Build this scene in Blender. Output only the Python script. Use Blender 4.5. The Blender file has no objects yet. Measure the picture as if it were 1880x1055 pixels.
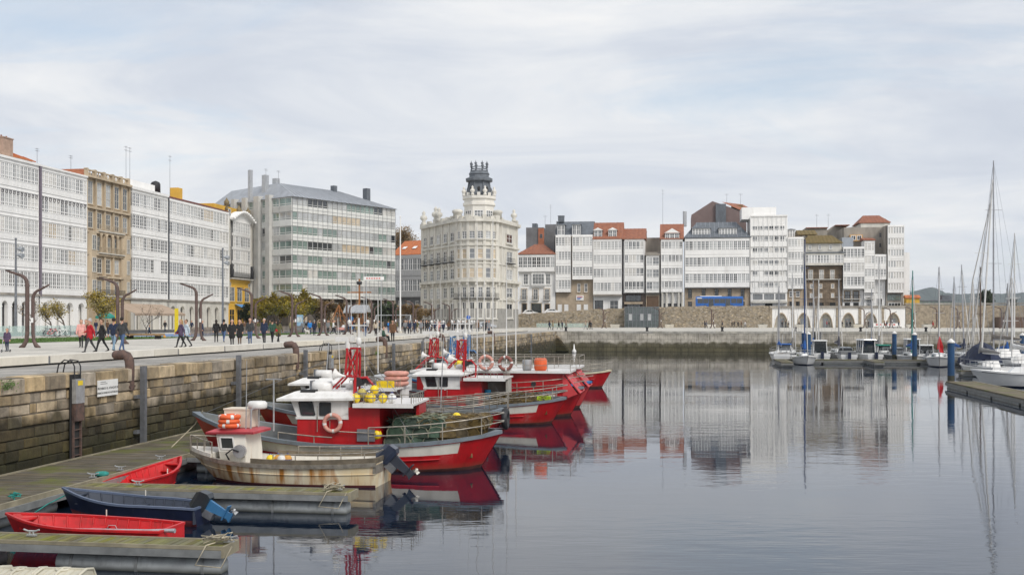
import bpy, math, random
import numpy as np
from mathutils import Vector, Matrix
R = math.radians
random.seed(7)
scene = bpy.context.scene
COL = scene.collection
# ---------------------------------------------------------------- camera, sky, sun
F = 2000.0; CX = 940.0; HY = 589.0; HC = 4.9          # focal length and horizon in photo pixels, eye height above the water
cam = bpy.data.cameras.new('camera'); camo = bpy.data.objects.new('camera', cam); COL.objects.link(camo)
camo.location = (0, 0, HC); camo.rotation_euler = (R(90), 0, 0)
cam.sensor_width = 36; cam.lens = 36 * F / 1880; cam.shift_y = (HY - 527.5) / 1880
cam.clip_start = 0.3; cam.clip_end = 30000
scene.camera = camo
SUN_EL, SUN_AZ = 42, 142       # degrees; azimuth clockwise from +Y (behind the camera, to the right)
w = bpy.data.worlds.new('World'); scene.world = w; w.use_nodes = True
nt = w.node_tree; N = nt.nodes; Lk = nt.links
bg = N['Background']; bg.inputs['Strength'].default_value = 0.1
sky = N.new('ShaderNodeTexSky'); sky.sky_type = 'NISHITA'; sky.sun_disc = False
sky.sun_elevation = R(SUN_EL); sky.sun_rotation = R(SUN_AZ); sky.air_density = 1.0; sky.dust_density = 1.2; sky.ozone_density = 1.5
tc = N.new('ShaderNodeTexCoord'); sep = N.new('ShaderNodeSeparateXYZ'); Lk.new(tc.outputs['Generated'], sep.inputs[0])
def wm(op, a, b=None):
    n = N.new('ShaderNodeMath'); n.operation = op
    for i, q in enumerate((a, b)):
        if q is None: continue
        if isinstance(q, (int, float)): n.inputs[i].default_value = q
        else: Lk.new(q, n.inputs[i])
    return n.outputs[0]
zz = wm('ADD', wm('ABSOLUTE', sep.outputs['Z']), 0.13)        # a flat cloud deck overhead, curved down towards the horizon
cmb = N.new('ShaderNodeCombineXYZ')
Lk.new(wm('DIVIDE', sep.outputs['X'], zz), cmb.inputs[0]); Lk.new(wm('DIVIDE', sep.outputs['Y'], zz), cmb.inputs[1])
def wnoise(scale, detail, rough, off=(0, 0, 0), sc=(1, 1, 1), dist=0.0):
    mp = N.new('ShaderNodeMapping'); mp.inputs['Location'].default_value = off; mp.inputs['Scale'].default_value = sc
    Lk.new(cmb.outputs[0], mp.inputs[0])
    n = N.new('ShaderNodeTexNoise'); n.inputs['Scale'].default_value = scale; n.inputs['Detail'].default_value = detail
    n.inputs['Roughness'].default_value = rough; n.inputs['Distortion'].default_value = dist
    Lk.new(mp.outputs[0], n.inputs['Vector']); return n.outputs['Fac']
def wramp(fac, stops):
    r = N.new('ShaderNodeValToRGB'); e = r.color_ramp.elements
    while len(e) < len(stops): e.new(0.5)
    for k, (p, c) in enumerate(stops): e[k].position = p; e[k].color = (*c, 1)
    Lk.new(fac, r.inputs[0]); return r.outputs[0]
shade = wnoise(0.85, 8, 0.6, (5.3, 0.4, 0), (0.9, 1.3, 1), 0.8)
cloudcol = wramp(shade, [(0.26, (4.4, 4.8, 5.55)), (0.42, (5.1, 5.45, 6.05)), (0.55, (6.1, 6.3, 6.6)), (0.70, (7.1, 7.1, 7.1))])
cover = wramp(wnoise(0.5, 8, 0.6, (7.4, 2.2, 0), (0.7, 1.6, 1), 0.8), [(0.31, (0.05,) * 3), (0.45, (1.0,) * 3)])
mx = N.new('ShaderNodeMix'); mx.data_type = 'RGBA'
boost = N.new('ShaderNodeMix'); boost.data_type = 'RGBA'; boost.blend_type = 'MULTIPLY'; boost.inputs[0].default_value = 1.0
Lk.new(sky.outputs[0], boost.inputs[6]); boost.inputs[7].default_value = (1.0, 1.0, 1.0, 1)
thin = N.new('ShaderNodeMix'); thin.data_type = 'RGBA'; thin.inputs[0].default_value = 0.45       # thin high veil between the clouds
Lk.new(boost.outputs[2], thin.inputs[6]); thin.inputs[7].default_value = (5.4, 6.3, 7.0, 1)
Lk.new(cover, mx.inputs[0]); Lk.new(thin.outputs[2], mx.inputs[6]); Lk.new(cloudcol, mx.inputs[7])
hzf = wm('MULTIPLY', wm('POWER', wm('SUBTRACT', 1.0, wm('ABSOLUTE', sep.outputs['Z'])), 9.0), 0.55)
hor = N.new('ShaderNodeMix'); hor.data_type = 'RGBA'; Lk.new(hzf, hor.inputs[0]); Lk.new(mx.outputs[2], hor.inputs[6]); hor.inputs[7].default_value = (6.75, 6.95, 7.15, 1)      # pale air towards the horizon
Lk.new(hor.outputs[2], bg.inputs['Color'])
sun = bpy.data.lights.new('sun', 'SUN'); suno = bpy.data.objects.new('sun', sun); COL.objects.link(suno)
sun.energy = 1.7; sun.angle = R(20); sun.color = (1.0, 0.95, 0.88)
sd = Vector((math.sin(R(SUN_AZ)) * math.cos(R(SUN_EL)), math.cos(R(SUN_AZ)) * math.cos(R(SUN_EL)), math.sin(R(SUN_EL))))
suno.rotation_euler = (-sd).to_track_quat('-Z', 'Y').to_euler()
vs = scene.view_settings
vs.view_transform = 'Standard'; vs.look = 'None'; vs.gamma = 1; vs.use_curve_mapping = False; vs.exposure = 0.42
# ---------------------------------------------------------------- frames: photo pixel -> world, quay frame -> world
def P(px, py, Y): return Vector(((px - CX) / F * Y, Y, HC - (py - HY) / F * Y))
def ZP(py, Y): return HC - (py - HY) / F * Y
def YG(py, z): return (HC - z) * F / (py - HY)       # distance of a point at height z seen at row py
QA = math.atan(0.1507); U = Vector((math.sin(QA), math.cos(QA), 0)); V = Vector((math.cos(QA), -math.sin(QA), 0)); QO = Vector((-19.3, 0, 0))
def Q(s, t, z=0.0): return QO + U * s + V * t + Vector((0, 0, z))
def TQ(p): d = Vector((p[0], p[1], 0)) - QO; return d.dot(U), d.dot(V)
def S_OF(px, t):
    k = (px - CX) / F
    return (QO.x + V.x * t - k * V.y * t) / (k * U.y - U.x)
GZ = 3.25                                             # promenade level above the water
# ---------------------------------------------------------------- materials
MATS = {}
def mat(name, col, rough=0.7, var=0.15, scale=3.0, bump=0.0, bscale=None, metal=0.0, spec=0.5, coat=0.0, stretch=(1, 1, 1), col2=None, island=0.0, objr=0.0, emit=None):
    if name in MATS: return MATS[name]
    m = bpy.data.materials.new(name); m.use_nodes = True; nt = m.node_tree; n = nt.nodes; L = nt.links
    b = n['Principled BSDF']; b.inputs['Roughness'].default_value = rough; b.inputs['Metallic'].default_value = metal
    b.inputs['Specular IOR Level'].default_value = spec; b.inputs['Coat Weight'].default_value = coat; b.inputs['Coat Roughness'].default_value = 0.05
    g = n.new('ShaderNodeNewGeometry'); mp = n.new('ShaderNodeMapping'); mp.inputs['Scale'].default_value = stretch
    L.new(g.outputs['Position'], mp.inputs[0])
    no = n.new('ShaderNodeTexNoise'); no.inputs['Scale'].default_value = scale; no.inputs['Detail'].default_value = 6; no.inputs['Roughness'].default_value = 0.6
    L.new(mp.outputs[0], no.inputs['Vector'])
    r = n.new('ShaderNodeValToRGB'); e = r.color_ramp.elements
    c2 = col2 if col2 else tuple(c * (1 - var) for c in col)
    c1 = col if col2 else tuple(min(1, c * (1 + var * 0.6)) for c in col)
    e[0].position = 0.33; e[1].position = 0.67; e[0].color = (*c2, 1); e[1].color = (*c1, 1)
    L.new(no.outputs['Fac'], r.inputs[0]); out = r.outputs[0]
    if island or objr:
        oi = n.new('ShaderNodeObjectInfo'); a = n.new('ShaderNodeMath'); a.operation = 'ADD'
        L.new(g.outputs['Random Per Island'], a.inputs[0]); L.new(oi.outputs['Random'], a.inputs[1])
        fr = n.new('ShaderNodeMath'); fr.operation = 'FRACT'; L.new(a.outputs[0], fr.inputs[0])
        mr = n.new('ShaderNodeMapRange'); k = max(island, objr); mr.inputs[3].default_value = 1 - k; mr.inputs[4].default_value = 1 + k * 0.8
        L.new(fr.outputs[0], mr.inputs[0])
        hs = n.new('ShaderNodeHueSaturation'); L.new(mr.outputs[0], hs.inputs['Value']); sa = n.new('ShaderNodeMapRange'); sa.inputs[3].default_value = 1.25; sa.inputs[4].default_value = 0.65; ms = n.new('ShaderNodeMath'); ms.operation = 'PINGPONG'; ms.inputs[1].default_value = 0.23; L.new(fr.outputs[0], ms.inputs[0]); m4 = n.new('ShaderNodeMath'); m4.operation = 'MULTIPLY'; m4.inputs[1].default_value = 4.3; L.new(ms.outputs[0], m4.inputs[0]); L.new(m4.outputs[0], sa.inputs[0]); L.new(sa.outputs[0], hs.inputs['Saturation']); L.new(out, hs.inputs['Color']); out = hs.outputs[0]
    L.new(out, b.inputs['Base Color'])
    if bump:
        n2 = n.new('ShaderNodeTexNoise'); n2.inputs['Scale'].default_value = bscale or scale * 4; n2.inputs['Detail'].default_value = 5
        L.new(mp.outputs[0], n2.inputs['Vector'])
        bp = n.new('ShaderNodeBump'); bp.inputs['Strength'].default_value = bump; bp.inputs['Distance'].default_value = 0.03
        L.new(n2.outputs['Fac'], bp.inputs['Height']); L.new(bp.outputs[0], b.inputs['Normal'])
    if emit: b.inputs['Emission Color'].default_value = (*emit[0], 1); b.inputs['Emission Strength'].default_value = emit[1]
    MATS[name] = m; return m
def grime(m, col, lo=0.52, hi=0.72, amt=0.7, sc=2.0, st=(1.6, 1.6, 0.22), zfade=None):
    n = m.node_tree.nodes; L = m.node_tree.links; b = n['Principled BSDF']; src = b.inputs['Base Color'].links[0].from_socket
    g = n.new('ShaderNodeNewGeometry'); mp = n.new('ShaderNodeMapping'); mp.inputs['Scale'].default_value = st; L.new(g.outputs['Position'], mp.inputs[0])
    no = n.new('ShaderNodeTexNoise'); no.inputs['Scale'].default_value = sc; no.inputs['Detail'].default_value = 7; no.inputs['Roughness'].default_value = 0.65; L.new(mp.outputs[0], no.inputs['Vector'])
    mr = n.new('ShaderNodeMapRange'); mr.inputs[1].default_value = lo; mr.inputs[2].default_value = hi; mr.inputs[3].default_value = 0; mr.inputs[4].default_value = amt; L.new(no.outputs['Fac'], mr.inputs[0]); fac = mr.outputs[0]
    if zfade:
        sp = n.new('ShaderNodeSeparateXYZ'); L.new(g.outputs['Position'], sp.inputs[0]); m2 = n.new('ShaderNodeMapRange'); m2.inputs[1].default_value = zfade[0]; m2.inputs[2].default_value = zfade[1]; m2.inputs[3].default_value = zfade[2]; m2.inputs[4].default_value = 0
        L.new(sp.outputs[2], m2.inputs[0]); ad = n.new('ShaderNodeMath'); ad.operation = 'MAXIMUM'; L.new(fac, ad.inputs[0]); L.new(m2.outputs[0], ad.inputs[1]); fac = ad.outputs[0]
    mu = n.new('ShaderNodeMix'); mu.data_type = 'RGBA'; L.new(fac, mu.inputs[0]); L.new(src, mu.inputs[6]); mu.inputs[7].default_value = (*col, 1); L.new(mu.outputs[2], b.inputs['Base Color']); return m
def nodes(m): return m.node_tree.nodes, m.node_tree.links, m.node_tree.nodes['Principled BSDF']
# ---------------------------------------------------------------- mesh builder
class MB:
    def __init__(s): s.v = []; s.f = []; s.m = []; s.sm = []
    def add(s, vs, fs, mat=0, smooth=False):
        o = len(s.v); s.v += [tuple(p) for p in vs]
        for f in fs: s.f.append(tuple(i + o for i in f)); s.m.append(mat); s.sm.append(smooth)
        return s
    def box(s, x0, x1, y0, y1, z0, z1, mat=0, tf=None):
        vs = [(x, y, z) for z in (z0, z1) for y in (y0, y1) for x in (x0, x1)]
        if tf: vs = [tf(p) for p in vs]
        return s.add(vs, [(0, 2, 3, 1), (4, 5, 7, 6), (0, 1, 5, 4), (2, 6, 7, 3), (0, 4, 6, 2), (1, 3, 7, 5)], mat)
    def bar(s, p0, p1, w, h=None, mat=0, up=(0, 0, 1)):
        p0 = Vector(p0); p1 = Vector(p1); d = (p1 - p0).normalized(); up = Vector(up)
        if abs(d.dot(up)) > 0.98: up = Vector((1, 0, 0))
        a = d.cross(up).normalized(); b = a.cross(d); h = h or w
        vs = [p + a * (w / 2 * i) + b * (h / 2 * j) for p in (p0, p1) for i, j in ((-1, -1), (1, -1), (1, 1), (-1, 1))]
        return s.add(vs, [(3, 2, 1, 0), (4, 5, 6, 7)] + [(i, (i + 1) % 4, 4 + (i + 1) % 4, 4 + i) for i in range(4)], mat)
    def path(s, pts, r, n=6, mat=0, caps=True, smooth=True):
        pts = [Vector(p) for p in pts]; k = len(pts)
        rs = list(r) if isinstance(r, (list, tuple)) else [r] * k
        ds = [(pts[min(i + 1, k - 1)] - pts[max(i - 1, 0)]).normalized() for i in range(k)]
        a = ds[0].cross(Vector((0, 0, 1)))
        if a.length < 0.05: a = ds[0].cross(Vector((1, 0, 0)))
        a.normalize(); vs = []
        for i in range(k):
            a = (a - ds[i] * a.dot(ds[i])).normalized(); b = ds[i].cross(a)
            vs += [pts[i] + (a * math.cos(q) + b * math.sin(q)) * rs[i] for q in [2 * math.pi * j / n for j in range(n)]]
        fs = [(i * n + j, i * n + (j + 1) % n, (i + 1) * n + (j + 1) % n, (i + 1) * n + j) for i in range(k - 1) for j in range(n)]
        s.add(vs, fs, mat, smooth)
        if caps: s.add([vs[j] for j in range(n)], [tuple(range(n))[::-1]], mat); s.add(vs[-n:], [tuple(range(n))], mat)
        return s
    def cyl(s, p0, p1, r0, r1=None, n=10, mat=0, smooth=True): return s.path([p0, p1], [r0, r0 if r1 is None else r1], n, mat, True, smooth)
    def loft(s, rings, mat=0, closed=True, caps=True, smooth=False, mats=None):
        n = len(rings[0]); o = len(s.v); s.v += [tuple(p) for r in rings for p in r]
        for i in range(len(rings) - 1):
            for j in range(n if closed else n - 1):
                s.f.append((o + i * n + j, o + i * n + (j + 1) % n, o + (i + 1) * n + (j + 1) % n, o + (i + 1) * n + j))
                s.m.append(mats[i] if mats else mat); s.sm.append(smooth)
        if caps and closed:
            s.f.append(tuple(o + j for j in range(n))[::-1]); s.m.append(mats[0] if mats else mat); s.sm.append(False)
            s.f.append(tuple(o + (len(rings) - 1) * n + j for j in range(n))); s.m.append(mats[-1] if mats else mat); s.sm.append(False)
        return s
    def lathe(s, prof, c=(0, 0, 0), n=10, mat=0, smooth=True, rot=0.0, mats=None):
        return s.loft([[(c[0] + r * math.cos(rot + 2 * math.pi * j / n), c[1] + r * math.sin(rot + 2 * math.pi * j / n), c[2] + z) for j in range(n)] for r, z in prof], mat, True, True, smooth, mats)
    def ball(s, c, r, mat=0, n=10, m=7):
        rx, ry, rz = r if isinstance(r, (tuple, list)) else (r, r, r)
        return s.loft([[(c[0] + rx * math.sin(a) * math.cos(b), c[1] + ry * math.sin(a) * math.sin(b), c[2] - rz * math.cos(a)) for b in [2 * math.pi * j / n for j in range(n)]] for a in [0.05 + (math.pi - 0.1) * i / m for i in range(m + 1)]], mat, True, True, True)
    def torus(s, c, Rr, r, ax='z', n=20, m=8, mat=0, mat2=None):
        rings = []
        for i in range(n + 1):
            a = 2 * math.pi * i / n; ring = []
            for j in range(m):
                b = 2 * math.pi * j / m; q = Rr + r * math.cos(b); p = (q * math.cos(a), q * math.sin(a), r * math.sin(b))
                if ax == 'y': p = (p[0], p[2], p[1])
                elif ax == 'x': p = (p[2], p[0], p[1])
                ring.append((c[0] + p[0], c[1] + p[1], c[2] + p[2]))
            rings.append(ring)
        return s.loft(rings, mat, True, False, True, [mat2 if (mat2 is not None and i % (n // 4) == 0) else mat for i in range(n)])
    def prism(s, poly, z0, z1, mat=0):
        n = len(poly); vs = [(p[0], p[1], z0) for p in poly] + [(p[0], p[1], z1) for p in poly]
        return s.add(vs, [tuple(range(n))[::-1], tuple(range(n, 2 * n))] + [(i, (i + 1) % n, n + (i + 1) % n, n + i) for i in range(n)], mat)
    def mesh(s, name, mats):
        me = bpy.data.meshes.new(name); me.from_pydata(s.v, [], s.f)
        for q in mats: me.materials.append(q)
        me.polygons.foreach_set('material_index', s.m); me.polygons.foreach_set('use_smooth', s.sm); me.update(); return me
    def build(s, name, mats, parent=None, loc=None, rz=None):
        if not isinstance(mats, (list, tuple)): mats = [mats]
        return put(name, s.mesh(name, mats), parent, loc, rz)
def put(name, me, parent=None, loc=None, rz=None):
    o = bpy.data.objects.new(name, me); COL.objects.link(o)
    if parent is not None: o.parent = parent
    if loc is not None: o.location = loc
    if rz is not None: o.rotation_euler = (0, 0, rz)
    return o
def tag(o, label, cat, group=None):
    o['label'] = label; o['category'] = cat
    if group: o['group'] = group
    return o
def thing(name, label, cat, loc=(0, 0, 0), rz=0.0, group=None):
    return tag(put(name, None, None, loc, rz), label, cat, group)
def struct(o): o['kind'] = 'structure'; return o
def copy_tree(o, parent=None):
    c = o.copy(); COL.objects.link(c)
    if parent is not None: c.parent = parent
    for ch in o.children: copy_tree(ch, c)
    return c
# ---------------------------------------------------------------- setting
RQ = -QA
def text_mesh(txt, size, m, name='lettering'):
    cu = bpy.data.curves.new('txt', 'FONT'); cu.body = txt; cu.size = size; cu.align_x = 'CENTER'; cu.align_y = 'CENTER'; cu.extrude = 0.002
    o = bpy.data.objects.new('txt', cu); COL.objects.link(o)
    bpy.context.view_layer.update()
    me = bpy.data.meshes.new_from_object(o.evaluated_get(bpy.context.evaluated_depsgraph_get()))
    bpy.data.objects.remove(o); me.name = name; me.materials.clear(); me.materials.append(m); return me
def lettering(txt, size, m, parent, loc, rot=(R(90), 0, 0)):
    o = put('lettering', text_mesh(txt, size, m), parent, loc); o.rotation_euler = rot; return o
def brickify(m, sc, bw=0.5, rh=0.25, dark=0.75, mort=0.02, bump=0.25, swap=False, rot=0.0, mapxz=False):
    n, L, b = nodes(m); src = b.inputs['Base Color'].links[0].from_socket
    g = n.new('ShaderNodeNewGeometry'); mp = n.new('ShaderNodeMapping'); mp.inputs['Rotation'].default_value = (0, 0, rot)
    L.new(g.outputs['Position'], mp.inputs[0]); vec = mp.outputs[0]
    if mapxz:
        sp = n.new('ShaderNodeSeparateXYZ'); L.new(vec, sp.inputs[0]); cb = n.new('ShaderNodeCombineXYZ')
        L.new(sp.outputs[0], cb.inputs[0]); L.new(sp.outputs[2], cb.inputs[1]); vec = cb.outputs[0]
    br = n.new('ShaderNodeTexBrick'); br.inputs['Scale'].default_value = sc; br.inputs['Brick Width'].default_value = bw; br.inputs['Row Height'].default_value = rh
    br.inputs['Mortar Size'].default_value = mort; br.inputs['Color1'].default_value = (1, 1, 1, 1); br.inputs['Color2'].default_value = (0.8, 0.8, 0.8, 1); br.inputs['Mortar'].default_value = (dark, dark, dark, 1)
    L.new(vec, br.inputs['Vector'])
    mu = n.new('ShaderNodeMix'); mu.data_type = 'RGBA'; mu.blend_type = 'MULTIPLY'; mu.inputs[0].default_value = 1
    L.new(src, mu.inputs[6]); L.new(br.outputs['Color'], mu.inputs[7]); L.new(mu.outputs[2], b.inputs['Base Color'])
    if bump:
        bp = n.new('ShaderNodeBump'); bp.inputs['Strength'].default_value = bump; bp.inputs['Distance'].default_value = 0.03; bp.invert = True
        L.new(br.outputs['Fac'], bp.inputs['Height'])
        if b.inputs['Normal'].links: L.new(b.inputs['Normal'].links[0].from_socket, bp.inputs['Normal'])
        L.new(bp.outputs[0], b.inputs['Normal'])
    return m
def tidal(m, z0=1.75, z1=2.15, dark=(0.21, 0.205, 0.16), green=(0.20, 0.23, 0.13)):
    """wet and weed-grown band that the tide leaves on stone"""
    n, L, b = nodes(m); src = b.inputs['Base Color'].links[0].from_socket
    g = n.new('ShaderNodeNewGeometry'); sp = n.new('ShaderNodeSeparateXYZ'); L.new(g.outputs['Position'], sp.inputs[0])
    no = n.new('ShaderNodeTexNoise'); no.inputs['Scale'].default_value = 0.9; no.inputs['Detail'].default_value = 5; L.new(g.outputs['Position'], no.inputs['Vector'])
    ad = n.new('ShaderNodeMath'); ad.operation = 'MULTIPLY_ADD'; ad.inputs[1].default_value = -1.5; L.new(no.outputs['Fac'], ad.inputs[0]); L.new(sp.outputs[2], ad.inputs[2])
    for lo, hi, c in ((z0 - 0.75, z1 - 0.75, dark), (0.0, 0.9, green)):
        mr = n.new('ShaderNodeMapRange'); mr.inputs[1].default_value = lo; mr.inputs[2].default_value = hi; mr.inputs[3].default_value = 1; mr.inputs[4].default_value = 0
        L.new(ad.outputs[0], mr.inputs[0])
        mu = n.new('ShaderNodeMix'); mu.data_type = 'RGBA'; mu.blend_type = 'MULTIPLY'; L.new(mr.outputs[0], mu.inputs[0]); L.new(src, mu.inputs[6]); mu.inputs[7].default_value = (*[min(1, q * (1.0 if c is dark else 2.6)) for q in c], 1)
        src = mu.outputs[2]
    # run-off streaks down the face
    mp = n.new('ShaderNodeMapping'); mp.inputs['Scale'].default_value = (1.6, 1.6, 0.16); L.new(g.outputs['Position'], mp.inputs[0])
    n3 = n.new('ShaderNodeTexNoise'); n3.inputs['Scale'].default_value = 2.2; n3.inputs['Detail'].default_value = 4; L.new(mp.outputs[0], n3.inputs['Vector'])
    m3 = n.new('ShaderNodeMapRange'); m3.inputs[1].default_value = 0.5; m3.inputs[2].default_value = 0.7; m3.inputs[3].default_value = 0; m3.inputs[4].default_value = 0.6; L.new(n3.outputs['Fac'], m3.inputs[0])
    mu = n.new('ShaderNodeMix'); mu.data_type = 'RGBA'; mu.blend_type = 'MULTIPLY'; L.new(m3.outputs[0], mu.inputs[0]); L.new(src, mu.inputs[6]); mu.inputs[7].default_value = (0.38, 0.36, 0.32, 1)
    L.new(mu.outputs[2], b.inputs['Base Color']); return m
M_white = grime(mat('white_paint', (0.85, 0.84, 0.82), 0.5, 0.07, 0.6, stretch=(1, 1, 0.25)), (0.45, 0.42, 0.37), 0.58, 0.85, 0.5, 0.7)
M_pave = brickify(mat('pale_paving', (0.58, 0.55, 0.49), 0.8, 0.22, 0.35, 0.1, 8), 0.5, 1.0, 0.5, 0.62, 0.012, 0.15, rot=-QA)
M_edge = brickify(mat('granite_setts', (0.36, 0.34, 0.31), 0.8, 0.3, 0.5, 0.2, 10), 0.7, 0.9, 0.6, 0.55, 0.02, 0.3, rot=-QA)
M_stone = tidal(mat('quay_granite', (0.51, 0.405, 0.27), 0.85, 0.3, 2.2, 0.7, 14, island=0.48, objr=0.48, col2=(0.24, 0.195, 0.135)))
M_core = tidal(mat('wall_core', (0.20, 0.17, 0.13), 0.95, 0.3, 3))
M_far = brickify(tidal(mat('far_quay_granite', (0.52, 0.48, 0.41), 0.9, 0.35, 0.7, 0.4, 6), 1.25, 1.6, (0.33, 0.32, 0.27), (0.26, 0.26, 0.21)), 0.42, 0.55, 0.27, 0.6, 0.02, 0.4, rot=QA, mapxz=True)
M_rubble = mat('rubble_stone', (0.42, 0.35, 0.26), 0.95, 0.5, 1.4, 0.9, 4, col2=(0.22, 0.185, 0.14))
M_conc = mat('pale_concrete', (0.66, 0.62, 0.54), 0.8, 0.16, 0.9, 0.15, 12, objr=0.10)
M_grey = mat('grey_metal', (0.22, 0.23, 0.25), 0.45, 0.25, 4, metal=0.5)
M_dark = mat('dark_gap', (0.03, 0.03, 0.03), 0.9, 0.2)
M_rust = mat('rusted_iron', (0.16, 0.095, 0.075), 0.75, 0.4, 6, 0.3, col2=(0.07, 0.05, 0.045))
M_black = mat('black_rubber', (0.025, 0.025, 0.028), 0.6, 0.3, 5)
M_galv = mat('galvanised', (0.50, 0.51, 0.52), 0.4, 0.25, 5, metal=0.6)
M_yel = mat('yellow_plastic', (0.85, 0.62, 0.02), 0.4, 0.15, 8)
# water
mw = mat('harbour_water', (0.008, 0.016, 0.032), 0.010, 0.2, 0.02)
n, L, b = nodes(mw); b.inputs['IOR'].default_value = 1.56
g = n.new('ShaderNodeNewGeometry')
def wavetex(scale, st, det=3):
    mp = n.new('ShaderNodeMapping'); mp.inputs['Scale'].default_value = st; mp.inputs['Rotation'].default_value = (0, 0, 0.12); L.new(g.outputs['Position'], mp.inputs[0])
    t = n.new('ShaderNodeTexNoise'); t.inputs['Scale'].default_value = scale; t.inputs['Detail'].default_value = det; t.inputs['Roughness'].default_value = 0.45; L.new(mp.outputs[0], t.inputs['Vector']); return t.outputs['Fac']
def nm(op, a, b2, c=None):
    q = n.new('ShaderNodeMath'); q.operation = op
    for i, x in enumerate((a, b2, c)):
        if x is None: continue
        if isinstance(x, (int, float)): q.inputs[i].default_value = x
        else: L.new(x, q.inputs[i])
    return q.outputs[0]
patch = n.new('ShaderNodeMapRange'); patch.inputs[1].default_value = 0.42; patch.inputs[2].default_value = 0.66; patch.inputs[3].default_value = 0.25; patch.inputs[4].default_value = 2.0
L.new(wavetex(0.045, (0.6, 1.6, 1), 3), patch.inputs[0])
hgt = nm('MULTIPLY', nm('MULTIPLY_ADD', wavetex(3.6, (0.45, 1.7, 1), 3), 0.30, wavetex(1.1, (0.5, 1.2, 1), 3)), patch.outputs[0])
bp = n.new('ShaderNodeBump'); bp.inputs['Strength'].default_value = 1.0; bp.inputs['Distance'].default_value = 0.008
L.new(hgt, bp.inputs['Height']); L.new(bp.outputs[0], b.inputs['Normal'])
struct(MB().add([(-9000, -200, 0), (9000, -200, 0), (9000, 12000, 0), (-9000, 12000, 0)], [(0, 1, 2, 3)]).build('water', mw))
struct(MB().add([(-9000, -200, -4.5), (9000, -200, -4.5), (9000, 12000, -4.5), (-9000, 12000, -4.5)], [(0, 1, 2, 3)]).build('seabed', M_core))
# promenade: one slab along the left quay and across the head of the basin
SC = 179.4
def slab(poly, z, name, m, thick=0.0):
    mb = MB(); pts = [Q(s, t) for s, t in poly]
    if thick: mb.prism([(p.x, p.y) for p in pts][::-1], z - thick, z)
    else: mb.add([(p.x, p.y, z) for p in pts], [tuple(range(len(pts)))[::-1]])
    return struct(mb.build(name, m))
slab([(-60, -0.6), (-60, -400), (1400, -400), (1400, 190), (SC + 0.6, 190), (SC + 0.6, -0.6)], GZ, 'promenade', M_pave, 7.5)
slab([(-60, -0.62), (-60, -4.15), (SC + 4, -4.15), (SC + 4, 185), (SC + 0.62, 185), (SC + 0.62, -0.62)], GZ + 0.004, 'quay_edge_paving', M_edge)
M_grass = mat('lawn_soil', (0.07, 0.13, 0.025), 0.9, 0.4, 1.5, 0.6, 30)
for s0, s1, t0, t1 in ((60, 108, -41, -29), (118, 150, -34, -27)):
    slab([(s0, t0), (s1, t0), (s1, t1), (s0, t1)], GZ + 0.01, 'lawn', M_grass)
    gb = MB(); rr = random.Random(s0)
    for k in range(9000 if s0 < 100 else 4500):
        p = Q(rr.uniform(s0, s1), rr.uniform(t0, t1), GZ + 0.01); a = rr.uniform(0, 6.28); h = rr.uniform(0.05, 0.12)
        dx = 0.035 * math.cos(a); dy = 0.035 * math.sin(a); gb.add([(p.x - dx, p.y - dy, p.z), (p.x + dx, p.y + dy, p.z), (p.x + dy * 1.5, p.y - dx, p.z + h)], [(0, 1, 2)])
    o = tag(gb.build('grass', mat('grass_blade', (0.09, 0.17, 0.03), 0.7, 0.4, 2)), 'short green grass on the promenade lawn' if s0 < 100 else 'short green grass beside the playground fence', 'grass'); o['kind'] = 'stuff'
slab([(112, -45), (185, -45), (185, -32), (112, -32)], GZ + 0.012, 'playground_floor', mat('blue_rubber', (0.16, 0.25, 0.42), 0.9, 0.2, 1))
slab([(-60, -52), (235, -52), (235, -75), (-60, -75)], GZ + 0.006, 'road', mat('asphalt', (0.06, 0.06, 0.062), 0.9, 0.3, 2))
# stone quay wall along the left side
wall = thing('quay_wall', 'long weathered granite quay wall behind the moored fishing boats', 'wall', QO, RQ)
MB().box(-0.9, -0.04, -60, SC, -4.5, GZ - 0.02).build('wall_core', M_core, wall)
c = 0.07
stone_me = MB().add([(-0.5, y * 0.5, z * 0.5) for y, z in ((-1, -1), (1, -1), (1, 1), (-1, 1))] + [(0.32, y * 0.5, z * 0.5) for y, z in ((-1, -1), (1, -1), (1, 1), (-1, 1))] + [(0.5, y * (0.5 - c * 0.6), z * (0.5 - c)) for y, z in ((-1, -1), (1, -1), (1, 1), (-1, 1))],
    [(i, (i + 1) % 4, 4 + (i + 1) % 4, 4 + i) for i in range(4)] + [(4 + i, 4 + (i + 1) % 4, 8 + (i + 1) % 4, 8 + i) for i in range(4)] + [(8, 9, 10, 11)]).mesh('stone', [M_stone])
rest = MB(); rr = random.Random(3); rows = []; z = 0.12
while z < 2.7: h = rr.choice((0.29, 0.33, 0.36)); rows.append((z, min(h, 2.75 - z))); z += h
rows = [(-0.75, 0.43), (-0.32, 0.44)] + [q for q in rows if q[1] > 0.1]; rows.append((2.75, 0.5))
cnt = 0
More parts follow.
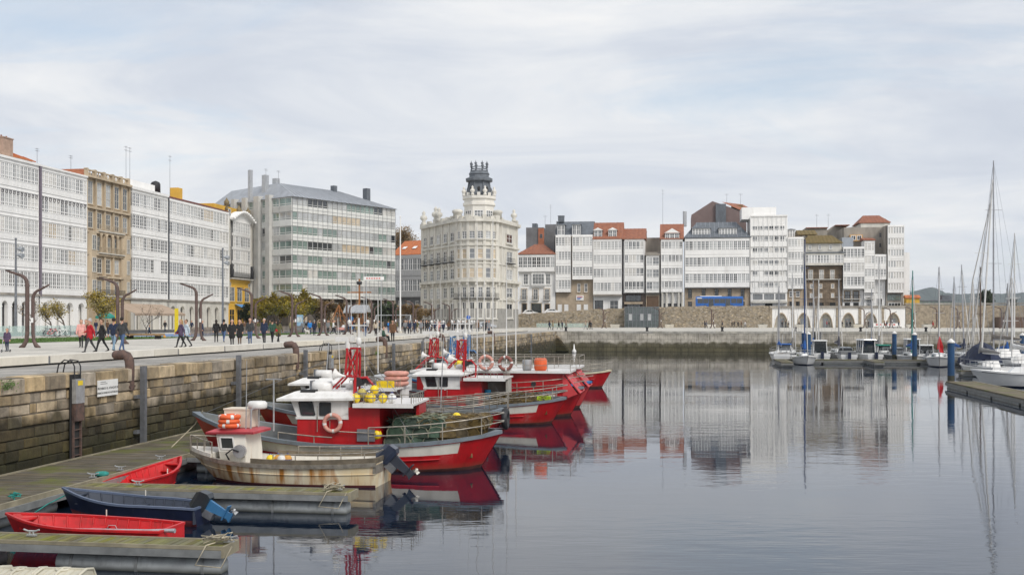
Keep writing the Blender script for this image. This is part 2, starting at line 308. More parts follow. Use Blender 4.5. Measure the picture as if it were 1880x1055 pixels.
for z, h in rows:
    s = 12 + rr.uniform(0, 0.6); cop = z == 2.75
    while s < SC - 3.2:
        l = rr.uniform(0.8, 1.4) if cop else rr.choice((rr.uniform(0.32, 0.7), rr.uniform(0.5, 0.95), rr.uniform(0.8, 1.35)))
        pr = rr.uniform(-0.03, 0.035) + (0.06 if cop else 0); d = 0.34 if not cop else 0.72
        gap = rr.choice((0.012, 0.02, 0.03)); z_, h_ = z, h; dz = rr.uniform(-0.014, 0.014); z, h = z + dz, h - abs(dz) * rr.uniform(0.5, 1.6)
        if 29.5 < s < 52.5 and z > 0.3 and cnt < 292 and abs(s - S_OF(137, 0)) > 0.1:
            o = put('coping_stone' if cop else 'stone', stone_me, wall, (pr - d / 2, s + l / 2, z + h / 2)); o.scale = (d, l - gap, h - gap); cnt += 1
        else:
            pts = [(pr - d / 2 + v.co.x * d, s + l / 2 + v.co.y * (l - gap), z + h / 2 + v.co.z * (h - gap)) for v in stone_me.vertices]
            rest.add(pts, [tuple(p.vertices) for p in stone_me.polygons])
        s += l; z, h = z_, h_
o = rest.build('stones', M_stone, wall); o['kind'] = 'stuff'
# steps at the corner, then the wall across the head of the basin
st = thing('quay_steps', 'worn stone steps going down the quay wall beside the basin corner', 'steps', QO, RQ)
for k in range(15):
    MB().box(-0.9, 0.9 - 0.0, SC - 3.1 + 0.02, SC - 0.9, GZ - 0.21 * (k + 1), GZ - 0.21 * k - 0.012, tf=lambda p, k=k: (p[0] + 0.16 * k - 1.2, p[1], p[2])).build('step', M_stone, st)
MB().box(-0.9, 2.2, SC - 0.9, SC + 0.3, -4.5, GZ).build('cheek_wall', M_far, st)
fw = thing('quay_wall', 'straight granite quay wall across the head of the basin, dark and weedy below', 'wall', Q(SC, 0), RQ)
MB().box(2.2, 190, 0.0, 0.7, -4.5, GZ - 0.32).build('wall_face', M_far, fw)
x = 2.2; cs = MB(); rr = random.Random(5)
while x < 185:
    l = rr.uniform(1.4, 2.4); cs.box(x, x + l - 0.02, -0.06, 0.66, GZ - 0.315, GZ + 0.002); x += l
o = cs.build('coping_stones', mat('far_coping', (0.42, 0.40, 0.35), 0.9, 0.3, 1.5, island=0.2), fw); o['kind'] = 'stuff'
for t in (40.5, 41.2): MB().box(t, t + 0.45, -0.12, 0.0, -1, GZ - 0.05).build('fender_post', M_black, fw)
# concrete bench blocks
s = 14.0; k = 0
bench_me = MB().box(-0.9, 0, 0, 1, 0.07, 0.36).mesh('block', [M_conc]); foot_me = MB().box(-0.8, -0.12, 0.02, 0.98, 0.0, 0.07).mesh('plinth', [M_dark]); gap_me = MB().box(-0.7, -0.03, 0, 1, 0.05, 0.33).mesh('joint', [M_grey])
while s < 172:
    l = 5.2
    o = thing('bench', 'long pale concrete bench block in the row along the quay edge', 'bench', Q(s, -4.1, GZ + 0.004), RQ, 'concrete bench blocks along the quay')
    h = l if k % 3 else l * 0.55
    a = put('block', bench_me, o); a.scale = (1, h - 0.03, 1)
    if h < l: a = put('block', bench_me, o, (0, h, 0)); a.scale = (1, l - h - 0.03, 1)
    put('plinth', foot_me, o).scale = (1, l, 1); a = put('joint', gap_me, o, (0, l - 0.01, 0)); a.scale = (1, 0.14, 1)
    s += l + 0.14; k += 1
# posts, bent iron bollards, ladders, signs on the wall
def tpost(px, ztop, wh, zbot=-1.0):
    o = thing('guide_post', 'grey steel guide post on the quay wall ' + wh, 'post', Q(S_OF(px, 0.25), 0.28), RQ, 'steel guide posts along the quay wall')
    mb = MB(); mb.box(-0.09, 0.09, -0.09, -0.07, zbot, ztop); mb.box(-0.09, 0.09, 0.07, 0.09, zbot, ztop); mb.box(-0.012, 0.012, -0.07, 0.07, zbot, ztop - 0.03); mb.box(0.055, 0.09, -0.068, 0.068, zbot, ztop - 0.01); mb.build('beam', M_grey, o)
    MB().box(-0.24, -0.092, -0.28, 0.06, 2.15, 2.27).build('bracket', M_grey, o); MB().box(-0.24, -0.092, -0.28, 0.06, 0.9, 1.02).build('bracket', M_grey, o)
for px, zt, wh in ((262, 3.30, 'beside the white mooring notice'), (437, 3.42, 'behind the skiff aerial'), (560, 3.42, 'behind the largest boat wheelhouse'), (722, 3.40, 'below the seated person'), (775, 3.4, 'beside a ladder behind the second boat'), (823, 3.42, 'beside the small white notice'), (862, 3.4, 'behind the red mast frames'), (975, 3.2, 'next to the corner steps')): tpost(px, zt, wh)
for px in (236, 542, 706, 813, 905):
    o = thing('bollard', 'rusty bent pipe bollard on the quay coping', 'bollard', Q(S_OF(px, -0.1), -0.1), RQ, 'bent pipe bollards along the quay')
    MB().path([(0.05, 0, 2.45), (0.05, 0, 3.3), (0.03, 0, 3.52), (-0.06, 0, 3.66), (-0.2, 0, 3.72), (-0.5, 0, 3.70)], [0.15, 0.16, 0.165, 0.17, 0.17, 0.15], 12, 0).build('pipe', M_rust, o)
    MB().ball((-0.5, 0, 3.70), (0.12, 0.15, 0.15)).build('pipe_end', M_rust, o)
    MB().box(0.0, 0.16, -0.2, 0.2, 2.55, 2.63).build('clamp', M_rust, o)
for px, wh in ((137, 'left of the mooring notice'), (604, 'behind the largest boat'), (788, 'behind the second boat')):
    o = thing('quay_ladder', 'rusty quay wall ladder with grey cover and hoops ' + wh, 'ladder', Q(S_OF(px, 0.06), 0.06), RQ, 'ladders down the quay wall')
    MB().box(0.0, 0.03, -0.3, 0.3, 0.2, 3.2).build('recess_shade', M_dark, o)  # flat dark board on the face, painted as the shaded slot behind the ladder
    for e in (-0.22, 0.22):
        MB().box(0.05, 0.11, e - 0.03, e + 0.03, 0.2, 2.5).build('rail', M_rust, o)
        MB().path([(0.1, e * 0.8, 2.9), (0.1, e * 0.8, 3.45), (0.02, e * 0.8, 3.62), (-0.25, e * 0.8, 3.66), (-0.45, e * 0.8, 3.5), (-0.5, e * 0.8, 3.25)], 0.022, 6).build('hoop', M_black, o)
    for k in range(8): MB().cyl((0.08, -0.22, 0.35 + k * 0.27), (0.08, 0.22, 0.35 + k * 0.27), 0.018, n=6).build('rung', M_rust, o)
    MB().box(0.06, 0.2, -0.26, 0.26, 2.28, 3.05).build('cover', M_galv, o); MB().box(0.06, 0.19, -0.25, 0.25, 1.72, 2.275).build('lower_cover', M_rust, o)
    MB().box(0.2, 0.206, -0.14, 0.14, 2.85, 3.0).build('sticker', M_yel, o)
sg = thing('notice_board', 'white mooring notice with black lettering fixed to the quay wall', 'sign', Q(S_OF(197, 0.05), 0.05, 2.64), RQ)
MB().box(0.0, 0.03, -0.66, 0.66, -0.26, 0.28).build('panel', mat('sign_white', (0.82, 0.82, 0.80), 0.4, 0.06), sg)
M_ink = mat('black_print', (0.03, 0.03, 0.035), 0.5, 0.1)
for txt, sz, zz2 in (('PROHIBIDO EL ATRAQUE DE', 0.105, 0.0), ('EMBARCACIONES NO AUTORIZADAS', 0.085, -0.15)):
    lettering(txt, sz, M_ink, sg, (0.034, 0, zz2), (R(90), 0, R(90)))
for k in range(2): MB().box(0.0305, 0.034, -0.5, -0.05 - 0.1 * k, 0.15 + 0.06 * k, 0.165 + 0.06 * k).build('text_line', M_ink, sg)
s2 = thing('notice_board', 'small white notice on the quay wall above the moored boats', 'sign', Q(S_OF(832, 0.05), 0.05, 2.5), RQ)
MB().box(0, 0.03, -0.35, 0.35, -0.42, 0.42).build('panel', MATS['sign_white'], s2)
for k in range(4): MB().box(0.031, 0.034, -0.2, 0.2 - 0.06 * k, 0.15 - 0.13 * k, 0.2 - 0.13 * k).build('text_line', M_ink, s2)
# pontoons
M_deck = mat('weathered_deck', (0.15, 0.125, 0.09), 0.9, 0.4, 1.2, 0.4, 20, island=0.22, objr=0.22, col2=(0.085, 0.075, 0.05))
n, L, b = nodes(M_deck); src = b.inputs['Base Color'].links[0].from_socket
g = n.new('ShaderNodeNewGeometry'); mp = n.new('ShaderNodeMapping'); mp.inputs['Rotation'].default_value = (0, 0, QA); L.new(g.outputs['Position'], mp.inputs[0])
no = n.new('ShaderNodeTexNoise'); no.inputs['Scale'].default_value = 0.8; no.inputs['Detail'].default_value = 6; L.new(g.outputs['Position'], no.inputs['Vector'])
mr = n.new('ShaderNodeMapRange'); mr.inputs[1].default_value = 0.5; mr.inputs[2].default_value = 0.68; L.new(no.outputs['Fac'], mr.inputs[0])
mu = n.new('ShaderNodeMix'); mu.data_type = 'RGBA'; L.new(mr.outputs[0], mu.inputs[0]); L.new(src, mu.inputs[6]); mu.inputs[7].default_value = (0.12, 0.13, 0.03, 1)   # moss
L.new(mu.outputs[2], b.inputs['Base Color'])
M_moss = mat('mossy_deck', (0.19, 0.195, 0.045), 0.95, 0.3, 2.0, 0.5, 25, objr=0.25, col2=(0.14, 0.115, 0.075))
M_float = grime(mat('float_plastic', (0.34, 0.36, 0.37), 0.5, 0.3, 2, 0.1), (0.05, 0.05, 0.035), 0.5, 0.75, 0.6, 2.5, zfade=(0.0, 0.12, 0.9))
M_alu = mat('dull_aluminium', (0.30, 0.31, 0.31), 0.5, 0.25, 3, metal=0.4)
plank_cache = {}
def plank(l, w, m):
    k = (round(l, 2), round(w, 3), m.name)
    if k not in plank_cache: plank_cache[k] = MB().box(0, l, 0, w, -0.03, 0).mesh('plank', [m])
    return plank_cache[k]
mpn = thing('pontoon', 'long mossy timber pontoon floating along the foot of the quay wall', 'pontoon', QO, RQ)
DZ = 0.55
rr = random.Random(8); y = 20.0; far = MB(); k = 0
while y < 120:                                         # cross planks: near ones singly, the far ones joined
    w = 0.135
    if 24 < y < 62 and k < 280: o = put('plank', plank(2.9, w - 0.015, M_deck), mpn, (0.38, y, DZ + rr.uniform(-0.006, 0.006))); k += 1
    else: far.box(0.38, 3.28, y, y + w - 0.015, DZ - 0.03, DZ + rr.uniform(-0.006, 0.006))
    y += w
o = far.build('planks', M_deck, mpn); o['kind'] = 'stuff'
for t in (0.30, 3.30): MB().box(t, t + 0.08, 14, 120, DZ - 0.2, DZ + 0.035).build('edge_beam', mat('edge_timber', (0.27, 0.24, 0.17), 0.9, 0.3, 2), mpn)
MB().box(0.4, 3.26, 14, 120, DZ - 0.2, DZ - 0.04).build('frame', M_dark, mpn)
MB().box(3.385, 3.45, 14, 120, DZ - 0.26, DZ - 0.09).build('side_rail', M_alu, mpn)
for y in np.arange(15, 120, 5.2): MB().path([(3.0, y, 0.12), (3.0, y + 3.6, 0.12)], 0.26, 14).build('float', M_float, mpn)
def finger(s, t1, label, w=0.76):
    o = thing('finger_pontoon', label, 'pontoon', QO, RQ)
    x = 3.46; kk = 0
    while x < t1 - 0.1:
        put('plank', plank(0.125, w - 0.1, M_moss), o, (x, s - w / 2 + 0.05, DZ - 0.004 + rr.uniform(-0.005, 0.005))); x += 0.14
    for e in (-1, 1):
        MB().box(3.46, t1, s + e * (w / 2 - 0.022) - 0.022, s + e * (w / 2 - 0.022) + 0.022, DZ - 0.05, DZ + 0.02).build('edge_strip', MATS['edge_timber'], o)
        MB().box(3.46, t1, s + e * (w / 2 + 0.012) - 0.012, s + e * (w / 2 + 0.012) + 0.012, DZ - 0.2, DZ - 0.055).build('side_rail', M_alu, o)
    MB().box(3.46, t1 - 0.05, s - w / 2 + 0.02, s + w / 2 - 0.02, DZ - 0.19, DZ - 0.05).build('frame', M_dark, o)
    MB().box(t1, t1 + 0.05, s - w / 2, s + w / 2, DZ - 0.2, DZ + 0.018).build('end_beam', MATS['edge_timber'], o)
    for a, c2 in ((3.7, 5.6), (6.9, t1 - 0.1)):
        f = MB().path([(a, s, 0.10), (a + 0.04, s, 0.10), (c2 - 0.04, s, 0.10), (c2, s, 0.10)], [0.20, 0.25, 0.25, 0.20], 16, 0).build('float', M_float, o)
        for xx in (a + 0.35, (a + c2) / 2, c2 - 0.35): MB().path([(xx - 0.03, s, 0.10), (xx + 0.03, s, 0.10)], 0.262, 16).build('strap', M_alu, f)
    return o
for s, t1, lb in ((23.1, 10.45, 'mossy finger pontoon on grey floats below the red rowing boat'), (29.8, 10.9, 'mossy finger pontoon between the navy boat and the beige skiff'), (18.9, 10.6, 'finger pontoon stacked with pale plastic pots'), (36.5, 9.5, 'finger pontoon hidden beside the large red fishing boat')):
    finger(s, t1, lb)
# ---------------------------------------------------------------- building kit
def glassmat(name, col, rough=0.06): return mat(name, col, rough, 0.35, 0.35, spec=0.8, coat=0.6)
G_dark = glassmat('dark_glass', (0.035, 0.04, 0.045)); G_mid = glassmat('grey_glass', (0.20, 0.21, 0.22)); G_cur = glassmat('curtained_glass', (0.62, 0.60, 0.56))  # lighter panes: reflected sky, with curtains, put into the base colour
G_warm = glassmat('blind_glass', (0.55, 0.45, 0.32)); G_green = glassmat('green_glass', (0.20, 0.27, 0.24)); G_lite = glassmat('pale_glass', (0.46, 0.47, 0.47))
M_cream = mat('cream_stone', (0.63, 0.605, 0.545), 0.8, 0.22, 0.5, 0.2, 6, stretch=(1, 1, 0.4))
M_beige = mat('beige_sandstone', (0.50, 0.405, 0.285), 0.8, 0.22, 0.6, 0.2, 6, stretch=(1, 1, 0.35))
M_tan = mat('tan_ashlar', (0.46, 0.37, 0.27), 0.85, 0.2, 0.8, 0.2, 5)
M_brown = brickify(mat('brown_masonry', (0.24, 0.18, 0.125), 0.9, 0.4, 0.8, 0.4, 4), 0.6, 0.6, 0.3, 0.7, 0.02, 0.2, rot=QA, mapxz=True)
M_slate = mat('slate_grey', (0.13, 0.145, 0.165), 0.6, 0.25, 1.2, stretch=(1, 1, 0.5))
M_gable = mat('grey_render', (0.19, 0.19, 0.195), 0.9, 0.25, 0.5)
M_maroon = mat('brown_cladding', (0.20, 0.145, 0.135), 0.8, 0.12, 0.6)
M_oldconc = mat('stained_concrete', (0.34, 0.31, 0.27), 0.9, 0.4, 0.35, 0.2, 4, stretch=(1, 1, 0.3))
M_yellow = mat('ochre_paint', (0.72, 0.43, 0.06), 0.7, 0.12, 0.5)
M_zinc = mat('zinc_roof', (0.36, 0.38, 0.41), 0.45, 0.2, 0.6, metal=0.2)
def tiles(name, c, c2):
    m = mat(name, c, 0.85, 0.3, 1.6, 0.3, 5, col2=c2); n, L, b = nodes(m)
    return m
M_tile = tiles('red_tile', (0.36, 0.14, 0.075), (0.22, 0.09, 0.06)); M_otile = tiles('orange_tile', (0.56, 0.19, 0.065), (0.40, 0.13, 0.06)); M_mtile = tiles('mossy_tile', (0.20, 0.13, 0.05), (0.12, 0.10, 0.03))
M_seam = mat('seam', (0.27, 0.29, 0.32), 0.5, 0.2, 1)
wcache = {}
def winmesh(w, h, nx, ny, glass, frame=None, fw=0.12, mw=0.065, low=0.0, depth=0.12):
    """casement: outer frame, glazing bars, glass set back; low > 0 adds a short bottom light under a thick rail"""
    frame = frame or M_white; k = (round(w, 2), round(h, 2), nx, ny, glass.name, frame.name, fw, mw, low)
    if k in wcache: return wcache[k]
    mb = MB(); d = depth
    mb.box(0, fw, 0, d, 0, h); mb.box(w - fw, w, 0, d, 0, h); mb.box(fw, w - fw, 0.001, d, 0, fw); mb.box(fw, w - fw, 0.001, d, h - fw, h)
    zb = fw
    if low > 0: zb = low * h; mb.box(fw, w - fw, 0.003, d, zb - fw * 0.6, zb + fw * 0.6)
    for i in range(1, nx): x = w * i / nx; mb.box(x - mw / 2, x + mw / 2, 0.012, d, fw, h - fw)
    for j in range(1, ny): z = zb + (h - zb) * j / ny; mb.box(fw, w - fw, 0.018, d, z - mw / 2, z + mw / 2)
    mb.add([(fw, d * 0.62, fw), (w - fw, d * 0.62, fw), (w - fw, d * 0.62, h - fw), (fw, d * 0.62, h - fw)], [(0, 1, 2, 3)], 1)
    wcache[k] = mb.mesh('window', [frame, glass]); return wcache[k]
def pick(r, ws): return r.choices([q[0] for q in ws], [q[1] for q in ws])[0]
MIX = [(G_mid, 4), (G_lite, 6), (G_cur, 4), (G_dark, 1.0), (G_warm, 0.3)]
MIXD = [(G_mid, 6), (G_dark, 2.5), (G_lite, 2), (G_cur, 1)]
def window(root, x, y, z, w, h, nx=2, ny=3, glass=None, low=0.0, frame=None, rz=0.0, fw=0.12, mw=0.065, name='window'):
    o = put(name, winmesh(w, h, nx, ny, glass or G_mid, frame, fw, mw, low), root, (x, y, z)); 
    if rz: o.rotation_euler = (0, 0, rz)
    return o
def gallery(root, x0, x1, z0, z1, floors, n, seed=0, mix=MIX, wr=0.62, low=0.2, ny=3, nx=2, skip=(), motif=None, y=0.0, wall=None, depth=1.0, frame=None, gm=None):
    """projecting glazed gallery: one band and one cornice for each storey, every casement its own object"""
    r = random.Random(seed); fh = (z1 - z0) / floors; w = (x1 - x0) / n; wall = wall or M_white
    for f in range(floors):
        a = z0 + f * fh; mb = MB()
        zs = a + fh * (1 - wr) * 0.62; zt = a + fh - fh * (1 - wr) * 0.38
        mb.box(x0, x1, y + 0.03, y + depth, a, zs); mb.box(x0, x1, y + 0.03, y + depth, zt, a + fh)
        mb.box(x0 - 0.03, x1 + 0.03, y - 0.06, y + 0.03, a + 0.02, a + 0.16); mb.box(x0 - 0.03, x1 + 0.03, y - 0.10, y + 0.03, zt + 0.05, zt + 0.17)
        for i in range(n):                              # panelled aprons
            mb.box(x0 + i * w + 0.12, x0 + (i + 1) * w - 0.12, y - 0.005, y + 0.03, a + 0.28, zs - 0.08)
        [mb.box(x - 0.03, x + 0.03, y - 0.07, y + 0.035, a, a + fh) for x in (x0, x1)]
        band = mb.build('gallery_band', wall, root)
        if motif == f:
            mm = MB()
            for i in range(n):
                cx = x0 + (i + 0.5) * w; mm.torus((cx, y - 0.02, zs + (zt - zs) * 0.87), w * 0.26, 0.05, 'y', 8, 5); mm.box(cx - w * 0.4, cx + w * 0.4, y - 0.03, y - 0.01, zt - 0.12, zt - 0.04)
            mm.build('fretwork', mat('fret_grey', (0.16, 0.15, 0.16), 0.7), band)
        g0 = pick(r, mix)
        for i in range(n):
            if (f, i) in skip: continue
            if r.random() < 0.6: g0 = pick(r, mix)
            window(root, x0 + i * w, y - 0.02, zs, w, zt - zs, nx, ny, g0, low, frame)
    mb = MB(); mb.box(x0, x1, y + 0.3, y + depth, z0 - 0.002, z1 + 0.002); mb.build('gallery_back', M_gable, root)
def opening(root, x0, x1, z0, z1, y, kind='window', glass=None, frame=None, surround=None, nx=2, ny=2, arch=False):
    if surround is not None:
        e = 0.18; mb = MB(); mb.box(x0 - e, x0, y - 0.12, y + 0.02, z0, z1 + e); mb.box(x1, x1 + e, y - 0.12, y + 0.02, z0, z1 + e); mb.box(x0, x1, y - 0.12, y + 0.02, z1, z1 + e); mb.box(x0 - e * 1.4, x1 + e * 1.4, y - 0.2, y + 0.02, z0 - 0.16, z0)
        mb.build('surround', surround, root)
    if kind == 'door':
        mb = MB(); mb.box(x0, x1, y - 0.05, y + 0.02, z0, z1); w = (x1 - x0); mb.box(x0 + w * 0.08, x0 + w * 0.46, y - 0.09, y - 0.05, z0 + 0.2, z1 - 0.25); mb.box(x0 + w * 0.54, x0 + w * 0.92, y - 0.09, y - 0.05, z0 + 0.2, z1 - 0.25)
        return mb.build('door', frame or M_dark, root)
    return window(root, x0, y - 0.08, z0, x1 - x0, z1 - z0, nx, ny, glass or G_dark, 0.0, frame)
def balcony(root, x0, x1, z, y, m=None, h=1.0, d=0.7):
    b = MB().box(x0, x1, y - d, y, z - 0.18, z).build('balcony', M_cream, root); mb = MB(); m = m or M_black
    mb.bar((x0, y - d + 0.03, z + h), (x1, y - d + 0.03, z + h), 0.06)
    k = max(3, int((x1 - x0) / 0.22))
    for i in range(k + 1): x = x0 + (x1 - x0) * i / k; mb.bar((x, y - d + 0.03, z), (x, y - d + 0.03, z + h), 0.035)
    mb.build('railing', m, b); return b
def pitched(root, x0, x1, y0, y1, z, rise, m, hip=0.0, name='roof', over=0.25, seam=None):
    """ridge parallel to the facade; hip > 0 pulls in the ridge ends"""
    a, b2, c2, d = x0 - over, x1 + over, y0 - over, y1 + over; my = (c2 + d) / 2
    mb = MB(); mb.add([(a, c2, z), (b2, c2, z), (b2, d, z), (a, d, z), (a + hip, my, z + rise), (b2 - hip, my, z + rise)], [(0, 1, 5, 4), (2, 3, 4, 5), (1, 2, 5), (3, 0, 4), (3, 2, 1, 0)])
    mb.box(a, b2, c2 - 0.02, c2 + 0.12, z - 0.16, z - 0.005)
    o = mb.build(name, m, root)
    step = seam or 0.9; k = int((b2 - a) / step); mb = MB()
    for i in range(1, k):                                # tile rolls or standing seams down the front slope
        x = a + (b2 - a) * i / k; f = 1.0
        if hip > 0: f = min(1.0, (x - a) / hip, (b2 - x) / hip)
        mb.bar((x, c2, z + 0.02), (x, c2 + (my - c2) * f, z + rise * f + 0.02), 0.11, 0.09)
    mb.build('roof_rolls', m if seam is None else M_seam, o); return o
def chimney(root, x, y, z, w, d, h, m, pots=2):
    mb = MB(); mb.box(x, x + w, y, y + d, z, z + h); mb.box(x - 0.1, x + w + 0.1, y - 0.1, y + d + 0.1, z + h, z + h + 0.15); o = mb.build('chimney', m, root)
    for k in range(pots): MB().cyl((x + w * (k + 0.5) / pots, y + d / 2, z + h + 0.15), (x + w * (k + 0.5) / pots, y + d / 2, z + h + 0.5), 0.14, 0.11, 8).build('chimney_pot', M_tile, o)
def antenna(root, x, y, z, h, tv=True):
    mb = MB(); mb.cyl((x, y, z), (x, y, z + h), 0.045, 0.03, 5)
    if tv:
        for q in (0.97, 0.88): mb.bar((x - 0.5, y, z + h * q), (x + 0.6, y, z + h * q), 0.03); [mb.bar((x - 0.4 + 0.25 * i, y - 0.25, z + h * q), (x - 0.4 + 0.25 * i, y + 0.25, z + h * q), 0.02) for i in range(4)]
    mb.build('aerial', M_grey, root)
def dormer(root, x0, x1, y, z0, z1, roofm, n=3, arch=False, depth=3.0, side=None):
    d = MB().box(x0, x1, y + 0.1, y + depth, z0, z1).build('dormer', side or M_slate, root)
    w = (x1 - x0) / n
    for i in range(n): window(d, x0 + i * w, y, z0 + 0.1, w, z1 - z0 - 0.15, 2, 2, G_mid)
    e = 0.25; m = (x0 + x1) / 2; h = (x1 - x0) * (0.32 if arch else 0.16)
    mb = MB(); mb.add([(x0 - e, y - e, z1), (x1 + e, y - e, z1), (m, y - e + (0 if arch else 1.0), z1 + h), (x0 - e, y + depth, z1), (x1 + e, y + depth, z1), (m, y + depth, z1 + h)], [(0, 1, 2), (1, 4, 5, 2), (3, 0, 2, 5), (4, 3, 5), (0, 3, 4, 1)])
    mb.build('dormer_roof', M_white if arch else roofm, d)
def arcade(root, x0, x1, z0, z1, n, m, ratio=0.58, ztop=None, back=5.0):
    w = (x1 - x0) / n; ow = w * ratio; mb = MB(); zt = ztop or z1 - 0.9; zs = zt - ow / 2; T = 0.6
    for i in range(n):
        a = x0 + i * w; b2 = a + w; l = a + (w - ow) / 2; r = l + ow
        mb.box(a + 0.001, l, 0, T, z0, zs); mb.box(r, b2 - 0.001, 0, T, z0, zs)
        mb.box(l - 0.12, l + 0.03, -0.08, T - 0.02, zs - 0.22, zs - 0.02); mb.box(r - 0.03, r + 0.12, -0.08, T - 0.02, zs - 0.22, zs - 0.02)
        K = 8; arc = [((l + r) / 2 - ow / 2 * math.cos(math.pi * k / K), zs + ow / 2 * math.sin(math.pi * k / K)) for k in range(K + 1)]
        top = [(a + w * k / K, z1) for k in range(K + 1)]; bot = arc
        for yy in (0.0, T):
            vs = [(p[0], yy, p[1]) for p in bot] + [(p[0], yy, p[1]) for p in top]
            mb.add(vs, [((k, k + 1, K + 2 + k, K + 1 + k) if yy == 0 else (k + 1, k, K + 1 + k, K + 2 + k)) for k in range(K)])
            mb.add([(a, yy, zs), (l, yy, zs), (a, yy, z1)], [(0, 1, 2)]); mb.add([(r, yy, zs), (b2, yy, zs), (b2, yy, z1)], [(0, 1, 2)])
        mb.add([(p[0], yy, p[1]) for yy in (0.0, T) for p in arc], [(k, K + 1 + k, K + 2 + k, k + 1) for k in range(K)])
    o = mb.build('arcade', m, root)
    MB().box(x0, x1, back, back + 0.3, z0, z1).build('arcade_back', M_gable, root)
    for i in range(n): opening(root, x0 + (i + 0.28) * w, x0 + (i + 0.72) * w, z0 + 0.05, z0 + 3.2, back, 'window', [G_dark, G_mid][i % 2], mat('shop_frame', (0.09, 0.075, 0.06), 0.5), None, 2, 2)
    MB().box(x0 - 0.05, x1 + 0.05, -0.28, 0.4, z1 + 0.002, z1 + 0.3).build('cornice', M_oldconc, root)
    return o
# ---------------------------------------------------------------- left row along the avenue
TF = -82.0; RL = math.atan2(U.y, U.x)
def left_root(name, label, px0, px1):
    s0, s1 = S_OF(px0, TF), S_OF(px1, TF); return thing(name, label, 'building', Q(s0, TF, GZ), RL), s1 - s0
ZE = 29.7 - GZ; ZA = 8.9 - GZ
b, W = left_root('gallery_house', 'plain white gallery house at the start of the avenue row', -190, -61)
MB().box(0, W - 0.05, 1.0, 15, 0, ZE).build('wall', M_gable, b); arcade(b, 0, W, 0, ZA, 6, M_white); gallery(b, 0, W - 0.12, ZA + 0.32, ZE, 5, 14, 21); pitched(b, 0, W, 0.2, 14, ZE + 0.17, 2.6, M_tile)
b, W = left_root('gallery_house', 'white glazed-gallery house with brick chimney and red attic, white arcade below', -60, 71)
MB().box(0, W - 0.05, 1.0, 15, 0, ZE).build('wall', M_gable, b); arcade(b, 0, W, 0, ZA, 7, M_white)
gallery(b, 0, W - 0.12, ZA + 0.32, ZE, 5, 18, 1, motif=3); MB().box(-0.1, W + 0.1, -0.25, 15, ZE + 0.002, ZE + 0.35).build('cornice', M_white, b)
pitched(b, 0, W - 6, 3, 14, ZE + 0.36, 3.2, M_tile); chimney(b, S_OF(14, TF) - S_OF(-60, TF), 0.8, ZE + 0.3, 2.6, 1.4, 3.0, mat('chimney_brick', (0.42, 0.29, 0.22), 0.9, 0.2, 2)); pitched(b, W - 5.5, W + 0.5, 1.2, 8, ZE + 0.9, 1.4, M_otile, 2); MB().box(W - 5.3, W + 0.3, 1.3, 7.9, ZE + 0.3, ZE + 0.89).build('attic', M_cream, b)
b, W = left_root('gallery_house', 'white glazed-gallery house with pointed fretwork and red brick party wall beside beige house', 73, 159.5)
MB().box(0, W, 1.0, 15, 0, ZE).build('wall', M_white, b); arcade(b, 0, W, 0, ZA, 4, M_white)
gallery(b, 0.1, W - 0.05, ZA + 0.32, ZE, 5, 12, 2, motif=3); MB().box(0, W, -0.25, 15, ZE + 0.002, ZE + 0.3).build('cornice', M_white, b)
MB().add([(2, 4, ZE + 0.3), (W + 6, 4, ZE + 0.3), (W + 6, 14, ZE + 1.9), (2, 14, ZE + 1.9)], [(0, 1, 2, 3)]).build('roof', M_tile, b)
for x in (4, 9.5): chimney(b, x, 9, ZE + 0.9, 1.5, 1.2, 1.8, M_cream)
antenna(b, 12, 8, ZE + 1, 4.0)
MB().box(-0.18, 0.08, -0.35, 0.3, ZA, ZE).build('drainpipe', mat('plum_grey', (0.20, 0.17, 0.21), 0.6), b)
# beige stone house
b, W = left_root('stone_house', 'ornate beige sandstone house with loggias and balconies between the white gallery houses', 160, 239.5)
ZT = 31.5 - GZ; MB().box(0, W, 0.5, 15, 0, ZT - 1.3).build('wall', M_beige, b)
MB().box(-0.1, -0.004, 0.6, 16, ZE - 3, ZT - 0.2).build('party_wall', mat('red_brick', (0.40, 0.15, 0.08), 0.9, 0.2, 1), b)
fl = [ZA + 0.3, 9.6, 13.5, 17.4, 21.6, ZT - 1.3]; r = random.Random(4)
for k, z in enumerate(fl):
    MB().box(-0.1, W + 0.1, -0.05 if k < 5 else -0.35, 0.55, z - 0.28, z + 0.1).build('cornice', M_beige, b)
for k in range(5):
    z0, z1 = fl[k] + 0.1, fl[k + 1] - 0.28; h = z1 - z0
    for i in range(5):
        x = W * (0.04 + 0.2 * i); w = W * 0.105; lo = z0 + (0.45 if k else 0.1)
        o = opening(b, x + 0.35, x + 0.35 + w, lo, z1 - 0.5, 0.5, 'window', pick(r, [(G_mid, 2), (G_lite, 2), (G_dark, 1)]), M_cream, M_beige, 2, 3)
        if k in (0, 2, 3) and 1 <= i <= 3: balcony(b, x, x + W * 0.2, z0 + 0.2, 0.45, M_beige if k != 0 else M_black, 0.95, 0.75)
    for i in range(6):
        x = W * (0.005 + 0.198 * i)
        MB().box(x, x + 0.42, 0.12, 0.5, z0, z1).build('pilaster', M_beige, b)
    if k == 2: [MB().lathe([(0.28, 0), (0.2, 0.2), (0.2, h - 0.5), (0.3, h - 0.2), (0.3, h)], (W * q, -0.05, z0), 10).build('column', M_beige, b) for q in (0.3, 0.42, 0.56, 0.68)]
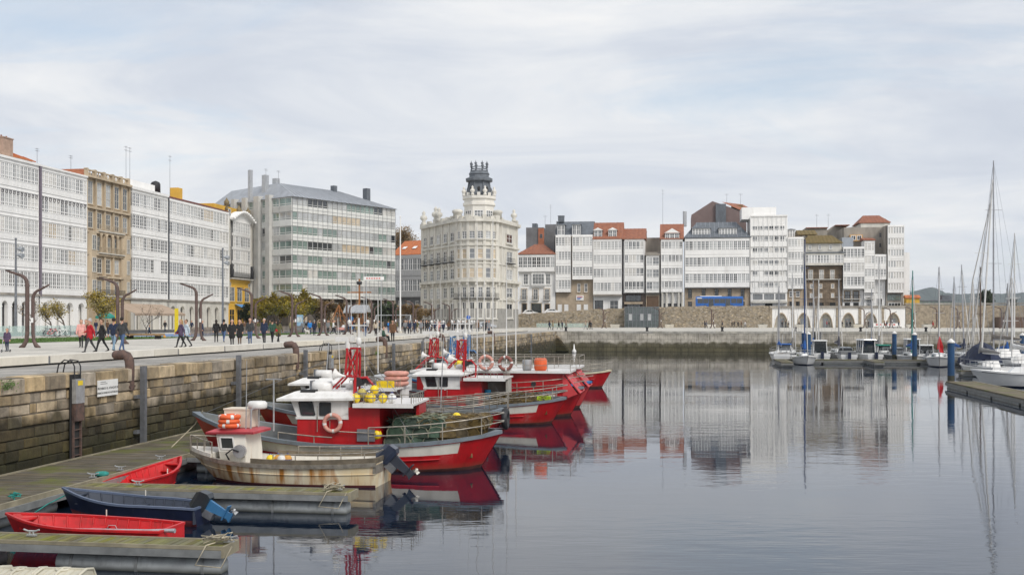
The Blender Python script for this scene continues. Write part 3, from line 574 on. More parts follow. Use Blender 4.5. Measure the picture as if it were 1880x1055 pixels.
for x0, x1 in ((0, W * 0.22), (W * 0.8, W)):              # canted side bays
    mb = MB(); mb.prism([(x0 + 0.2, 0.52), (x0 + 0.9, -0.35), (x1 - 0.9, -0.35), (x1 - 0.2, 0.52)], fl[0], fl[3]); mb.build('bay', M_beige, b)
    for k in range(3): window(b, x0 + 1.0, -0.45, fl[k] + 0.6, x1 - x0 - 2.0, fl[k + 1] - fl[k] - 1.3, 2, 3, G_mid, 0.0, M_cream)
mb = MB(); n = 16
for i in range(n): mb.lathe([(0.12, 0), (0.16, 0.35), (0.08, 0.6), (0.12, 0.85)], (W * (i + 0.5) / n, 0.3, ZT - 1.2), 6)
mb.box(0, W, 0.1, 0.55, ZT - 0.35, ZT - 0.15); mb.build('parapet_balusters', M_beige, b)
for i in range(6): MB().box(W * i / 5 - 0.3 + (0.3 if i == 0 else -0.3 if i == 5 else 0), W * i / 5 + 0.3 + (0.3 if i == 0 else -0.3 if i == 5 else 0), 0.05, 0.65, ZT - 1.25, ZT).build('parapet_pier', M_beige, b)
arcade(b, 0, W, 0, ZA, 4, M_beige, 0.6); MB().box(W * 0.45, W * 0.9, 5, 9, ZT - 1.3, ZT + 0.5).build('roof_hut', M_gable, b); antenna(b, 5, 6, ZT - 1, 4)
b, W = left_root('gallery_house', 'white gallery house with dark open casements next to the beige stone house', 240.5, 308)
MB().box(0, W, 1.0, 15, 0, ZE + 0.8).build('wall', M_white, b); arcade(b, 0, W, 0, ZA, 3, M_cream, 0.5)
gallery(b, 0.4, W - 0.1, ZA + 0.32, ZE, 5, 10, 3, MIXD, skip=[(1, 6), (1, 7)]); MB().box(W * 0.6, W * 0.8, -0.03, 0.3, ZA + 4.5, ZA + 8.6).build('blank_panel', M_white, b)
MB().box(0, W, -0.3, 1.0, ZE + 0.002, ZE + 0.5).build('cornice', M_white, b); MB().box(0.5, W - 0.5, 2.5, 12, ZE + 0.8, ZE + 2.4).build('attic', M_white, b)
for x in (7.5, 9): antenna(b, x, 5, ZE + 2.3, 7)
b, W = left_root('gallery_house', 'long white gallery house with dull red roof and water tank next to yellow building', 309, 419.5)
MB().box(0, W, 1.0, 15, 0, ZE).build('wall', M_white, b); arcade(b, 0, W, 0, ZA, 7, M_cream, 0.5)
gallery(b, 0.3, W - 0.05, ZA + 0.32, ZE, 5, 18, 5); pitched(b, 0, W, 0.2, 14, ZE + 0.17, 1.9, mat('dull_red_roof', (0.21, 0.085, 0.075), 0.8, 0.2, 1))
MB().box(0.02, 0.2, -0.2, 0.3, ZA, ZE).build('drainpipe', M_grey, b)
mb = MB(); mb.lathe([(1.0, 0), (1.0, 1.6), (0.8, 2.0), (0.1, 2.3)], (6.5, 6, ZE + 2.0), 14); [mb.cyl((6.5 + a, 6 + c3, ZE + 0.8), (6.5 + a, 6 + c3, ZE + 2.05), 0.08) for a in (-0.7, 0.7) for c3 in (-0.7, 0.7)]; mb.build('water_tank', M_black, b)
antenna(b, 13, 6, ZE + 1.6, 9); MB().box(17, 19, 6, 8, ZE + 1, ZE + 4.2).build('stair_head', M_yellow, b)
# yellow building with the arched white gallery
b, W = left_root('ochre_building', 'ochre yellow building with tall white arched gallery and wavy white eaves', 420.5, 466)
MB().box(0, W, 0.6, 15, 0, 11.3).build('base_wall', M_yellow, b); MB().box(0, W, 0.6, 15, 11.302, ZE - 1).build('wall', M_cream, b)
x0, x1 = W * 0.16, W * 0.84
gallery(b, x0, x1, 12.0, ZE - 1.6, 4, 7, 6, MIX, 0.82, 0.12, 3, 2)
for k in range(5):
    for x in (W * 0.05, W * 0.85): window(b, x, 0.45, 8 + 4.2 * k, W * 0.10, 2.6, 1, 3, G_mid, 0, M_cream)
for x in (0, W - 1.0): MB().box(x, x + 1.0, 0.2, 0.6, ZA, ZE - 1).build('pilaster', M_cream, b)
K = 12; pts = [(x0 - 1.2 + (x1 - x0 + 2.4) * k / K, -0.45 + 0, ZE - 1.4 + 1.9 * math.sin(math.pi * k / K)) for k in range(K + 1)]
mb = MB(); mb.loft([[(p[0], -0.9, p[2]), (p[0], 1.0, p[2]), (p[0], 1.0, p[2] + 0.4), (p[0], -0.9, p[2] + 0.4)] for p in pts]); [mb.ball((p[0], -0.9, p[2] + 0.2), 0.32, n=6, m=4) for p in pts]; mb.build('arched_eaves', M_white, b)
mb = MB(); mb.add([(pts[0][0], 0.1, ZE - 1.6)] + [(p[0], 0.1, p[2]) for p in pts] + [(pts[-1][0], 0.1, ZE - 1.6)], [tuple(range(K + 3))]); mb.build('tympanum', M_white, b)
MB().box(-1.5, W, 3, 14, ZE - 1, ZE + 2.0).build('attic', M_yellow, b)
for x in (1.0, W * 0.55, W - 1.2): MB().lathe([(0.4, 0), (0.5, 0.4), (0.2, 0.9), (0.6, 1.3), (0.65, 2.0), (0.3, 2.4), (0.08, 2.9)], (x, 1.0, ZE - 1 + (0.6 if x > 2 else 1.6)), 8).build('finial', mat('bronze_finial', (0.20, 0.15, 0.07), 0.6), b)
for k in range(3): opening(b, W * (0.1 + 0.3 * k), W * (0.3 + 0.3 * k), 0.1, 4.4, 0.6, 'window', G_dark, M_yellow, M_yellow, 2, 3); opening(b, W * (0.1 + 0.3 * k), W * (0.3 + 0.3 * k), 6.2, 9.5, 0.6, 'window', G_mid, M_cream, M_yellow, 2, 3)
balcony(b, W * 0.08, W * 0.92, 11.6, 0.6, M_black, 1.3, 1.1)
for x in (W * 0.1, W * 0.9): MB().lathe([(0.5, 0), (0.35, 0.6), (0.55, 1.6), (0.3, 2.2), (0.5, 3.0)], (x, -0.1, 11.7), 8).build('caryatid', M_black, b)
MB().add([(W * 0.3, 0.5, 5.6), (W * 1.1, 0.5, 5.6), (W * 1.1, -2.6, 4.2), (W * 0.3, -2.6, 4.2)], [(0, 1, 2, 3)]).build('awning', mat('blue_canvas', (0.10, 0.30, 0.62), 0.8, 0.15), b)
# ---------------------------------------------------------------- glass-fronted block
def seg_root(name, label, A, B, z): 
    d = B - A; return thing(name, label, 'building', (A.x, A.y, z), math.atan2(d.y, d.x)), math.hypot(d.x, d.y)
A = P(430, 589, 270); Bc = P(537, 589, 255); C = P(726, 589, 285)
b, W = seg_root('glass_block', 'tall grey apartment block with green curtain-wall glazing and hipped zinc roof', Bc, C, GZ)
ztop = 34 - GZ; zlo = 10.3 - GZ; fh = (ztop - zlo) / 7; r = random.Random(9); n = 22; w = W / n
loc = lambda p: (Matrix.Rotation(-b.rotation_euler.z, 3, 'Z') @ (Vector(p) - Vector((Bc.x, Bc.y, 0))))
la = loc((A.x, A.y, 0)); lD = loc((C.x, C.y, 0)); bk = Vector((W - 4, 17)); bk2 = Vector((la.x + 4, la.y + 14))
MB().prism([(0.1, 0.35), (W, 0.35), (bk.x, bk.y), (bk2.x, bk2.y), (la.x, la.y)], zlo, ztop).build('wall', M_gable, b)
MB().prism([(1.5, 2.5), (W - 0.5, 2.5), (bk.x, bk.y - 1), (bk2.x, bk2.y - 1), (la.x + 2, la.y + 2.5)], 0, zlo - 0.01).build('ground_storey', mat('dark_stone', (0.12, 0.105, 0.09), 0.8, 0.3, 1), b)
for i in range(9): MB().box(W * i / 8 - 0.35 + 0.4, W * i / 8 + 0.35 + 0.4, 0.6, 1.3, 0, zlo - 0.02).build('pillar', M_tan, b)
for i in range(8): window(b, W * (i + 0.22) / 8, 2.35, 3.6, W * 0.08, 2.6, 3, 2, G_lite)
M_panel = mat('pale_panel', (0.70, 0.70, 0.67), 0.4, 0.1, 0.5)
for f in range(7):
    z = zlo + f * fh; bd = MB().box(-0.02, W, 0.0, 0.36, z, z + fh * 0.42).build('spandrel_band', M_panel, b)
    mb = MB(); [mb.box(w * i - 0.025, w * i + 0.025, -0.06, 0.0, z, z + fh) for i in range(n + 1)]; mb.box(0, W, -0.05, -0.002, z + fh * 0.2, z + fh * 0.2 + 0.06); mb.build('mullions', M_grey, bd)
    g0 = G_green
    for i in range(n):
        if r.random() < 0.35: g0 = pick(r, [(G_green, 6), (G_lite, 4), (G_dark, 1.3), (G_cur, 1.5), (G_warm, 0.5)])
        window(b, w * i + 0.03, 0.08, z + fh * 0.42, w - 0.06, fh * 0.58 - 0.02, 1, 1, g0, 0.25, M_panel, fw=0.07)
dl = Vector((0.0, 0.0)) - Vector((la.x, la.y)); WL = dl.length; al = math.atan2(dl.y, dl.x)
sd2 = put('side_front', None, b, (la.x, la.y, 0), al); sd2.empty_display_size = 0.1
for i, (xa, xb) in enumerate(((0.0, 1.6), (4.6, 6.2), (9.4, 11.4), (14.0, 15.6))):
    MB().box(xa, xb, -1.1, 0.3, zlo, ztop + 0.9).build('projecting_bay', mat('grey_panel', (0.54, 0.53, 0.50), 0.6, 0.15, 0.5), sd2)
for f in range(7):
    z = zlo + f * fh
    for xa, xb, q in ((1.7, 4.5, 2), (6.3, 9.3, 2), (11.5, 13.9, 2), (15.7, 18.2, 2), (18.3, WL - 0.1, 2)):
        MB().box(xa, xb, -0.25, 0.3, z, z + fh * 0.4).build('spandrel_band', M_panel if f % 2 else MATS['grey_panel'], sd2)
        window(sd2, xa, -0.15, z + fh * 0.4, xb - xa, fh * 0.58, q, 1, pick(r, [(G_green, 3), (G_dark, 2), (G_lite, 3)]), 0.25, M_panel)
zr = ztop + 0.02; rz0 = 38.2 - GZ; e = 0.5
mb = MB(); pr = [(-e, -e), (W + e, -e), (bk.x + e, bk.y + e), (bk2.x, bk2.y + e), (la.x - e, la.y - e)]; rg = [(4, 9), (W - 12, 9), (la.x + 6, la.y + 8)]
mb.add([(p[0], p[1], zr) for p in pr] + [(p[0], p[1], rz0) for p in rg], [(0, 1, 6, 5), (1, 2, 6), (2, 3, 7, 5, 6), (3, 4, 7), (4, 0, 5, 7), (4, 3, 2, 1, 0)]); rf = mb.build('roof', M_zinc, b)
mb = MB(); [mb.bar((x, -e, zr + 0.03), (4 + (W - 16) * x / W, 9, rz0 + 0.03), 0.10, 0.10) for x in np.linspace(0, W, 26)]; mb.build('roof_seams', M_seam, rf)
for x, y, h, w2 in ((-4, 10, 3.2, 0.8), (2.5, 12, 2.8, 1.2), (6, 12, 2.2, 1.3), (22, 8, 1.6, 1.2), (31, 5, 1.6, 1.4)): MB().box(x, x + w2, y, y + w2, ztop - 1, rz0 + h * 0.75).build('flue', M_galv if h > 2 else M_slate, rf)
antenna(b, 0, 9, rz0, 3); antenna(b, 4, 9, rz0, 3)
# small orange-roofed house
b, W = seg_root('orange_roof_house', 'grey house with bright orange tiled roof and skylights behind the glass block', P(718, 589, 305), P(790, 589, 298), GZ)
Yb = 302; zt = ZP(468, Yb) - GZ; zm = ZP(545, Yb) - GZ
MB().box(0, W, 0.8, 14, 0, zm).build('wall', M_gable, b); gallery(b, 0, W, zm, zt, 2, 9, 12, MIXD, 0.55, 0, 2, 2, wall=mat('pale_grey', (0.45, 0.45, 0.45), 0.7))
pitched(b, 0, W, 0.3, 13, zt + 0.17, 4.3, M_otile)
for x in (2, 5.5): MB().add([(x, 2.3, zt + 1.95), (x + 1.3, 2.3, zt + 1.95), (x + 1.3, 3.4, zt + 2.65), (x, 3.4, zt + 2.65)], [(0, 1, 2, 3)]).build('skylight', M_white, b)
for i in range(3): opening(b, 2 + 3 * i, 3.1 + 3 * i, zm - 3.2, zm - 1.0, 0.8, 'window', G_dark, M_white, M_gable)
MB().box(W * 0.45, W * 0.9, 14, 20, zt, zt + 7).build('rear_wing', M_white, b)
# ---------------------------------------------------------------- ornate corner building with the tower
Yt = 241; Zy = lambda y: ZP(y, Yt); base = Vector((-7.9, 245.6, GZ))
b = thing('ornate_building', 'ornate cream corner building with rounded front and dark cupola tower', 'building', base)
def rel(px, Y): p = P(px, 589, Y); return Vector((p.x - base.x, p.y - base.y))
A, Bp, Cp, D = rel(776, 262), rel(838, 243), rel(912, 243), rel(951, 257)
rad = 5.2; a0 = math.atan2(Bp.y, Bp.x); a1 = math.atan2(Cp.y, Cp.x)
if a0 > 0: a0 -= 2 * math.pi
NF = 6; arc = [Vector((rad * math.cos(a0 + (a1 - a0) * k / NF), rad * math.sin(a0 + (a1 - a0) * k / NF))) for k in range(NF + 1)]
front = [A] + arc + [D]; back = [D + Vector((-2, 16)), A + Vector((4, 12))]
def offs(pl, d):
    out = []
    for i, p in enumerate(pl):
        n1 = None
        for q0, q1 in ((pl[i - 1] if i else None, p), (p, pl[i + 1] if i + 1 < len(pl) else None)):
            if q0 is None or q1 is None: continue
            t2 = (q1 - q0).normalized(); nn = Vector((t2.y, -t2.x)); n1 = nn if n1 is None else (n1 + nn)
        out.append(p + n1.normalized() * d)
    return out
def tier(name, z0, z1, d, m=M_cream, parent=None): mb = MB(); mb.prism([tuple(p) for p in offs(front, d) + back], z0 - GZ, z1 - GZ); return mb.build(name, m, parent or b)
zs = [GZ, Zy(566), Zy(549), Zy(515), Zy(483), Zy(449), Zy(404)]
tier('base_course', -0.2 + GZ, zs[1], 0.12, mat('grey_plinth', (0.30, 0.29, 0.27), 0.8, 0.2, 1)); tier('wall', zs[1] + 0.002, zs[6], 0.0)
for z, d, h in ((zs[2] , 0.3, 0.35), (zs[3], 0.9, 0.55), (zs[4], 0.25, 0.3), (zs[5], 0.4, 0.35), (zs[6], 0.75, 0.6)): tier('cornice', z - h / 2, z + h / 2, d)
tier('parapet', zs[6] + 0.302, Zy(398), 0.1)
r = random.Random(11)
def wall_windows(p0, p1, n, rows, parent=b, marg=0.08):
    d = p1 - p0; Ls = d.length; d = d / Ls; nn = Vector((d.y, -d.x)); an = math.atan2(d.y, d.x); w = Ls / n
    for (y0, y1, g, wfr, nx, ny, kind) in rows:
        for i in range(n):
            ww = w * wfr; q = p0 + d * (w * (i + 0.5) - ww / 2) + nn * 0.13; z0 = Zy(y1) - GZ; hh = Zy(y0) - Zy(y1)
            gg = g if not isinstance(g, list) else pick(r, g)
            o = window(parent, q.x, q.y, z0, ww, hh, nx, ny, gg, 0, M_white, an)
            mb = MB(); e = 0.2; mb.box(-e, 0, -0.1, 0.1, -0.1, hh + e); mb.box(ww, ww + e, -0.1, 0.1, -0.1, hh + e); mb.box(0, ww, -0.1, 0.1, hh, hh + e); mb.box(-e * 1.6, ww + e * 1.6, -0.28, 0.1, -0.3, -0.1)
            if kind == 'arch': mb.loft([[(ww / 2 + q2 * math.cos(math.pi * k / 6), yy, hh + e + q2 * 0.6 * math.sin(math.pi * k / 6)) for q2, yy in ((ww / 2 + 0.2, -0.14), (ww / 2 + 0.2, 0.1), (ww / 2 - 0.05, 0.1), (ww / 2 - 0.05, -0.14))] for k in range(7)])
            s2 = mb.build('surround', M_cream, o)
            if kind == 'balc':
                m2 = MB(); m2.bar((-0.3, -0.6, 0.95), (ww + 0.3, -0.6, 0.95), 0.06); [m2.bar((x, -0.6, -0.1), (x, -0.6, 0.95), 0.035) for x in np.linspace(-0.3, ww + 0.3, 8)]; m2.box(-0.4, ww + 0.4, -0.7, 0.0, -0.32, -0.12); m2.build('balcony', M_black, o)
gl = [(G_mid, 3), (G_dark, 2), (G_lite, 1)]
rowsL = [(424, 441, gl, 0.5, 2, 2, ''), (457, 478, gl, 0.5, 2, 3, 'balc'), (491, 511, gl, 0.5, 2, 3, 'arch'), (526, 546, gl, 0.5, 2, 3, 'arch'), (556, 583, G_dark, 0.46, 2, 2, 'arch')]
rowsR = [(424, 438, gl, 0.75, 2, 3, ''), (456, 475, [(G_warm, 4), (G_mid, 1)], 0.72, 1, 2, ''), (491, 510, [(G_warm, 4), (G_mid, 1)], 0.72, 1, 2, ''), (526, 546, gl, 0.6, 2, 3, 'balc'), (554, 584, G_dark, 0.6, 2, 2, '')]
wall_windows(A, Bp, 5, rowsL); [wall_windows(arc[k], arc[k + 1], 1, rowsR) for k in range(NF)]; wall_windows(Cp + (D - Cp) * 0.22, D - (D - Cp) * 0.1, 1, [(q[0], q[1], q[2], 0.42, 2, 2, q[6]) for q in rowsL])
for i, q in enumerate([A + (Bp - A) * f for f in (0.01, 0.2, 0.4, 0.6, 0.8)] + arc + [Cp + (D - Cp) * f for f in (0.2, 0.92)]):      # giant pilasters and their parapet piers
    nr = q.normalized() if 4 < i < 12 else Vector((-0.82, -0.57)) if i < 5 else Vector((0.95, -0.32)); an = math.atan2(nr.y, nr.x); tf = lambda p, q=q, an=an: (q.x + p[0] * math.cos(an) - p[1] * math.sin(an), q.y + p[0] * math.sin(an) + p[1] * math.cos(an), p[2]); w_ = 0.42 if i not in (0, 5, 11) else 0.75
    MB().box(-0.3, 0.24, -w_, w_, zs[1] - GZ, zs[3] - GZ - 0.3, tf=tf).build('pilaster', M_cream, b); MB().box(-0.3, 0.2, -w_ * 0.8, w_ * 0.8, zs[3] - GZ + 0.28, zs[6] - GZ - 0.31, tf=tf).build('pilaster', M_cream, b)
    MB().box(-0.6, 0.35, -w_ * 1.1, w_ * 1.1, zs[6] - GZ + 0.303, Zy(396 - 2 * (i % 2)) - GZ, tf=tf).build('parapet_pier', M_cream, b); MB().box(-0.2, 0.75, -w_ * 0.5, w_ * 0.5, zs[3] - GZ - 0.95, zs[3] - GZ - 0.28, tf=tf).build('corbel', M_cream, b)
def finial(x, y, z, sc=1.0, m=None, parent=b): return MB().lathe([(0.5 * sc, 0), (0.55 * sc, 0.5 * sc), (0.3 * sc, 0.8 * sc), (0.75 * sc, 1.3 * sc), (0.7 * sc, 1.8 * sc), (0.25 * sc, 2.1 * sc), (0.4 * sc, 2.5 * sc), (0.05, 3.0 * sc)], (x, y, z), 10).build('finial', m or M_cream, parent)
for q, sc in ((0.03, 1.15), (0.4, 1.25), (0.5, 1.1)): p = A + (Bp - A) * q; finial(p.x, p.y + 0.5, Zy(398) - GZ, sc)
for q in (0.2, 0.62, 0.75, 0.88, 1.0): p = A + (Bp - A) * q; MB().box(p.x - 0.5, p.x + 0.5, p.y + 0.2, p.y + 1.2, Zy(399) - GZ, Zy(393) - GZ).build('parapet_pier', M_cream, b)
p = D - (D - Cp) * 0.2; finial(p.x, p.y + 0.6, Zy(397) - GZ, 1.0); p = Cp + (D - Cp) * 0.05; MB().lathe([(0.9, 0), (0.85, 1.0), (1.05, 1.15), (1.05, 1.6), (0.7, 1.8)], (p.x, p.y + 0.8, Zy(398) - GZ), 12).build('parapet_drum', M_cream, b)
MB().lathe([(1.0, 0), (0.95, 1.0), (1.2, 1.15), (1.2, 1.6), (0.8, 1.9)], (Bp.x + 0.2, Bp.y + 0.6, Zy(398) - GZ), 12).build('parapet_drum', M_cream, b)
mb = MB(); mb.add([(A.x + 3, A.y + 4, Zy(400) - GZ), (D.x - 1, D.y + 2, Zy(400) - GZ), (D.x - 2, D.y + 14, Zy(400) - GZ), (A.x + 5, A.y + 12, Zy(400) - GZ), (-3, 11, Zy(386) - GZ)], [(0, 1, 4), (1, 2, 4), (2, 3, 4), (3, 0, 4)]); mb.build('roof', M_tile, b)
tz = Zy(400) - GZ; tr = 3.55; t_ = put('tower', None, b, (0.5, 0.2, 0)); t_.empty_display_size = 0.1; ro = math.pi / 8
Zr = lambda y: Zy(y) - GZ
MB().lathe([(tr, tz - 0.5), (tr, Zr(375)), (tr + 0.35, Zr(374)), (tr + 0.35, Zr(370)), (tr + 0.05, Zr(369)), (tr + 0.05, Zr(363)), (tr + 0.45, Zr(362)), (tr + 0.45, Zr(357)), (tr - 0.4, Zr(356.5))], (0, 0, 0), 8, 0, False, ro).build('tower_wall', mat('tower_white', (0.74, 0.71, 0.65), 0.7, 0.12, 0.6), t_)
for k in range(8):
    a = ro + math.pi / 8 + k * math.pi / 4; ap = tr * math.cos(math.pi / 8); c2 = Vector((math.cos(a), math.sin(a))); tg = Vector((-c2.y, c2.x)); q = c2 * (ap + 0.08) - tg * 1.0
    window(t_, q.x, q.y, Zr(397), 2.0, Zr(384) - Zr(397), 3, 2, G_mid, 0, M_white, math.atan2(tg.y, tg.x), 0.12, 0.1)
    a = ro + k * math.pi / 4
    finial((tr + 0.1) * math.cos(a), (tr + 0.1) * math.sin(a), Zr(357), 0.72, MATS['tower_white'], t_)
    a += math.pi / 8; MB().box(-0.35, 0.35, -0.35, 0.35, Zr(357), Zr(351), tf=lambda p, a=a: (p[0] + (tr - 0.2) * math.cos(a), p[1] + (tr - 0.2) * math.sin(a), p[2])).build('merlon', MATS['tower_white'], t_)
cup = MB().lathe([(3.0, Zr(357)), (2.85, Zr(347)), (2.5, Zr(335)), (2.4, Zr(330)), (3.2, Zr(328)), (3.25, Zr(324)), (2.4, Zr(321)), (2.3, Zr(316)), (2.5, Zr(315)), (2.1, Zr(310)), (1.95, Zr(308))], (0, 0, 0), 8, 0, False, ro).build('cupola', M_slate, b, (0.5, 0.2, 0))
for k in range(8):
    a = ro + k * math.pi / 4; c2 = Vector((math.cos(a), math.sin(a)))
    MB().path([(c2.x * 3.0, c2.y * 3.0, Zr(357)), (c2.x * 2.52, c2.y * 2.52, Zr(335)), (c2.x * 2.45, c2.y * 2.45, Zr(330))], 0.2, 6).build('rib', M_slate, cup)
    MB().lathe([(0.26, 0), (0.1, 0.3), (0.1, 0.75), (0.3, 1.0), (0.12, 1.25), (0.36, 1.6), (0.1, 1.9), (0.02, 2.3)], (1.9 * c2.x, 1.9 * c2.y, Zr(309)), 8).build('crown_finial', M_slate, cup)
    a += math.pi / 8; MB().ball((2.5 * math.cos(a), 2.5 * math.sin(a), Zr(344)), (0.35, 0.35, 0.6)).build('oculus', M_dark, cup)
mb = MB(); mb.torus((0, 0, Zr(302)), 1.9, 0.1, 'z', 16, 5); mb.torus((0, 0, Zr(306)), 1.9, 0.1, 'z', 16, 5); mb.build('crown_rail', M_slate, cup)
# ---------------------------------------------------------------- far row above the stone retaining wall
MIXF = [(G_mid, 5), (G_dark, 1.6), (G_lite, 2.5), (G_cur, 1.5)]
SF = 295.0; SRW = 283.0
def T_OF(px, s): k = (px - CX) / F; return (k * U.y * s - QO.x - U.x * s) / (V.x - k * V.y)
def YAT(px, s): return Q(s, T_OF(px, s)).y
ST = [(930, 584), (960, 580), (1020, 577), (1090, 572), (1200, 568.5), (1300, 566.5), (1420, 566), (1700, 567), (1900, 567)]      # street level, read along the fronts
def street_z(px):
    for (a, ya), (c2, yc) in zip(ST, ST[1:]):
        if px <= c2 or c2 == 1900: f = max(0, (px - a) / (c2 - a)); return ZP(ya + (yc - ya) * f, YAT(px, SF))
mb = MB(); ring = []
for px in range(930, 1720, 20): a = Q(SRW + 0.3, T_OF(px, SRW)); c2 = Q(SF + 40, T_OF(px, SRW) + 1); z = street_z(px); ring.append([(a.x, a.y, z), (c2.x, c2.y, z)])
mb.loft([q for q in ring], 0, False, False); struct(mb.build('street', MATS['asphalt']))
rw = thing('retaining_wall', 'rough rubble stone retaining wall holding up the street above the promenade', 'wall', (0, 0, 0))
mb = MB(); rg = []
for px in list(range(930, 1420, 10)) + [1415]:
    t = T_OF(px, SRW); z = street_z(px) + 0.55 + 0.12 * math.sin(px * 0.4); rg.append([Q(SRW, t, GZ - 0.5), Q(SRW, t, z), Q(SRW + 0.5, t, z), Q(SRW + 0.5, t, GZ - 0.5)])
rg.sort(key=lambda q: q[0].x); mb.loft(rg, 0); mb.build('wall_face', M_rubble, rw)
rr = random.Random(21); mb = MB(); t0, t1 = T_OF(932, SRW), T_OF(1412, SRW)
for k in range(2200):                                     # face stones standing proud of the mortar
    t = rr.uniform(t0, t1); px = CX + F * (Q(SRW, t).x / Q(SRW, t).y); zt = street_z(px) + 0.4; z = rr.uniform(GZ, zt); p = Q(SRW - 0.02, t, z)
    a, h = rr.uniform(0.12, 0.32), rr.uniform(0.08, 0.18); mb.add([p + V * x * a + Vector((0, 0, y * h)) - U * (0.0 if q else 0.045) for q in (1, 0) for x, y in ((-1, -1), (1, -0.9), (0.9, 1), (-0.95, 0.9))] , [(4, 5, 6, 7)] + [(i, (i + 1) % 4, 4 + (i + 1) % 4, 4 + i) for i in range(4)])
o = mb.build('stones', mat('rubble_face', (0.42, 0.355, 0.265), 0.95, 0.4, 1.5, 0.5, 6, island=0.25), rw); o['kind'] = 'stuff'
def far_root(name, label, px0, px1):
    t0, t1 = T_OF(px0, SF), T_OF(px1, SF); z = street_z((px0 + px1) / 2); Y = (YAT(px0, SF) + YAT(px1, SF)) / 2
    return thing(name, label, 'building', Q(SF, t0, z), RQ), t1 - t0, (lambda y: ZP(y, Y) - z), (lambda px: T_OF(px, SF) - t0)
def body(b, W, z0, z1, m, y=0.9, d=15, name='wall'): return MB().box(0.02, W - 0.02, y, d, z0 - 3, z1).build(name, m, b)
b, W, Z, X = far_root('white_house', 'small white house with red roof, glazed top floor and shop, beside ornate building', 951, 1019)
body(b, W, 0, Z(468), M_white); gallery(b, 0.1, W - 0.1, Z(498), Z(467), 1, 8, 1, MIXD, 0.62, 0.25, 2, 2); MB().box(0, W, 0.2, 0.9, Z(499.5), Z(498) - 0.005).build('gallery_floor', M_white, b)
pitched(b, 0, W, 0, 13, Z(467) + 0.2, 3.0, M_tile, 4)
for a, c2 in ((960, 969), (977, 999), (1001, 1010)): opening(b, X(a), X(c2), Z(522), Z(502), 0.85 if c2 - a < 12 else 0.25, 'window', G_mid, M_white, M_white, 2 if c2 - a < 12 else 4, 3)
MB().box(X(976), X(1000), 0.3, 0.9, Z(526), Z(501)).build('oriel', M_white, b)
for a in (957, 978, 999): opening(b, X(a), X(a + 9), Z(550), Z(530), 0.9, 'window', G_mid, M_white, M_tan, 2, 3); balcony(b, X(a) - 0.3, X(a + 9) + 0.3, Z(550), 0.9)
opening(b, X(958), X(966), 0, Z(557), 0.9, 'door', surround=M_tan); opening(b, X(975), X(993), 0, Z(557), 0.9, 'window', G_dark, mat('shop_green', (0.03, 0.07, 0.06), 0.4), M_tan, 3, 1); opening(b, X(1000), X(1008), 0, Z(558), 0.9, 'door', surround=M_tan)
b, W, Z, X = far_root('gallery_house', 'white twin-bay gallery house with slate dormers over a tan stone base', 1019.5, 1088)
body(b, W, 0, Z(432), M_tan, 1.2); gallery(b, 0.1, X(1048), Z(536), Z(431), 4, 5, 2, MIXF, 0.6, 0.2, 3, 2, depth=1.2); gallery(b, X(1051), W, Z(513), Z(431), 3, 6, 3, MIXF, 0.6, 0.2, 3, 2, depth=1.2)
MB().add([(0, 1, Z(431)), (W, 1, Z(431)), (W, 6, Z(403)), (0, 6, Z(403)), (0, 16, Z(403)), (W, 16, Z(403))], [(0, 1, 2, 3), (3, 2, 5, 4)]).build('roof', M_slate, b)
MB().add([(0, 1, Z(432)), (0, 6, Z(403)), (0, 16, Z(403)), (0, 16, -3), (0, 1, -3), (-0.3, 1, Z(432)), (-0.3, 6, Z(401)), (-0.3, 16, Z(401)), (-0.3, 16, -3), (-0.3, 1, -3)], [(0, 1, 2, 3, 4), (9, 8, 7, 6, 5), (5, 6, 1, 0), (6, 7, 2, 1)]).build('party_wall', M_gable, b)
dormer(b, X(1023), X(1036), 0.9, Z(431), Z(412), M_slate, 2); dormer(b, X(1050), X(1065), 0.9, Z(431), Z(412), M_slate, 2)
for a in (1059, 1072): opening(b, X(a), X(a + 6), Z(536), Z(520), 1.2, 'window', G_dark, M_white, M_tan)
for a in (1023, 1035, 1058, 1071): opening(b, X(a), X(a + 8), 0, Z(558), 1.2, 'door', frame=M_white, surround=M_tan)
MB().box(X(1057), X(1071), 1.05, 1.18, Z(551), Z(542)).build('shop_sign', M_white, b); [MB().box(X(1059), X(1069) - 0.3 * k, 1.0, 1.049, Z(545 + 2.2 * k), Z(543.8 + 2.2 * k)).build('text_line', mat('sign_red', (0.6, 0.05, 0.04), 0.5) if k == 0 else mat('sign_blue', (0.05, 0.12, 0.45), 0.5), b) for k in range(3)]
chimney(b, 0.2, 5, Z(404), 1.6, 1.6, 1.6, M_slate, 0)
b, W, Z, X = far_root('gallery_house', 'white gallery house with red roof and two arched white dormers', 1089, 1142)
body(b, W, 0, Z(439), M_white, 1.0); gallery(b, 0.05, W - 0.1, Z(540), Z(439), 4, 8, 4, [(G_lite, 4), (G_cur, 3), (G_mid, 2)], 0.62, 0.2, 3, 2)
pitched(b, 0, W, 0.1, 12, Z(439) + 0.17, 4.8, M_tile); [dormer(b, X(a), X(a + 15), 0.6, Z(437), Z(422), M_tile, 2, True) for a in (1090, 1117)]
opening(b, X(1091), X(1107), 0, Z(551), 1.0, 'window', G_dark, M_dark, M_white, 2, 2); opening(b, X(1119), X(1135), 0, Z(551), 1.0, 'window', G_dark, M_white, M_white, 2, 2); MB().box(0, W, -0.3, 1.0, Z(543), Z(540.2)).build('gallery_floor', M_oldconc, b)
b, W, Z, X = far_root('gallery_house', 'narrow white house with large square panes over a dark shopfront', 1144, 1184)
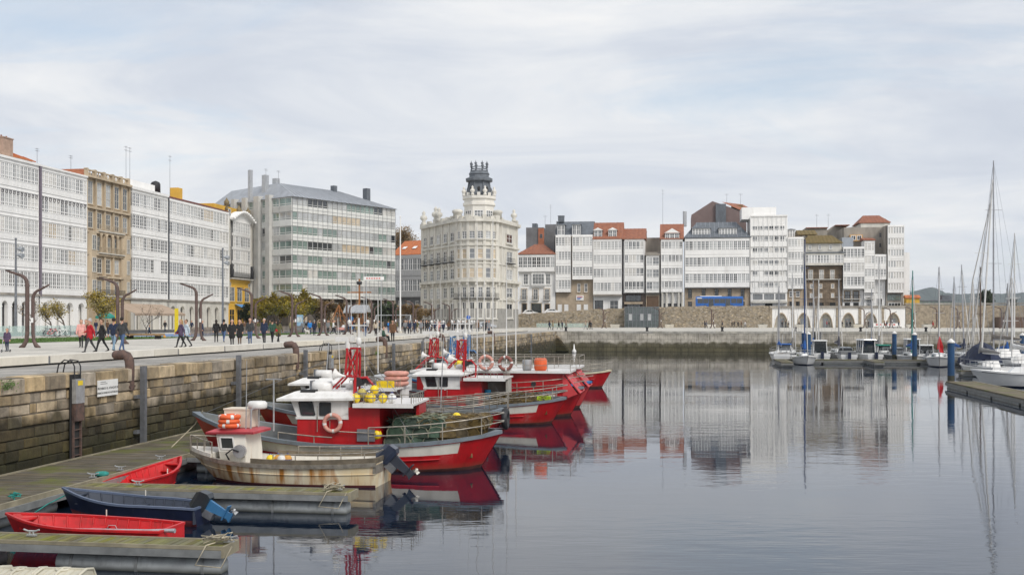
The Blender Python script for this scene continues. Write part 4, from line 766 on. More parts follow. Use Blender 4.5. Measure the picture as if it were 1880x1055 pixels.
body(b, W, 0, Z(440), M_white, 1.0); gallery(b, 0.4, W - 0.3, Z(537), Z(439), 4, 5, 5, MIXD, 0.6, 0.25, 1, 2); pitched(b, 0, W, 0, 13, Z(439) + 0.17, 3.2, M_tile)
MB().box(0, W, 0.7, 1.0, 0, Z(538)).build('shopfront', mat('dark_brown_wood', (0.07, 0.05, 0.04), 0.6, 0.3), b); opening(b, X(1148), X(1177), Z(553), Z(541), 0.7, 'window', G_dark, M_dark, None, 3, 1); opening(b, X(1150), X(1176), 0, Z(558), 0.7, 'window', G_dark, M_dark, None, 4, 1); MB().box(X(1146), X(1180), 0.2, 0.7, Z(558), Z(554)).build('fascia', M_tan, b)
b, W, Z, X = far_root('gallery_house', 'lowest and narrowest white gallery house with brown timber doors', 1185, 1211.5)
body(b, W, 0, Z(462), M_oldconc, 1.0); gallery(b, 0.2, W - 0.2, Z(537), Z(469), 3, 2, 6, [(G_lite, 3), (G_green, 2), (G_mid, 2)], 0.7, 0.15, 2, 2); MB().box(-0.1, W + 0.1, -0.3, 1, Z(468.5), Z(466)).build('cornice', M_oldconc, b)
opening(b, X(1187), X(1209), 0, Z(543), 1.0, 'door', frame=mat('brown_timber', (0.14, 0.085, 0.05), 0.6), surround=M_tan); MB().add([(-9, 5, Z(440)), (0, 5, Z(440)), (0, 16, Z(415)), (-9, 16, Z(415))], [(0, 1, 2, 3)]).build('rear_roof', M_tile, b); MB().box(-0.4, W + 1, 8, 14, 0, Z(432)).build('rear_wall', M_oldconc, b)
b, W, Z, X = far_root('gallery_house', 'white gallery house with gabled fan window over round columns', 1213, 1254)
body(b, W, Z(536), Z(439), M_white, 1.0); body(b, W, 0, Z(536), M_dark, 3.0, 15, 'rear_wall'); gallery(b, 0.1, W - 0.1, Z(536), Z(439), 4, 6, 7, MIXF, 0.55, 0.2, 3, 2); pitched(b, 0, W, 0.0, 13, Z(439) + 0.17, 4.4, M_tile)
dormer(b, X(1221), X(1247), -0.1, Z(439), Z(428), M_tile, 3, False, 5); MB().add([(X(1219), -0.2, Z(428)), (X(1249), -0.2, Z(428)), (X(1234), -0.2, Z(419)), (X(1219), 5, Z(428)), (X(1249), 5, Z(428)), (X(1234), 5, Z(419))], [(0, 1, 2), (1, 4, 5, 2), (3, 0, 2, 5)]).build('gable', M_white, b)
for a in (1214, 1222, 1233, 1244, 1251): MB().lathe([(0.4, 0), (0.33, 0.3), (0.3, Z(538) - 0.3), (0.42, Z(537))], (X(a) + 0.25, 0.5, 0), 10).build('column', M_cream, b)
opening(b, X(1216), X(1230), 0, Z(548), 3.0, 'window', G_dark, M_grey); opening(b, X(1235), X(1249), 0, Z(548), 3.0, 'window', G_dark, M_grey)
b, W, Z, X = far_root('gallery_house', 'wide white three-storey gallery house with slate mansard behind the blue bus', 1257, 1377)
body(b, W, 0, Z(437), M_tan, 1.0); gallery(b, 0.1, W - 0.1, Z(527), Z(437), 3, 16, 8, [(G_mid, 5), (G_lite, 3), (G_dark, 1)], 0.56, 0.2, 3, 2)
MB().box(-0.1, W + 0.1, -0.1, 1, Z(528.5), Z(527.2)).build('gallery_floor', M_gable, b); pitched(b, 0, W, 0.0, 15, Z(436.5) + 0.17, 4.6, M_slate, 3.5, seam=1.1)
dormer(b, X(1271), X(1304), 1.2, Z(432), Z(418), M_slate, 6); dormer(b, X(1320), X(1353), 1.2, Z(432), Z(418), M_slate, 6)
for a in (1263, 1288, 1312, 1336, 1360): opening(b, X(a), X(a + 7.5), Z(547), Z(530), 1.0, 'window', G_dark, M_dark, M_tan, 2, 3); opening(b, X(a), X(a + 7.5), 0, Z(553), 1.0, 'window', G_dark, M_dark, M_tan, 2, 2)
MB().cyl((X(1257.5), 9, Z(410)), (X(1257.5), 9, Z(381)), 0.5, 0.5, 12).build('flue', M_galv, b); antenna(b, X(1216), 9, Z(415), (Z(338) - Z(415)))
# brown-clad block behind
b, W, Z, X = far_root('clad_block', 'tall brown-clad block with red tiled roof rising behind the mansard house', 1271, 1404)
yb = 17; w1, w2 = X(1318), X(1378)
MB().add([(0, yb, Z(382)), (X(1312), yb, Z(356)), (w2, yb, Z(380)), (w2, yb, -2), (0, yb, -2), (0, yb + 14, Z(382)), (X(1312), yb + 14, Z(356)), (w2, yb + 14, Z(380)), (w2, yb + 14, -2), (0, yb + 14, -2)], [(0, 1, 2, 3, 4)[::-1], (9, 8, 7, 6, 5)[::-1], (0, 5, 6, 1), (1, 6, 7, 2), (2, 7, 8, 3), (4, 9, 5, 0)]).build('wall', M_maroon, b)
MB().box(X(1318), X(1338), yb - 0.8, yb + 1, -2, Z(362)).build('stair_shaft', M_slate, b)
MB().add([(X(1330), yb - 0.3, Z(358)), (X(1376), yb - 0.3, Z(379)), (W, yb + 2, Z(379)), (X(1375), yb + 10, Z(356))], [(0, 1, 2, 3)]).build('roof', M_tile, b)
MB().box(X(1350), X(1372), yb + 3, yb + 5, Z(372), Z(362)).build('roof_terrace', M_mtile, b); [antenna(b, X(a), yb + 4, Z(360), 3) for a in (1341, 1368)]
b, W, Z, X = far_root('apartment_block', 'tall plain white apartment block with strip windows, highest on the far street', 1378, 1445.5)
body(b, W, 0, Z(396), M_white, 0.4); MB().box(X(1363), X(1427), 3, 12, Z(400), Z(378)).build('penthouse', M_white, b); MB().box(-0.1, W + 0.1, 0.1, 1, Z(397), Z(394.5)).build('cornice', M_white, b)
rr = random.Random(31); rows = [(414, 423), (433, 443.5), (454, 464), (477, 487), (497, 507), (518, 528)]
for k, (a, c2) in enumerate(rows):
    MB().box(0, W, 0.1, 0.42, Z(c2 + 9), Z(c2 + 0.3)).build('spandrel_band', M_white, b)
    for i in range(6):
        if (k, i) in ((4, 1), (5, 0), (5, 5)): MB().box(X(1382) + i * X(1388) , X(1382) + (i + 1) * X(1388) - 0.1, 0.2, 0.4, Z(c2), Z(a)).build('blank_panel', M_white, b); continue
        w = (W - 1.0) / 6; window(b, 0.5 + i * w, 0.3, Z(c2), w - 0.12, Z(a) - Z(c2), 2, 1, pick(rr, MIXD), 0.25)
for i in range(9): MB().box(W * i / 8 - 0.05, W * i / 8 + 0.05, 0.02, 0.099, Z(536), Z(397)).build('mullion', M_white, b)
MB().box(0, W, -0.6, 0.4, Z(556), Z(553)).build('canopy', M_cream, b)
for i in range(3): opening(b, W * (0.06 + 0.31 * i), W * (0.33 + 0.31 * i), Z(550), Z(539), 0.4, 'window', G_mid, M_gable, M_white, 3, 1)
opening(b, W * 0.4, W * 0.6, 0, Z(557), 0.4, 'door')
b, W, Z, X = far_root('gallery_house', 'slim white gallery house between the apartment block and brown stone house', 1446, 1476)
body(b, W, 0, Z(434), M_tan, 1.0); gallery(b, 0.1, W - 0.1, Z(530), Z(435), 4, 5, 9, [(G_lite, 3), (G_mid, 3), (G_cur, 1)], 0.58, 0.2, 3, 2); dormer(b, X(1447), X(1461), 2, Z(435), Z(420), M_slate, 3)
for a in (1450, 1462): opening(b, X(a), X(a + 7), Z(545), Z(534), 1.0, 'window', G_dark, M_white, M_tan); opening(b, X(a), X(a + 7), 0, Z(553), 1.0, 'door', surround=M_tan)
b, W, Z, X = far_root('stone_house', 'brown stone house with mossy roof, glazed top gallery and long iron balcony', 1477, 1547)
body(b, W, 0, Z(488), M_brown, 0.9); MB().box(0.02, W - 0.02, 1.6, 15, Z(489), Z(446)).build('attic', M_cream, b); pitched(b, 0, W, 1.2, 14, Z(446) + 0.17, 2.4, M_mtile, 2)
gallery(b, X(1479), W + 0.2, Z(487), Z(465), 1, 13, 10, MIXF, 0.7, 0.2, 2, 2, y=-0.5, depth=1.4, wall=M_cream); MB().box(0.2, W + 0.3, -0.7, 1.5, Z(464.8), Z(462.5)).build('gallery_roof', M_slate, b); [opening(b, X(a), X(a + 5), Z(457), Z(449), 1.6, 'window', G_mid, M_white, M_cream) for a in (1486, 1504, 1524)]
balcony(b, 0.1, W - 0.3, Z(512), 0.9); [opening(b, X(a), X(a + 8), Z(512), Z(495), 0.9, 'window', G_cur, M_white, M_tan, 2, 3) for a in (1485, 1505, 1525)]
for a in (1488, 1505, 1527): opening(b, X(a), X(a + 5), Z(529), Z(521), 0.9, 'window', G_dark, M_white, M_tan); opening(b, X(a), X(a + 5), Z(546), Z(538), 0.9, 'window', G_lite, M_white, M_tan); opening(b, X(a) - 0.4, X(a + 8), 0, Z(555), 0.9, 'door', surround=M_brown)
b, W, Z, X = far_root('gallery_house', 'white gallery house on brackets with glass attic beside the brown stone house', 1548, 1587)
body(b, W, 0, Z(454), M_white, 1.2); gallery(b, 0, W, Z(530), Z(453), 3, 6, 11, MIXD, 0.66, 0.15, 3, 2, y=-0.3, depth=1.5); MB().box(X(1549), X(1570), 3, 9, Z(455), Z(434)).build('glass_attic', mat('pale_slate', (0.34, 0.37, 0.41), 0.5), b); MB().box(X(1566), X(1590), 5, 11, Z(440), Z(428)).build('yellow_attic', mat('apricot', (0.62, 0.38, 0.16), 0.8), b); [window(b, X(1568) + 1.5 * i, 4.9, Z(438), 1.2, 1.2, 2, 1, G_dark) for i in range(2)]
for a in (1552, 1568): opening(b, X(a), X(a + 10), Z(552), Z(534), 1.2, 'window', G_mid, M_dark, M_tan, 2, 2); balcony(b, X(a) - 0.4, X(a + 10) + 0.4, Z(548), 1.2); opening(b, X(a), X(a + 10), 0, Z(555), 1.2, 'door')
b, W, Z, X = far_root('white_house', 'narrow white house with red eaves and pale closed shutters', 1587, 1606)
body(b, W, 0, Z(441), M_white, 0.6); gallery(b, 0, W, Z(537), Z(442), 4, 3, 12, [(G_cur, 4), (G_lite, 1)], 0.6, 0, 3, 2); pitched(b, 0, W, 0, 10, Z(441) + 0.17, 0.8, M_tile); opening(b, 0.5, W - 0.5, 0, Z(545), 0.6, 'window', G_dark, M_white, None, 4, 2); balcony(b, 0.2, W - 0.2, Z(548), 0.6)
b, W, Z, X = far_root('white_house', 'low white house with two-storey gallery before the grey tower block', 1606.5, 1627)
body(b, W, 0, Z(466), M_white, 1.2); gallery(b, 0, W, Z(513), Z(467), 2, 4, 13, MIXF, 0.6, 0.2, 2, 2); opening(b, W * 0.3, W * 0.7, 0, Z(548), 1.2, 'door', surround=M_white); opening(b, W * 0.3, W * 0.7, Z(535), Z(520), 1.2, 'window', G_lite, M_white, M_white)
b, W, Z, X = far_root('apartment_block', 'last tall block with pale glazing, bare concrete side and red strip', 1627.5, 1660)
body(b, W, 0, Z(413), M_oldconc, 0.9, 20); gallery(b, X(1630), W, Z(537), Z(413), 6, 6, 14, [(G_cur, 3), (G_lite, 4)], 0.6, 0, 1, 1); MB().box(W, W + 0.9, 2, 20, -2, Z(465)).build('red_flank', mat('red_render', (0.45, 0.07, 0.05), 0.8), b); MB().box(W, W + 1.6, 1.2, 1.9, -2, Z(463)).build('white_pier', M_white, b)
MB().box(X(1556), X(1629), 6, 20, -2, Z(413)).build('concrete_flank', M_oldconc, b); MB().box(X(1590), X(1645), 8, 20, Z(413), Z(404)).build('upper_storey', M_cream, b); pitched(b, X(1588), X(1645), 8, 20, Z(404) + 0.17, 2.4, M_tile, 2)
for a, y in ((1622, 424), (1622, 443)): opening(b, X(a), X(a + 4), Z(y + 8), Z(y), 6.0 if a < 1627 else 0.9, 'window', G_dark, M_gable)
opening(b, X(1630), X(1655), Z(551), Z(540), 0.9, 'window', G_green, M_gable, None, 6, 1); opening(b, X(1632), X(1655), 0, Z(555), 0.9, 'window', G_dark, M_white, None, 4, 1)
b, W, Z, X = far_root('concrete_house', 'bare grey concrete houses with rusty roofs behind the brown stone house', 1475, 1600)
mb = MB(); mb.box(0, X(1500), 24, 34, 0, Z(418)); mb.box(X(1497), X(1540), 22, 33, 0, Z(405)); mb.build('wall', M_oldconc, b)
MB().add([(X(1536), 24, Z(412)), (X(1558), 24, Z(399)), (X(1582), 24, Z(405)), (X(1604), 24, Z(400)), (X(1604), 24, 0), (X(1536), 24, 0), (X(1536), 34, Z(412)), (X(1558), 34, Z(399)), (X(1582), 34, Z(405)), (X(1604), 34, Z(400)), (X(1604), 34, 0), (X(1536), 34, 0)], [(5, 4, 3, 2, 1, 0), (0, 1, 7, 6), (1, 2, 8, 7), (2, 3, 9, 8)]).build('gabled_wall', M_oldconc, b)
for a, c2, y in ((1498, 1541, 404), (1556, 1584, 399.5)): MB().box(X(a), X(c2), 21.5, 33, Z(y + 1.5), Z(y)).build('roof', M_tile, b)
pitched(b, 0, X(1508), 10, 22, Z(424), 1.6, M_mtile); MB().box(X(1474), X(1507), 10.5, 21.5, 0, Z(424.5)).build('attic', M_oldconc, b); [opening(b, X(a), X(a + 5), Z(433), Z(426), 10.5, 'window', G_mid, M_white) for a in (1482, 1492)]; [opening(b, X(a), X(a + 4), Z(418), Z(411), 24, 'window', G_dark, M_white) for a in (1564, 1579)]
antenna(b, X(1522), 25, Z(404), 4); antenna(b, X(1545), 25, Z(404), 4)
b, W, Z, X = far_root('grey_block', 'plain dark grey and brick block behind the small white house', 955, 1020)
MB().box(X(951), X(985), 16, 30, -3, Z(408)).build('wall', M_gable, b); MB().box(X(975), X(986), 15.6, 16, -3, Z(410)).build('brick_strip', MATS['red_brick'], b); MB().box(X(985), X(1021), 20, 30, -3, Z(400)).build('rear_wall', M_gable, b); MB().box(X(961), X(970), 18, 21, Z(408), Z(399)).build('stair_head', M_slate, b)
for a, h in ((983, 24), (994, 45)): antenna(b, X(a), 22, Z(405), Z(405 - h) - Z(405))
for y in (421, 447): opening(b, X(978), X(983), Z(y + 8), Z(y), 15.6, 'window', G_dark, M_gable)
# white arches under the street, right part
aw = thing('arched_wall', 'white wall with six pointed stone arches below the far street', 'wall', Q(SRW, T_OF(1415, SRW), GZ), RQ); WA = T_OF(1662, SRW) - T_OF(1415, SRW)
zt = street_z(1500) - GZ
MB().box(0, WA, 0.8, 1.4, -0.3, zt).build('recess_wall', mat('arch_recess', (0.48, 0.46, 0.40), 0.9, 0.3, 0.8), aw); MB().box(-0.2, WA + 0.2, -0.3, 1.6, zt + 0.002, zt + 0.55).build('coping', M_oldconc, aw)
na = 6; w = WA / na; mbw = MB(); mbs = []
for i in range(na):
    a = w * i; l, r_ = a + w * 0.17, a + w * 0.80; K = 10; ow = r_ - l; hh = zt * 0.74
    arcp = [(l + ow * k / K, hh * math.sin(math.pi * min(k, K - k) / K) ** 0.5 if 0 < k < K else 0.0) for k in range(K + 1)]
    mbw.add([(p[0], 0, p[1]) for p in arcp] + [(p[0], 0, zt) for p in arcp], [(k, k + 1, K + 2 + k, K + 1 + k) for k in range(K)]); mbw.box(a + 0.001, l, 0, 0.8, 0, zt); mbw.box(r_, a + w - 0.001, 0, 0.8, 0, zt)
    m2 = MB(); m2.loft([[(p[0] - (p[0] - (l + r_) / 2) * q, y, p[1] * (1 - q)) for q, y in ((-0.05, -0.04), (0.03, -0.04), (0.03, 0.8), (-0.05, 0.8))] for p in arcp]); m2.build('arch_ring', M_tan, aw)
    MB().box(l + ow * 0.32, r_ - ow * 0.32, 0.7, 0.8, 0, hh * 0.62).build('window', G_mid, aw)
    MB().box(a - 0.35, a + 0.35, -0.12, -0.002, 0, zt).build('pilaster', M_rubble, aw)
mbw.build('wall_face', M_white, aw)
# bastion wall and low buildings further right
bw = thing('bastion_wall', 'long low rubble stone bastion wall right of the last house', 'wall', Q(SRW, T_OF(1663, SRW), GZ), RQ); L2 = 90
MB().box(0, L2, 0, 3, -0.3, 5.2, tf=lambda p: (p[0], p[1], p[2] if p[2] < 1 else 5.2 + (0.5 if p[0] < 5 else -0.4))).build('wall_face', M_rubble, bw); MB().box(-0.2, L2, -0.15, 0.5, 5.75, 6.05).build('parapet', M_oldconc, bw)
MB().box(20, L2, -7, -0.2, -0.2, 2.6).build('lower_terrace', mat('rust_panel', (0.13, 0.085, 0.065), 0.8, 0.3), bw); mb = MB(); mb.add([(12, -0.1, -0.2), (21, -0.1, -0.2), (21, -0.1, 4.6), (21, -3, -0.2), (12, -3, -0.2), (21, -3, 4.6)], [(0, 1, 2), (4, 5, 3), (0, 2, 5, 4)]); mb.build('ramp', M_rubble, bw)
gr = MB(); [gr.bar((x, -7, 2.6), (x, -7, 3.6), 0.05) for x in np.arange(20, L2, 2.0)]; gr.bar((20, -7, 3.6), (L2, -7, 3.6), 0.06); gr.bar((20, -7, 3.1), (L2, -7, 3.1), 0.04); gr.build('railing', M_grey, bw)
hb = thing('ochre_hut', 'small ochre hut with orange roof on the bastion wall', 'hut', Q(SRW + 6, T_OF(1664, SRW + 6), GZ + 5.2), RQ); MB().box(0, 3.2, 0, 3, 0, 2.3).build('wall', M_yellow, hb); pitched(hb, 0, 3.2, 0, 3, 2.32, 0.7, M_otile)
gp = thing('glass_walkway', 'long low glazed walkway on top of the bastion wall', 'walkway', Q(SRW + 8, T_OF(1688, SRW + 8), GZ + 5.0), RQ); MB().box(0, 8, 0.1, 3, 0, 1.7).build('glazing', G_green, gp); MB().box(-0.2, 8.2, -0.2, 3.2, 1.702, 1.95).build('roof', M_grey, gp); [MB().box(i - 0.05, i + 0.05, -0.02, 0.1, 0, 1.7).build('post', M_grey, gp) for i in range(9)]; MB().box(5.6, 7.8, 0.4, 2.6, 1.952, 3.2).build('lift_head', M_slate, gp)
# glass pavilion against the retaining wall
pv = thing('glass_pavilion', 'dark glass lift pavilion with metal frame against the rubble wall', 'pavilion', Q(SRW - 3, T_OF(1147, SRW - 3), GZ), RQ); WP = T_OF(1210, SRW - 3) - T_OF(1147, SRW - 3); HP = 5.2
MB().box(0.1, WP - 0.1, 0.1, 2.9, 0, HP).build('glass_box', glassmat('smoked_glass', (0.07, 0.09, 0.09)), pv); nx = 9
for i in range(nx + 1): MB().box(WP * i / nx - 0.06, WP * i / nx + 0.06, -0.03, 0.1, 0, HP + 0.1).build('post', M_grey, pv)
for z in (0.05, 1.8, 3.5, HP): MB().box(0, WP, -0.01, 0.09, z - 0.05, z + 0.05).build('rail', M_grey, pv)
for i in (1, 4, 6): MB().box(WP * i / nx + 0.07, WP * (i + 1) / nx - 0.07, 0.05, 0.098, 1.85, 3.45).build('pane', G_lite, pv)
# hills across the bay
def hill(name, Y, pts, m):
    mb = MB(); rg = []
    rr = random.Random(Y)
    for i in range(len(pts) - 1):
        for k in range(12):
            f = k / 12; px = pts[i][0] + (pts[i + 1][0] - pts[i][0]) * f; py = pts[i][1] + (pts[i + 1][1] - pts[i][1]) * f + rr.uniform(-0.7, 0.7)
            p = P(px, py, Y); rg.append([(p.x, Y - 500, -1), (p.x, Y - 180, p.z * 0.55), (p.x, Y, p.z), (p.x, Y + 700, p.z * 0.7), (p.x, Y + 1500, -1)])
    mb.loft(rg, 0, False, False, True); return struct(mb.build(name, m))
struct(MB().loft([[(-75, 318, GZ - 1), (-5, 318, GZ - 1), (-5, 420, GZ - 1), (-75, 420, GZ - 1)], [(-65, 330, 19), (-12, 330, 19), (-15, 400, 20), (-65, 400, 20)]]).build('hillside', M_grass))
M_hill = mat('wooded_hill', (0.035, 0.055, 0.04), 0.95, 0.4, 0.012, 0.0)
hill('hills', 5200, [(1500, 560), (1600, 545), (1664, 536), (1690, 535), (1700, 529), (1712, 527), (1722, 530), (1735, 537), (1760, 540), (1800, 538), (1840, 539), (1880, 537), (1960, 532), (2200, 545), (2600, 560), (3200, 575)], M_hill)
# ---------------------------------------------------------------- boats
M_red = grime(grime(mat('red_boat_paint', (0.44, 0.008, 0.012), 0.36, 0.25, 1.2, 0.12, 5, coat=0.12, stretch=(1, 1, 0.5)), (0.16, 0.01, 0.008), 0.5, 0.8, 0.7, 2.2), (0.20, 0.09, 0.05), 0.64, 0.76, 0.8, 3.5, zfade=(0.05, 0.3, 0.55))
M_red2 = mat('sun_faded_red', (0.62, 0.06, 0.065), 0.5, 0.2, 1.2)
M_bwhite = grime(grime(mat('boat_white', (0.74, 0.73, 0.71), 0.42, 0.12, 1.3, stretch=(1, 1, 0.4), coat=0.08), (0.40, 0.37, 0.31), 0.5, 0.85, 0.6, 1.8), (0.36, 0.18, 0.07), 0.66, 0.76, 0.75, 4)
M_stain = grime(mat('stained_white', (0.70, 0.67, 0.60), 0.6, 0.25, 1.0, stretch=(1, 1, 0.25)), (0.40, 0.25, 0.12), 0.56, 0.8, 0.7, 2.0)
M_greyb = grime(mat('grey_gunwale', (0.17, 0.20, 0.23), 0.55, 0.25, 2), (0.06, 0.05, 0.04), 0.5, 0.75, 0.7, 4, (1, 1, 1)); M_foul = mat('antifoul', (0.10, 0.03, 0.025), 0.8, 0.4, 2); M_deckg = mat('grey_deck', (0.16, 0.17, 0.17), 0.8, 0.3, 2)
M_steel = mat('rail_steel', (0.42, 0.38, 0.32), 0.4, 0.35, 6, metal=0.6); M_orange = mat('orange_ring', (0.78, 0.13, 0.035), 0.6, 0.2, 4); M_pink = mat('faded_ring', (0.62, 0.30, 0.24), 0.7, 0.25, 6)
M_navy = grime(mat('navy_paint', (0.012, 0.018, 0.05), 0.35, 0.3, 2, coat=0.1), (0.06, 0.065, 0.08), 0.6, 0.74, 0.6, 4); M_blue = mat('blue_paint', (0.03, 0.16, 0.38), 0.4, 0.2, 2); M_teal = mat('teal_rope', (0.03, 0.26, 0.23), 0.9, 0.3, 8)
M_pot = mat('green_netting', (0.075, 0.12, 0.085), 0.95, 0.5, 5, 0.8, 40, objr=0.3); M_potb = mat('brown_netting', (0.17, 0.12, 0.05), 0.95, 0.5, 5, 0.8, 40, objr=0.3); M_rope = mat('pale_rope', (0.45, 0.40, 0.30), 0.95, 0.3, 10)
def hullmesh(L, B, g0, gm, g1, mats, stripe=None, rake=(0.9, 0.6), stern='round', deck=0.45, n=18, wl=0.86, cap=0.13):
    """mats: 0 antifoul, 1 side, 2 stripe, 3 gunwale cap, 4 inside, 5 deck"""
    hs = [0.0, 0.10, 0.42, 0.56, 0.74, 0.88, 1.0]; st = []
    for i in range(n + 1):
        u = i / n; b = B / 2
        if u < 0.38: b *= 1 - (1 - u / 0.38) ** 2.3
        if stern == 'round' and u > 0.7: b *= math.sqrt(max(0.0, 1 - ((u - 0.7) / 0.3) ** 2.2 * 0.985))
        if stern == 'flat' and u > 0.6: b *= 1 - 0.16 * ((u - 0.6) / 0.4) ** 2
        b = max(b, 0.025)
        g = gm + (g0 - gm) * max(0, (0.55 - u) / 0.55) ** 1.8 + (g1 - gm) * max(0, (u - 0.55) / 0.45) ** 1.8
        fl = wl - 0.4 * (1 - u) ** 3 - (0.22 * max(0, (u - 0.7) / 0.3) ** 2 if stern == 'round' else 0)
        def X(h): return u * L + rake[0] * (1 - h) * (1 - u) ** 2.5 - rake[1] * (1 - h) * u ** 7
        side = [(X(-0.35), b * fl * 0.12, -0.5), (X(-0.15), b * fl * 0.72, -0.22)] + [(X(h), b * (fl + (1 - fl) * h ** 0.8), g * h) for h in hs]
        hd = min(0.9, max(g - deck, 0.12) / g); xd = X(hd); yd = b * (fl + (1 - fl) * hd ** 0.8)
        st.append((u, b, g, side, min(max(xd, side[2][0] * 0 + rake[0] * (1 - hd) + 0.12), L - rake[1] * (1 - hd) - 0.12 if stern == 'round' else L - 0.11), max(yd - cap, 0.01)))
    mb = MB(); nr = len(hs) + 2
    for sg in (-1, 1):
        o = len(mb.v)
        for u, b, g, side, xd, yd in st: mb.v += [(p[0], sg * p[1], p[2]) for p in side]
        for i in range(n):
            u = (i + 0.5) / n
            for j in range(nr - 1):
                f = (o + i * nr + j, o + (i + 1) * nr + j, o + (i + 1) * nr + j + 1, o + i * nr + j + 1)
                m = 0 if j < 3 else 1
                if stripe and j in stripe[2] and stripe[0] < u < stripe[1]: m = 2
                mb.f.append(f if sg < 0 else f[::-1]); mb.m.append(m); mb.sm.append(True)
        # gunwale cap, rubbing strake, inner bulwark
        rg = []
        for u, b, g, side, xd, yd in st:
            x, y, z = side[-1]; xi = min(max(x, 0.12 + cap), L - 0.12 - (cap if stern == 'round' else 0.0)); bi = max(b - cap, 0.01)
            dz = max(g - deck, 0.12) if deck is not None else 0.3
            rg.append([(x, sg * (y + 0.035), z - 0.09), (x, sg * (y + 0.04), z + 0.03), (xi, sg * bi, z + 0.03), (xd, sg * yd, dz)])
        o = len(mb.v); mb.v += [p for r_ in rg for p in r_]
        for i in range(n):
            for j in range(3):
                f = (o + i * 4 + j, o + (i + 1) * 4 + j, o + (i + 1) * 4 + j + 1, o + i * 4 + j + 1); mb.f.append(f if sg < 0 else f[::-1]); mb.m.append(3 if j < 2 else 4); mb.sm.append(False)
    # deck and transom
    o = len(mb.v)
    for u, b, g, side, xd, yd in st: dz = max(g - deck, 0.12); mb.v += [(xd, -yd, dz), (xd, yd, dz)]
    for i in range(n): mb.f.append((o + 2 * i, o + 2 * i + 2, o + 2 * i + 3, o + 2 * i + 1)); mb.m.append(5); mb.sm.append(False)
    if stern == 'flat':
        u, b, g, side = st[-1][:4]; ring = [(p[0], -p[1], p[2]) for p in side] + [(p[0], p[1], p[2]) for p in side[::-1]]; mb.add(ring, [tuple(range(len(ring)))], 1)
        x, y, z = side[-1]; mb.box(x - 0.10, x - 0.003, -y + 0.003, y - 0.003, z - 0.3, z + 0.032, 3)
    return mb, st
def rail_along(st, u0, u1, h, off=0.06, rows=(1.0, 0.5), r=0.022, sides=(-1, 1), posts=0.9, L=10):
    mb = MB(); sel = [q for q in st if u0 <= q[0] <= u1]
    for sg in sides:
        for f in rows: mb.path([(q[3][-1][0], sg * (q[3][-1][1] - off), q[2] + 0.03 + h * f) for q in sel], r, 5)
        for q in sel[::max(1, int(posts))]: x, y, z = q[3][-1]; mb.cyl((x, sg * (y - off), z), (x, sg * (y - off), z + h + 0.03), r, n=5)
    if u1 >= 0.99:
        q = sel[-1]; x, y, z = q[3][-1]
        for f in rows: mb.bar((x, -y + off, q[2] + 0.03 + h * f), (x, y - off, q[2] + 0.03 + h * f), r * 2)
    return mb
pot_me = None
def lobster_pot(loc, rz, m, label, group, sc=1.0):
    global pot_me
    if pot_me is None: pot_me = {}
    if m.name not in pot_me:
        mb = MB(); w, d, h = 0.36, 0.26, 0.34
        mb.loft([[(x, d * c_, hh) for c_, hh in ((-1, 0), (-1, h * 0.55), (-0.7, h * 0.9), (0, h), (0.7, h * 0.9), (1, h * 0.55), (1, 0))] for x in (-w, w)], 0)
        for x in (-w, 0, w): mb.path([(x, d * c_ * 1.04, hh * 1.04) for c_, hh in ((-1, 0), (-1, h * 0.55), (-0.7, h * 0.9), (0, h), (0.7, h * 0.9), (1, h * 0.55), (1, 0))], 0.022, 5, 1)
        for c_, hh in ((-1.03, 0.01), (-1.03, h * 0.55), (1.03, 0.01), (1.03, h * 0.55), (0, h * 1.03)): mb.bar((-w, d * c_, hh), (w, d * c_, hh), 0.03, mat=1)
        for k in range(7): x = -w + 2 * w * (k + 0.5) / 7; mb.path([(x, d * c_ * 1.01, hh * 1.01) for c_, hh in ((-1, 0), (-1, h * 0.55), (-0.7, h * 0.9), (0, h), (0.7, h * 0.9), (1, h * 0.55), (1, 0))], 0.008, 3, 1)
        mb.torus((0, 0, h), 0.09, 0.02, 'z', 10, 5, 1); pot_me[m.name] = mb.mesh('lobster_pot', [m, mat('pot_frame', (0.20, 0.21, 0.15), 0.9, 0.4, 6) if m is M_pot else m])
    o = put('lobster_pot', pot_me[m.name], None, loc, rz); o.scale = (sc, sc, sc); return tag(o, label, 'lobster pot', group)
def buoy(loc, r, m, label, group=None):
    mb = MB(); mb.ball((0, 0, r), (r, r, r * 1.1), 0, 12, 8); mb.torus((0, 0, r * 2.15), r * 0.22, r * 0.09, 'y', 10, 5, 1); mb.torus((0, 0, r), r * 1.01, r * 0.07, 'z', 16, 5, 1)
    return tag(mb.build('buoy', [m, mat('buoy_eye', (0.04, 0.06, 0.25), 0.5)], None, loc), label, 'buoy', group)
def crate(loc, rz, sz, m, label, group=None):
    l, w, h = sz; mb = MB(); t = 0.03
    mb.box(-l, l, -w, w, 0, t); [mb.box(-l, l, s * w - t * (s > 0), s * w + t * (s < 0), z, z + h * 0.27) for s in (-1, 1) for z in (t, h * 0.36, h * 0.72)]; [mb.box(s * l - t * (s > 0), s * l + t * (s < 0), -w + t, w - t, z, z + h * 0.27) for s in (-1, 1) for z in (t, h * 0.36, h * 0.72)]; [mb.box(a * l - 0.03, a * l + 0.03, c2 * w - 0.03, c2 * w + 0.03, 0, h) for a in (-1, 1) for c2 in (-1, 1)]
    return tag(mb.build('crate', m, None, loc, rz), label, 'crate', group)
def life_ring(loc, R_, ax, m, label, rz=RQ):
    return tag(MB().torus((0, 0, 0), R_, R_ * 0.26, ax, 24, 10, 0, 1).build('life_ring', [m, M_bwhite], None, loc, rz), label, 'life ring')
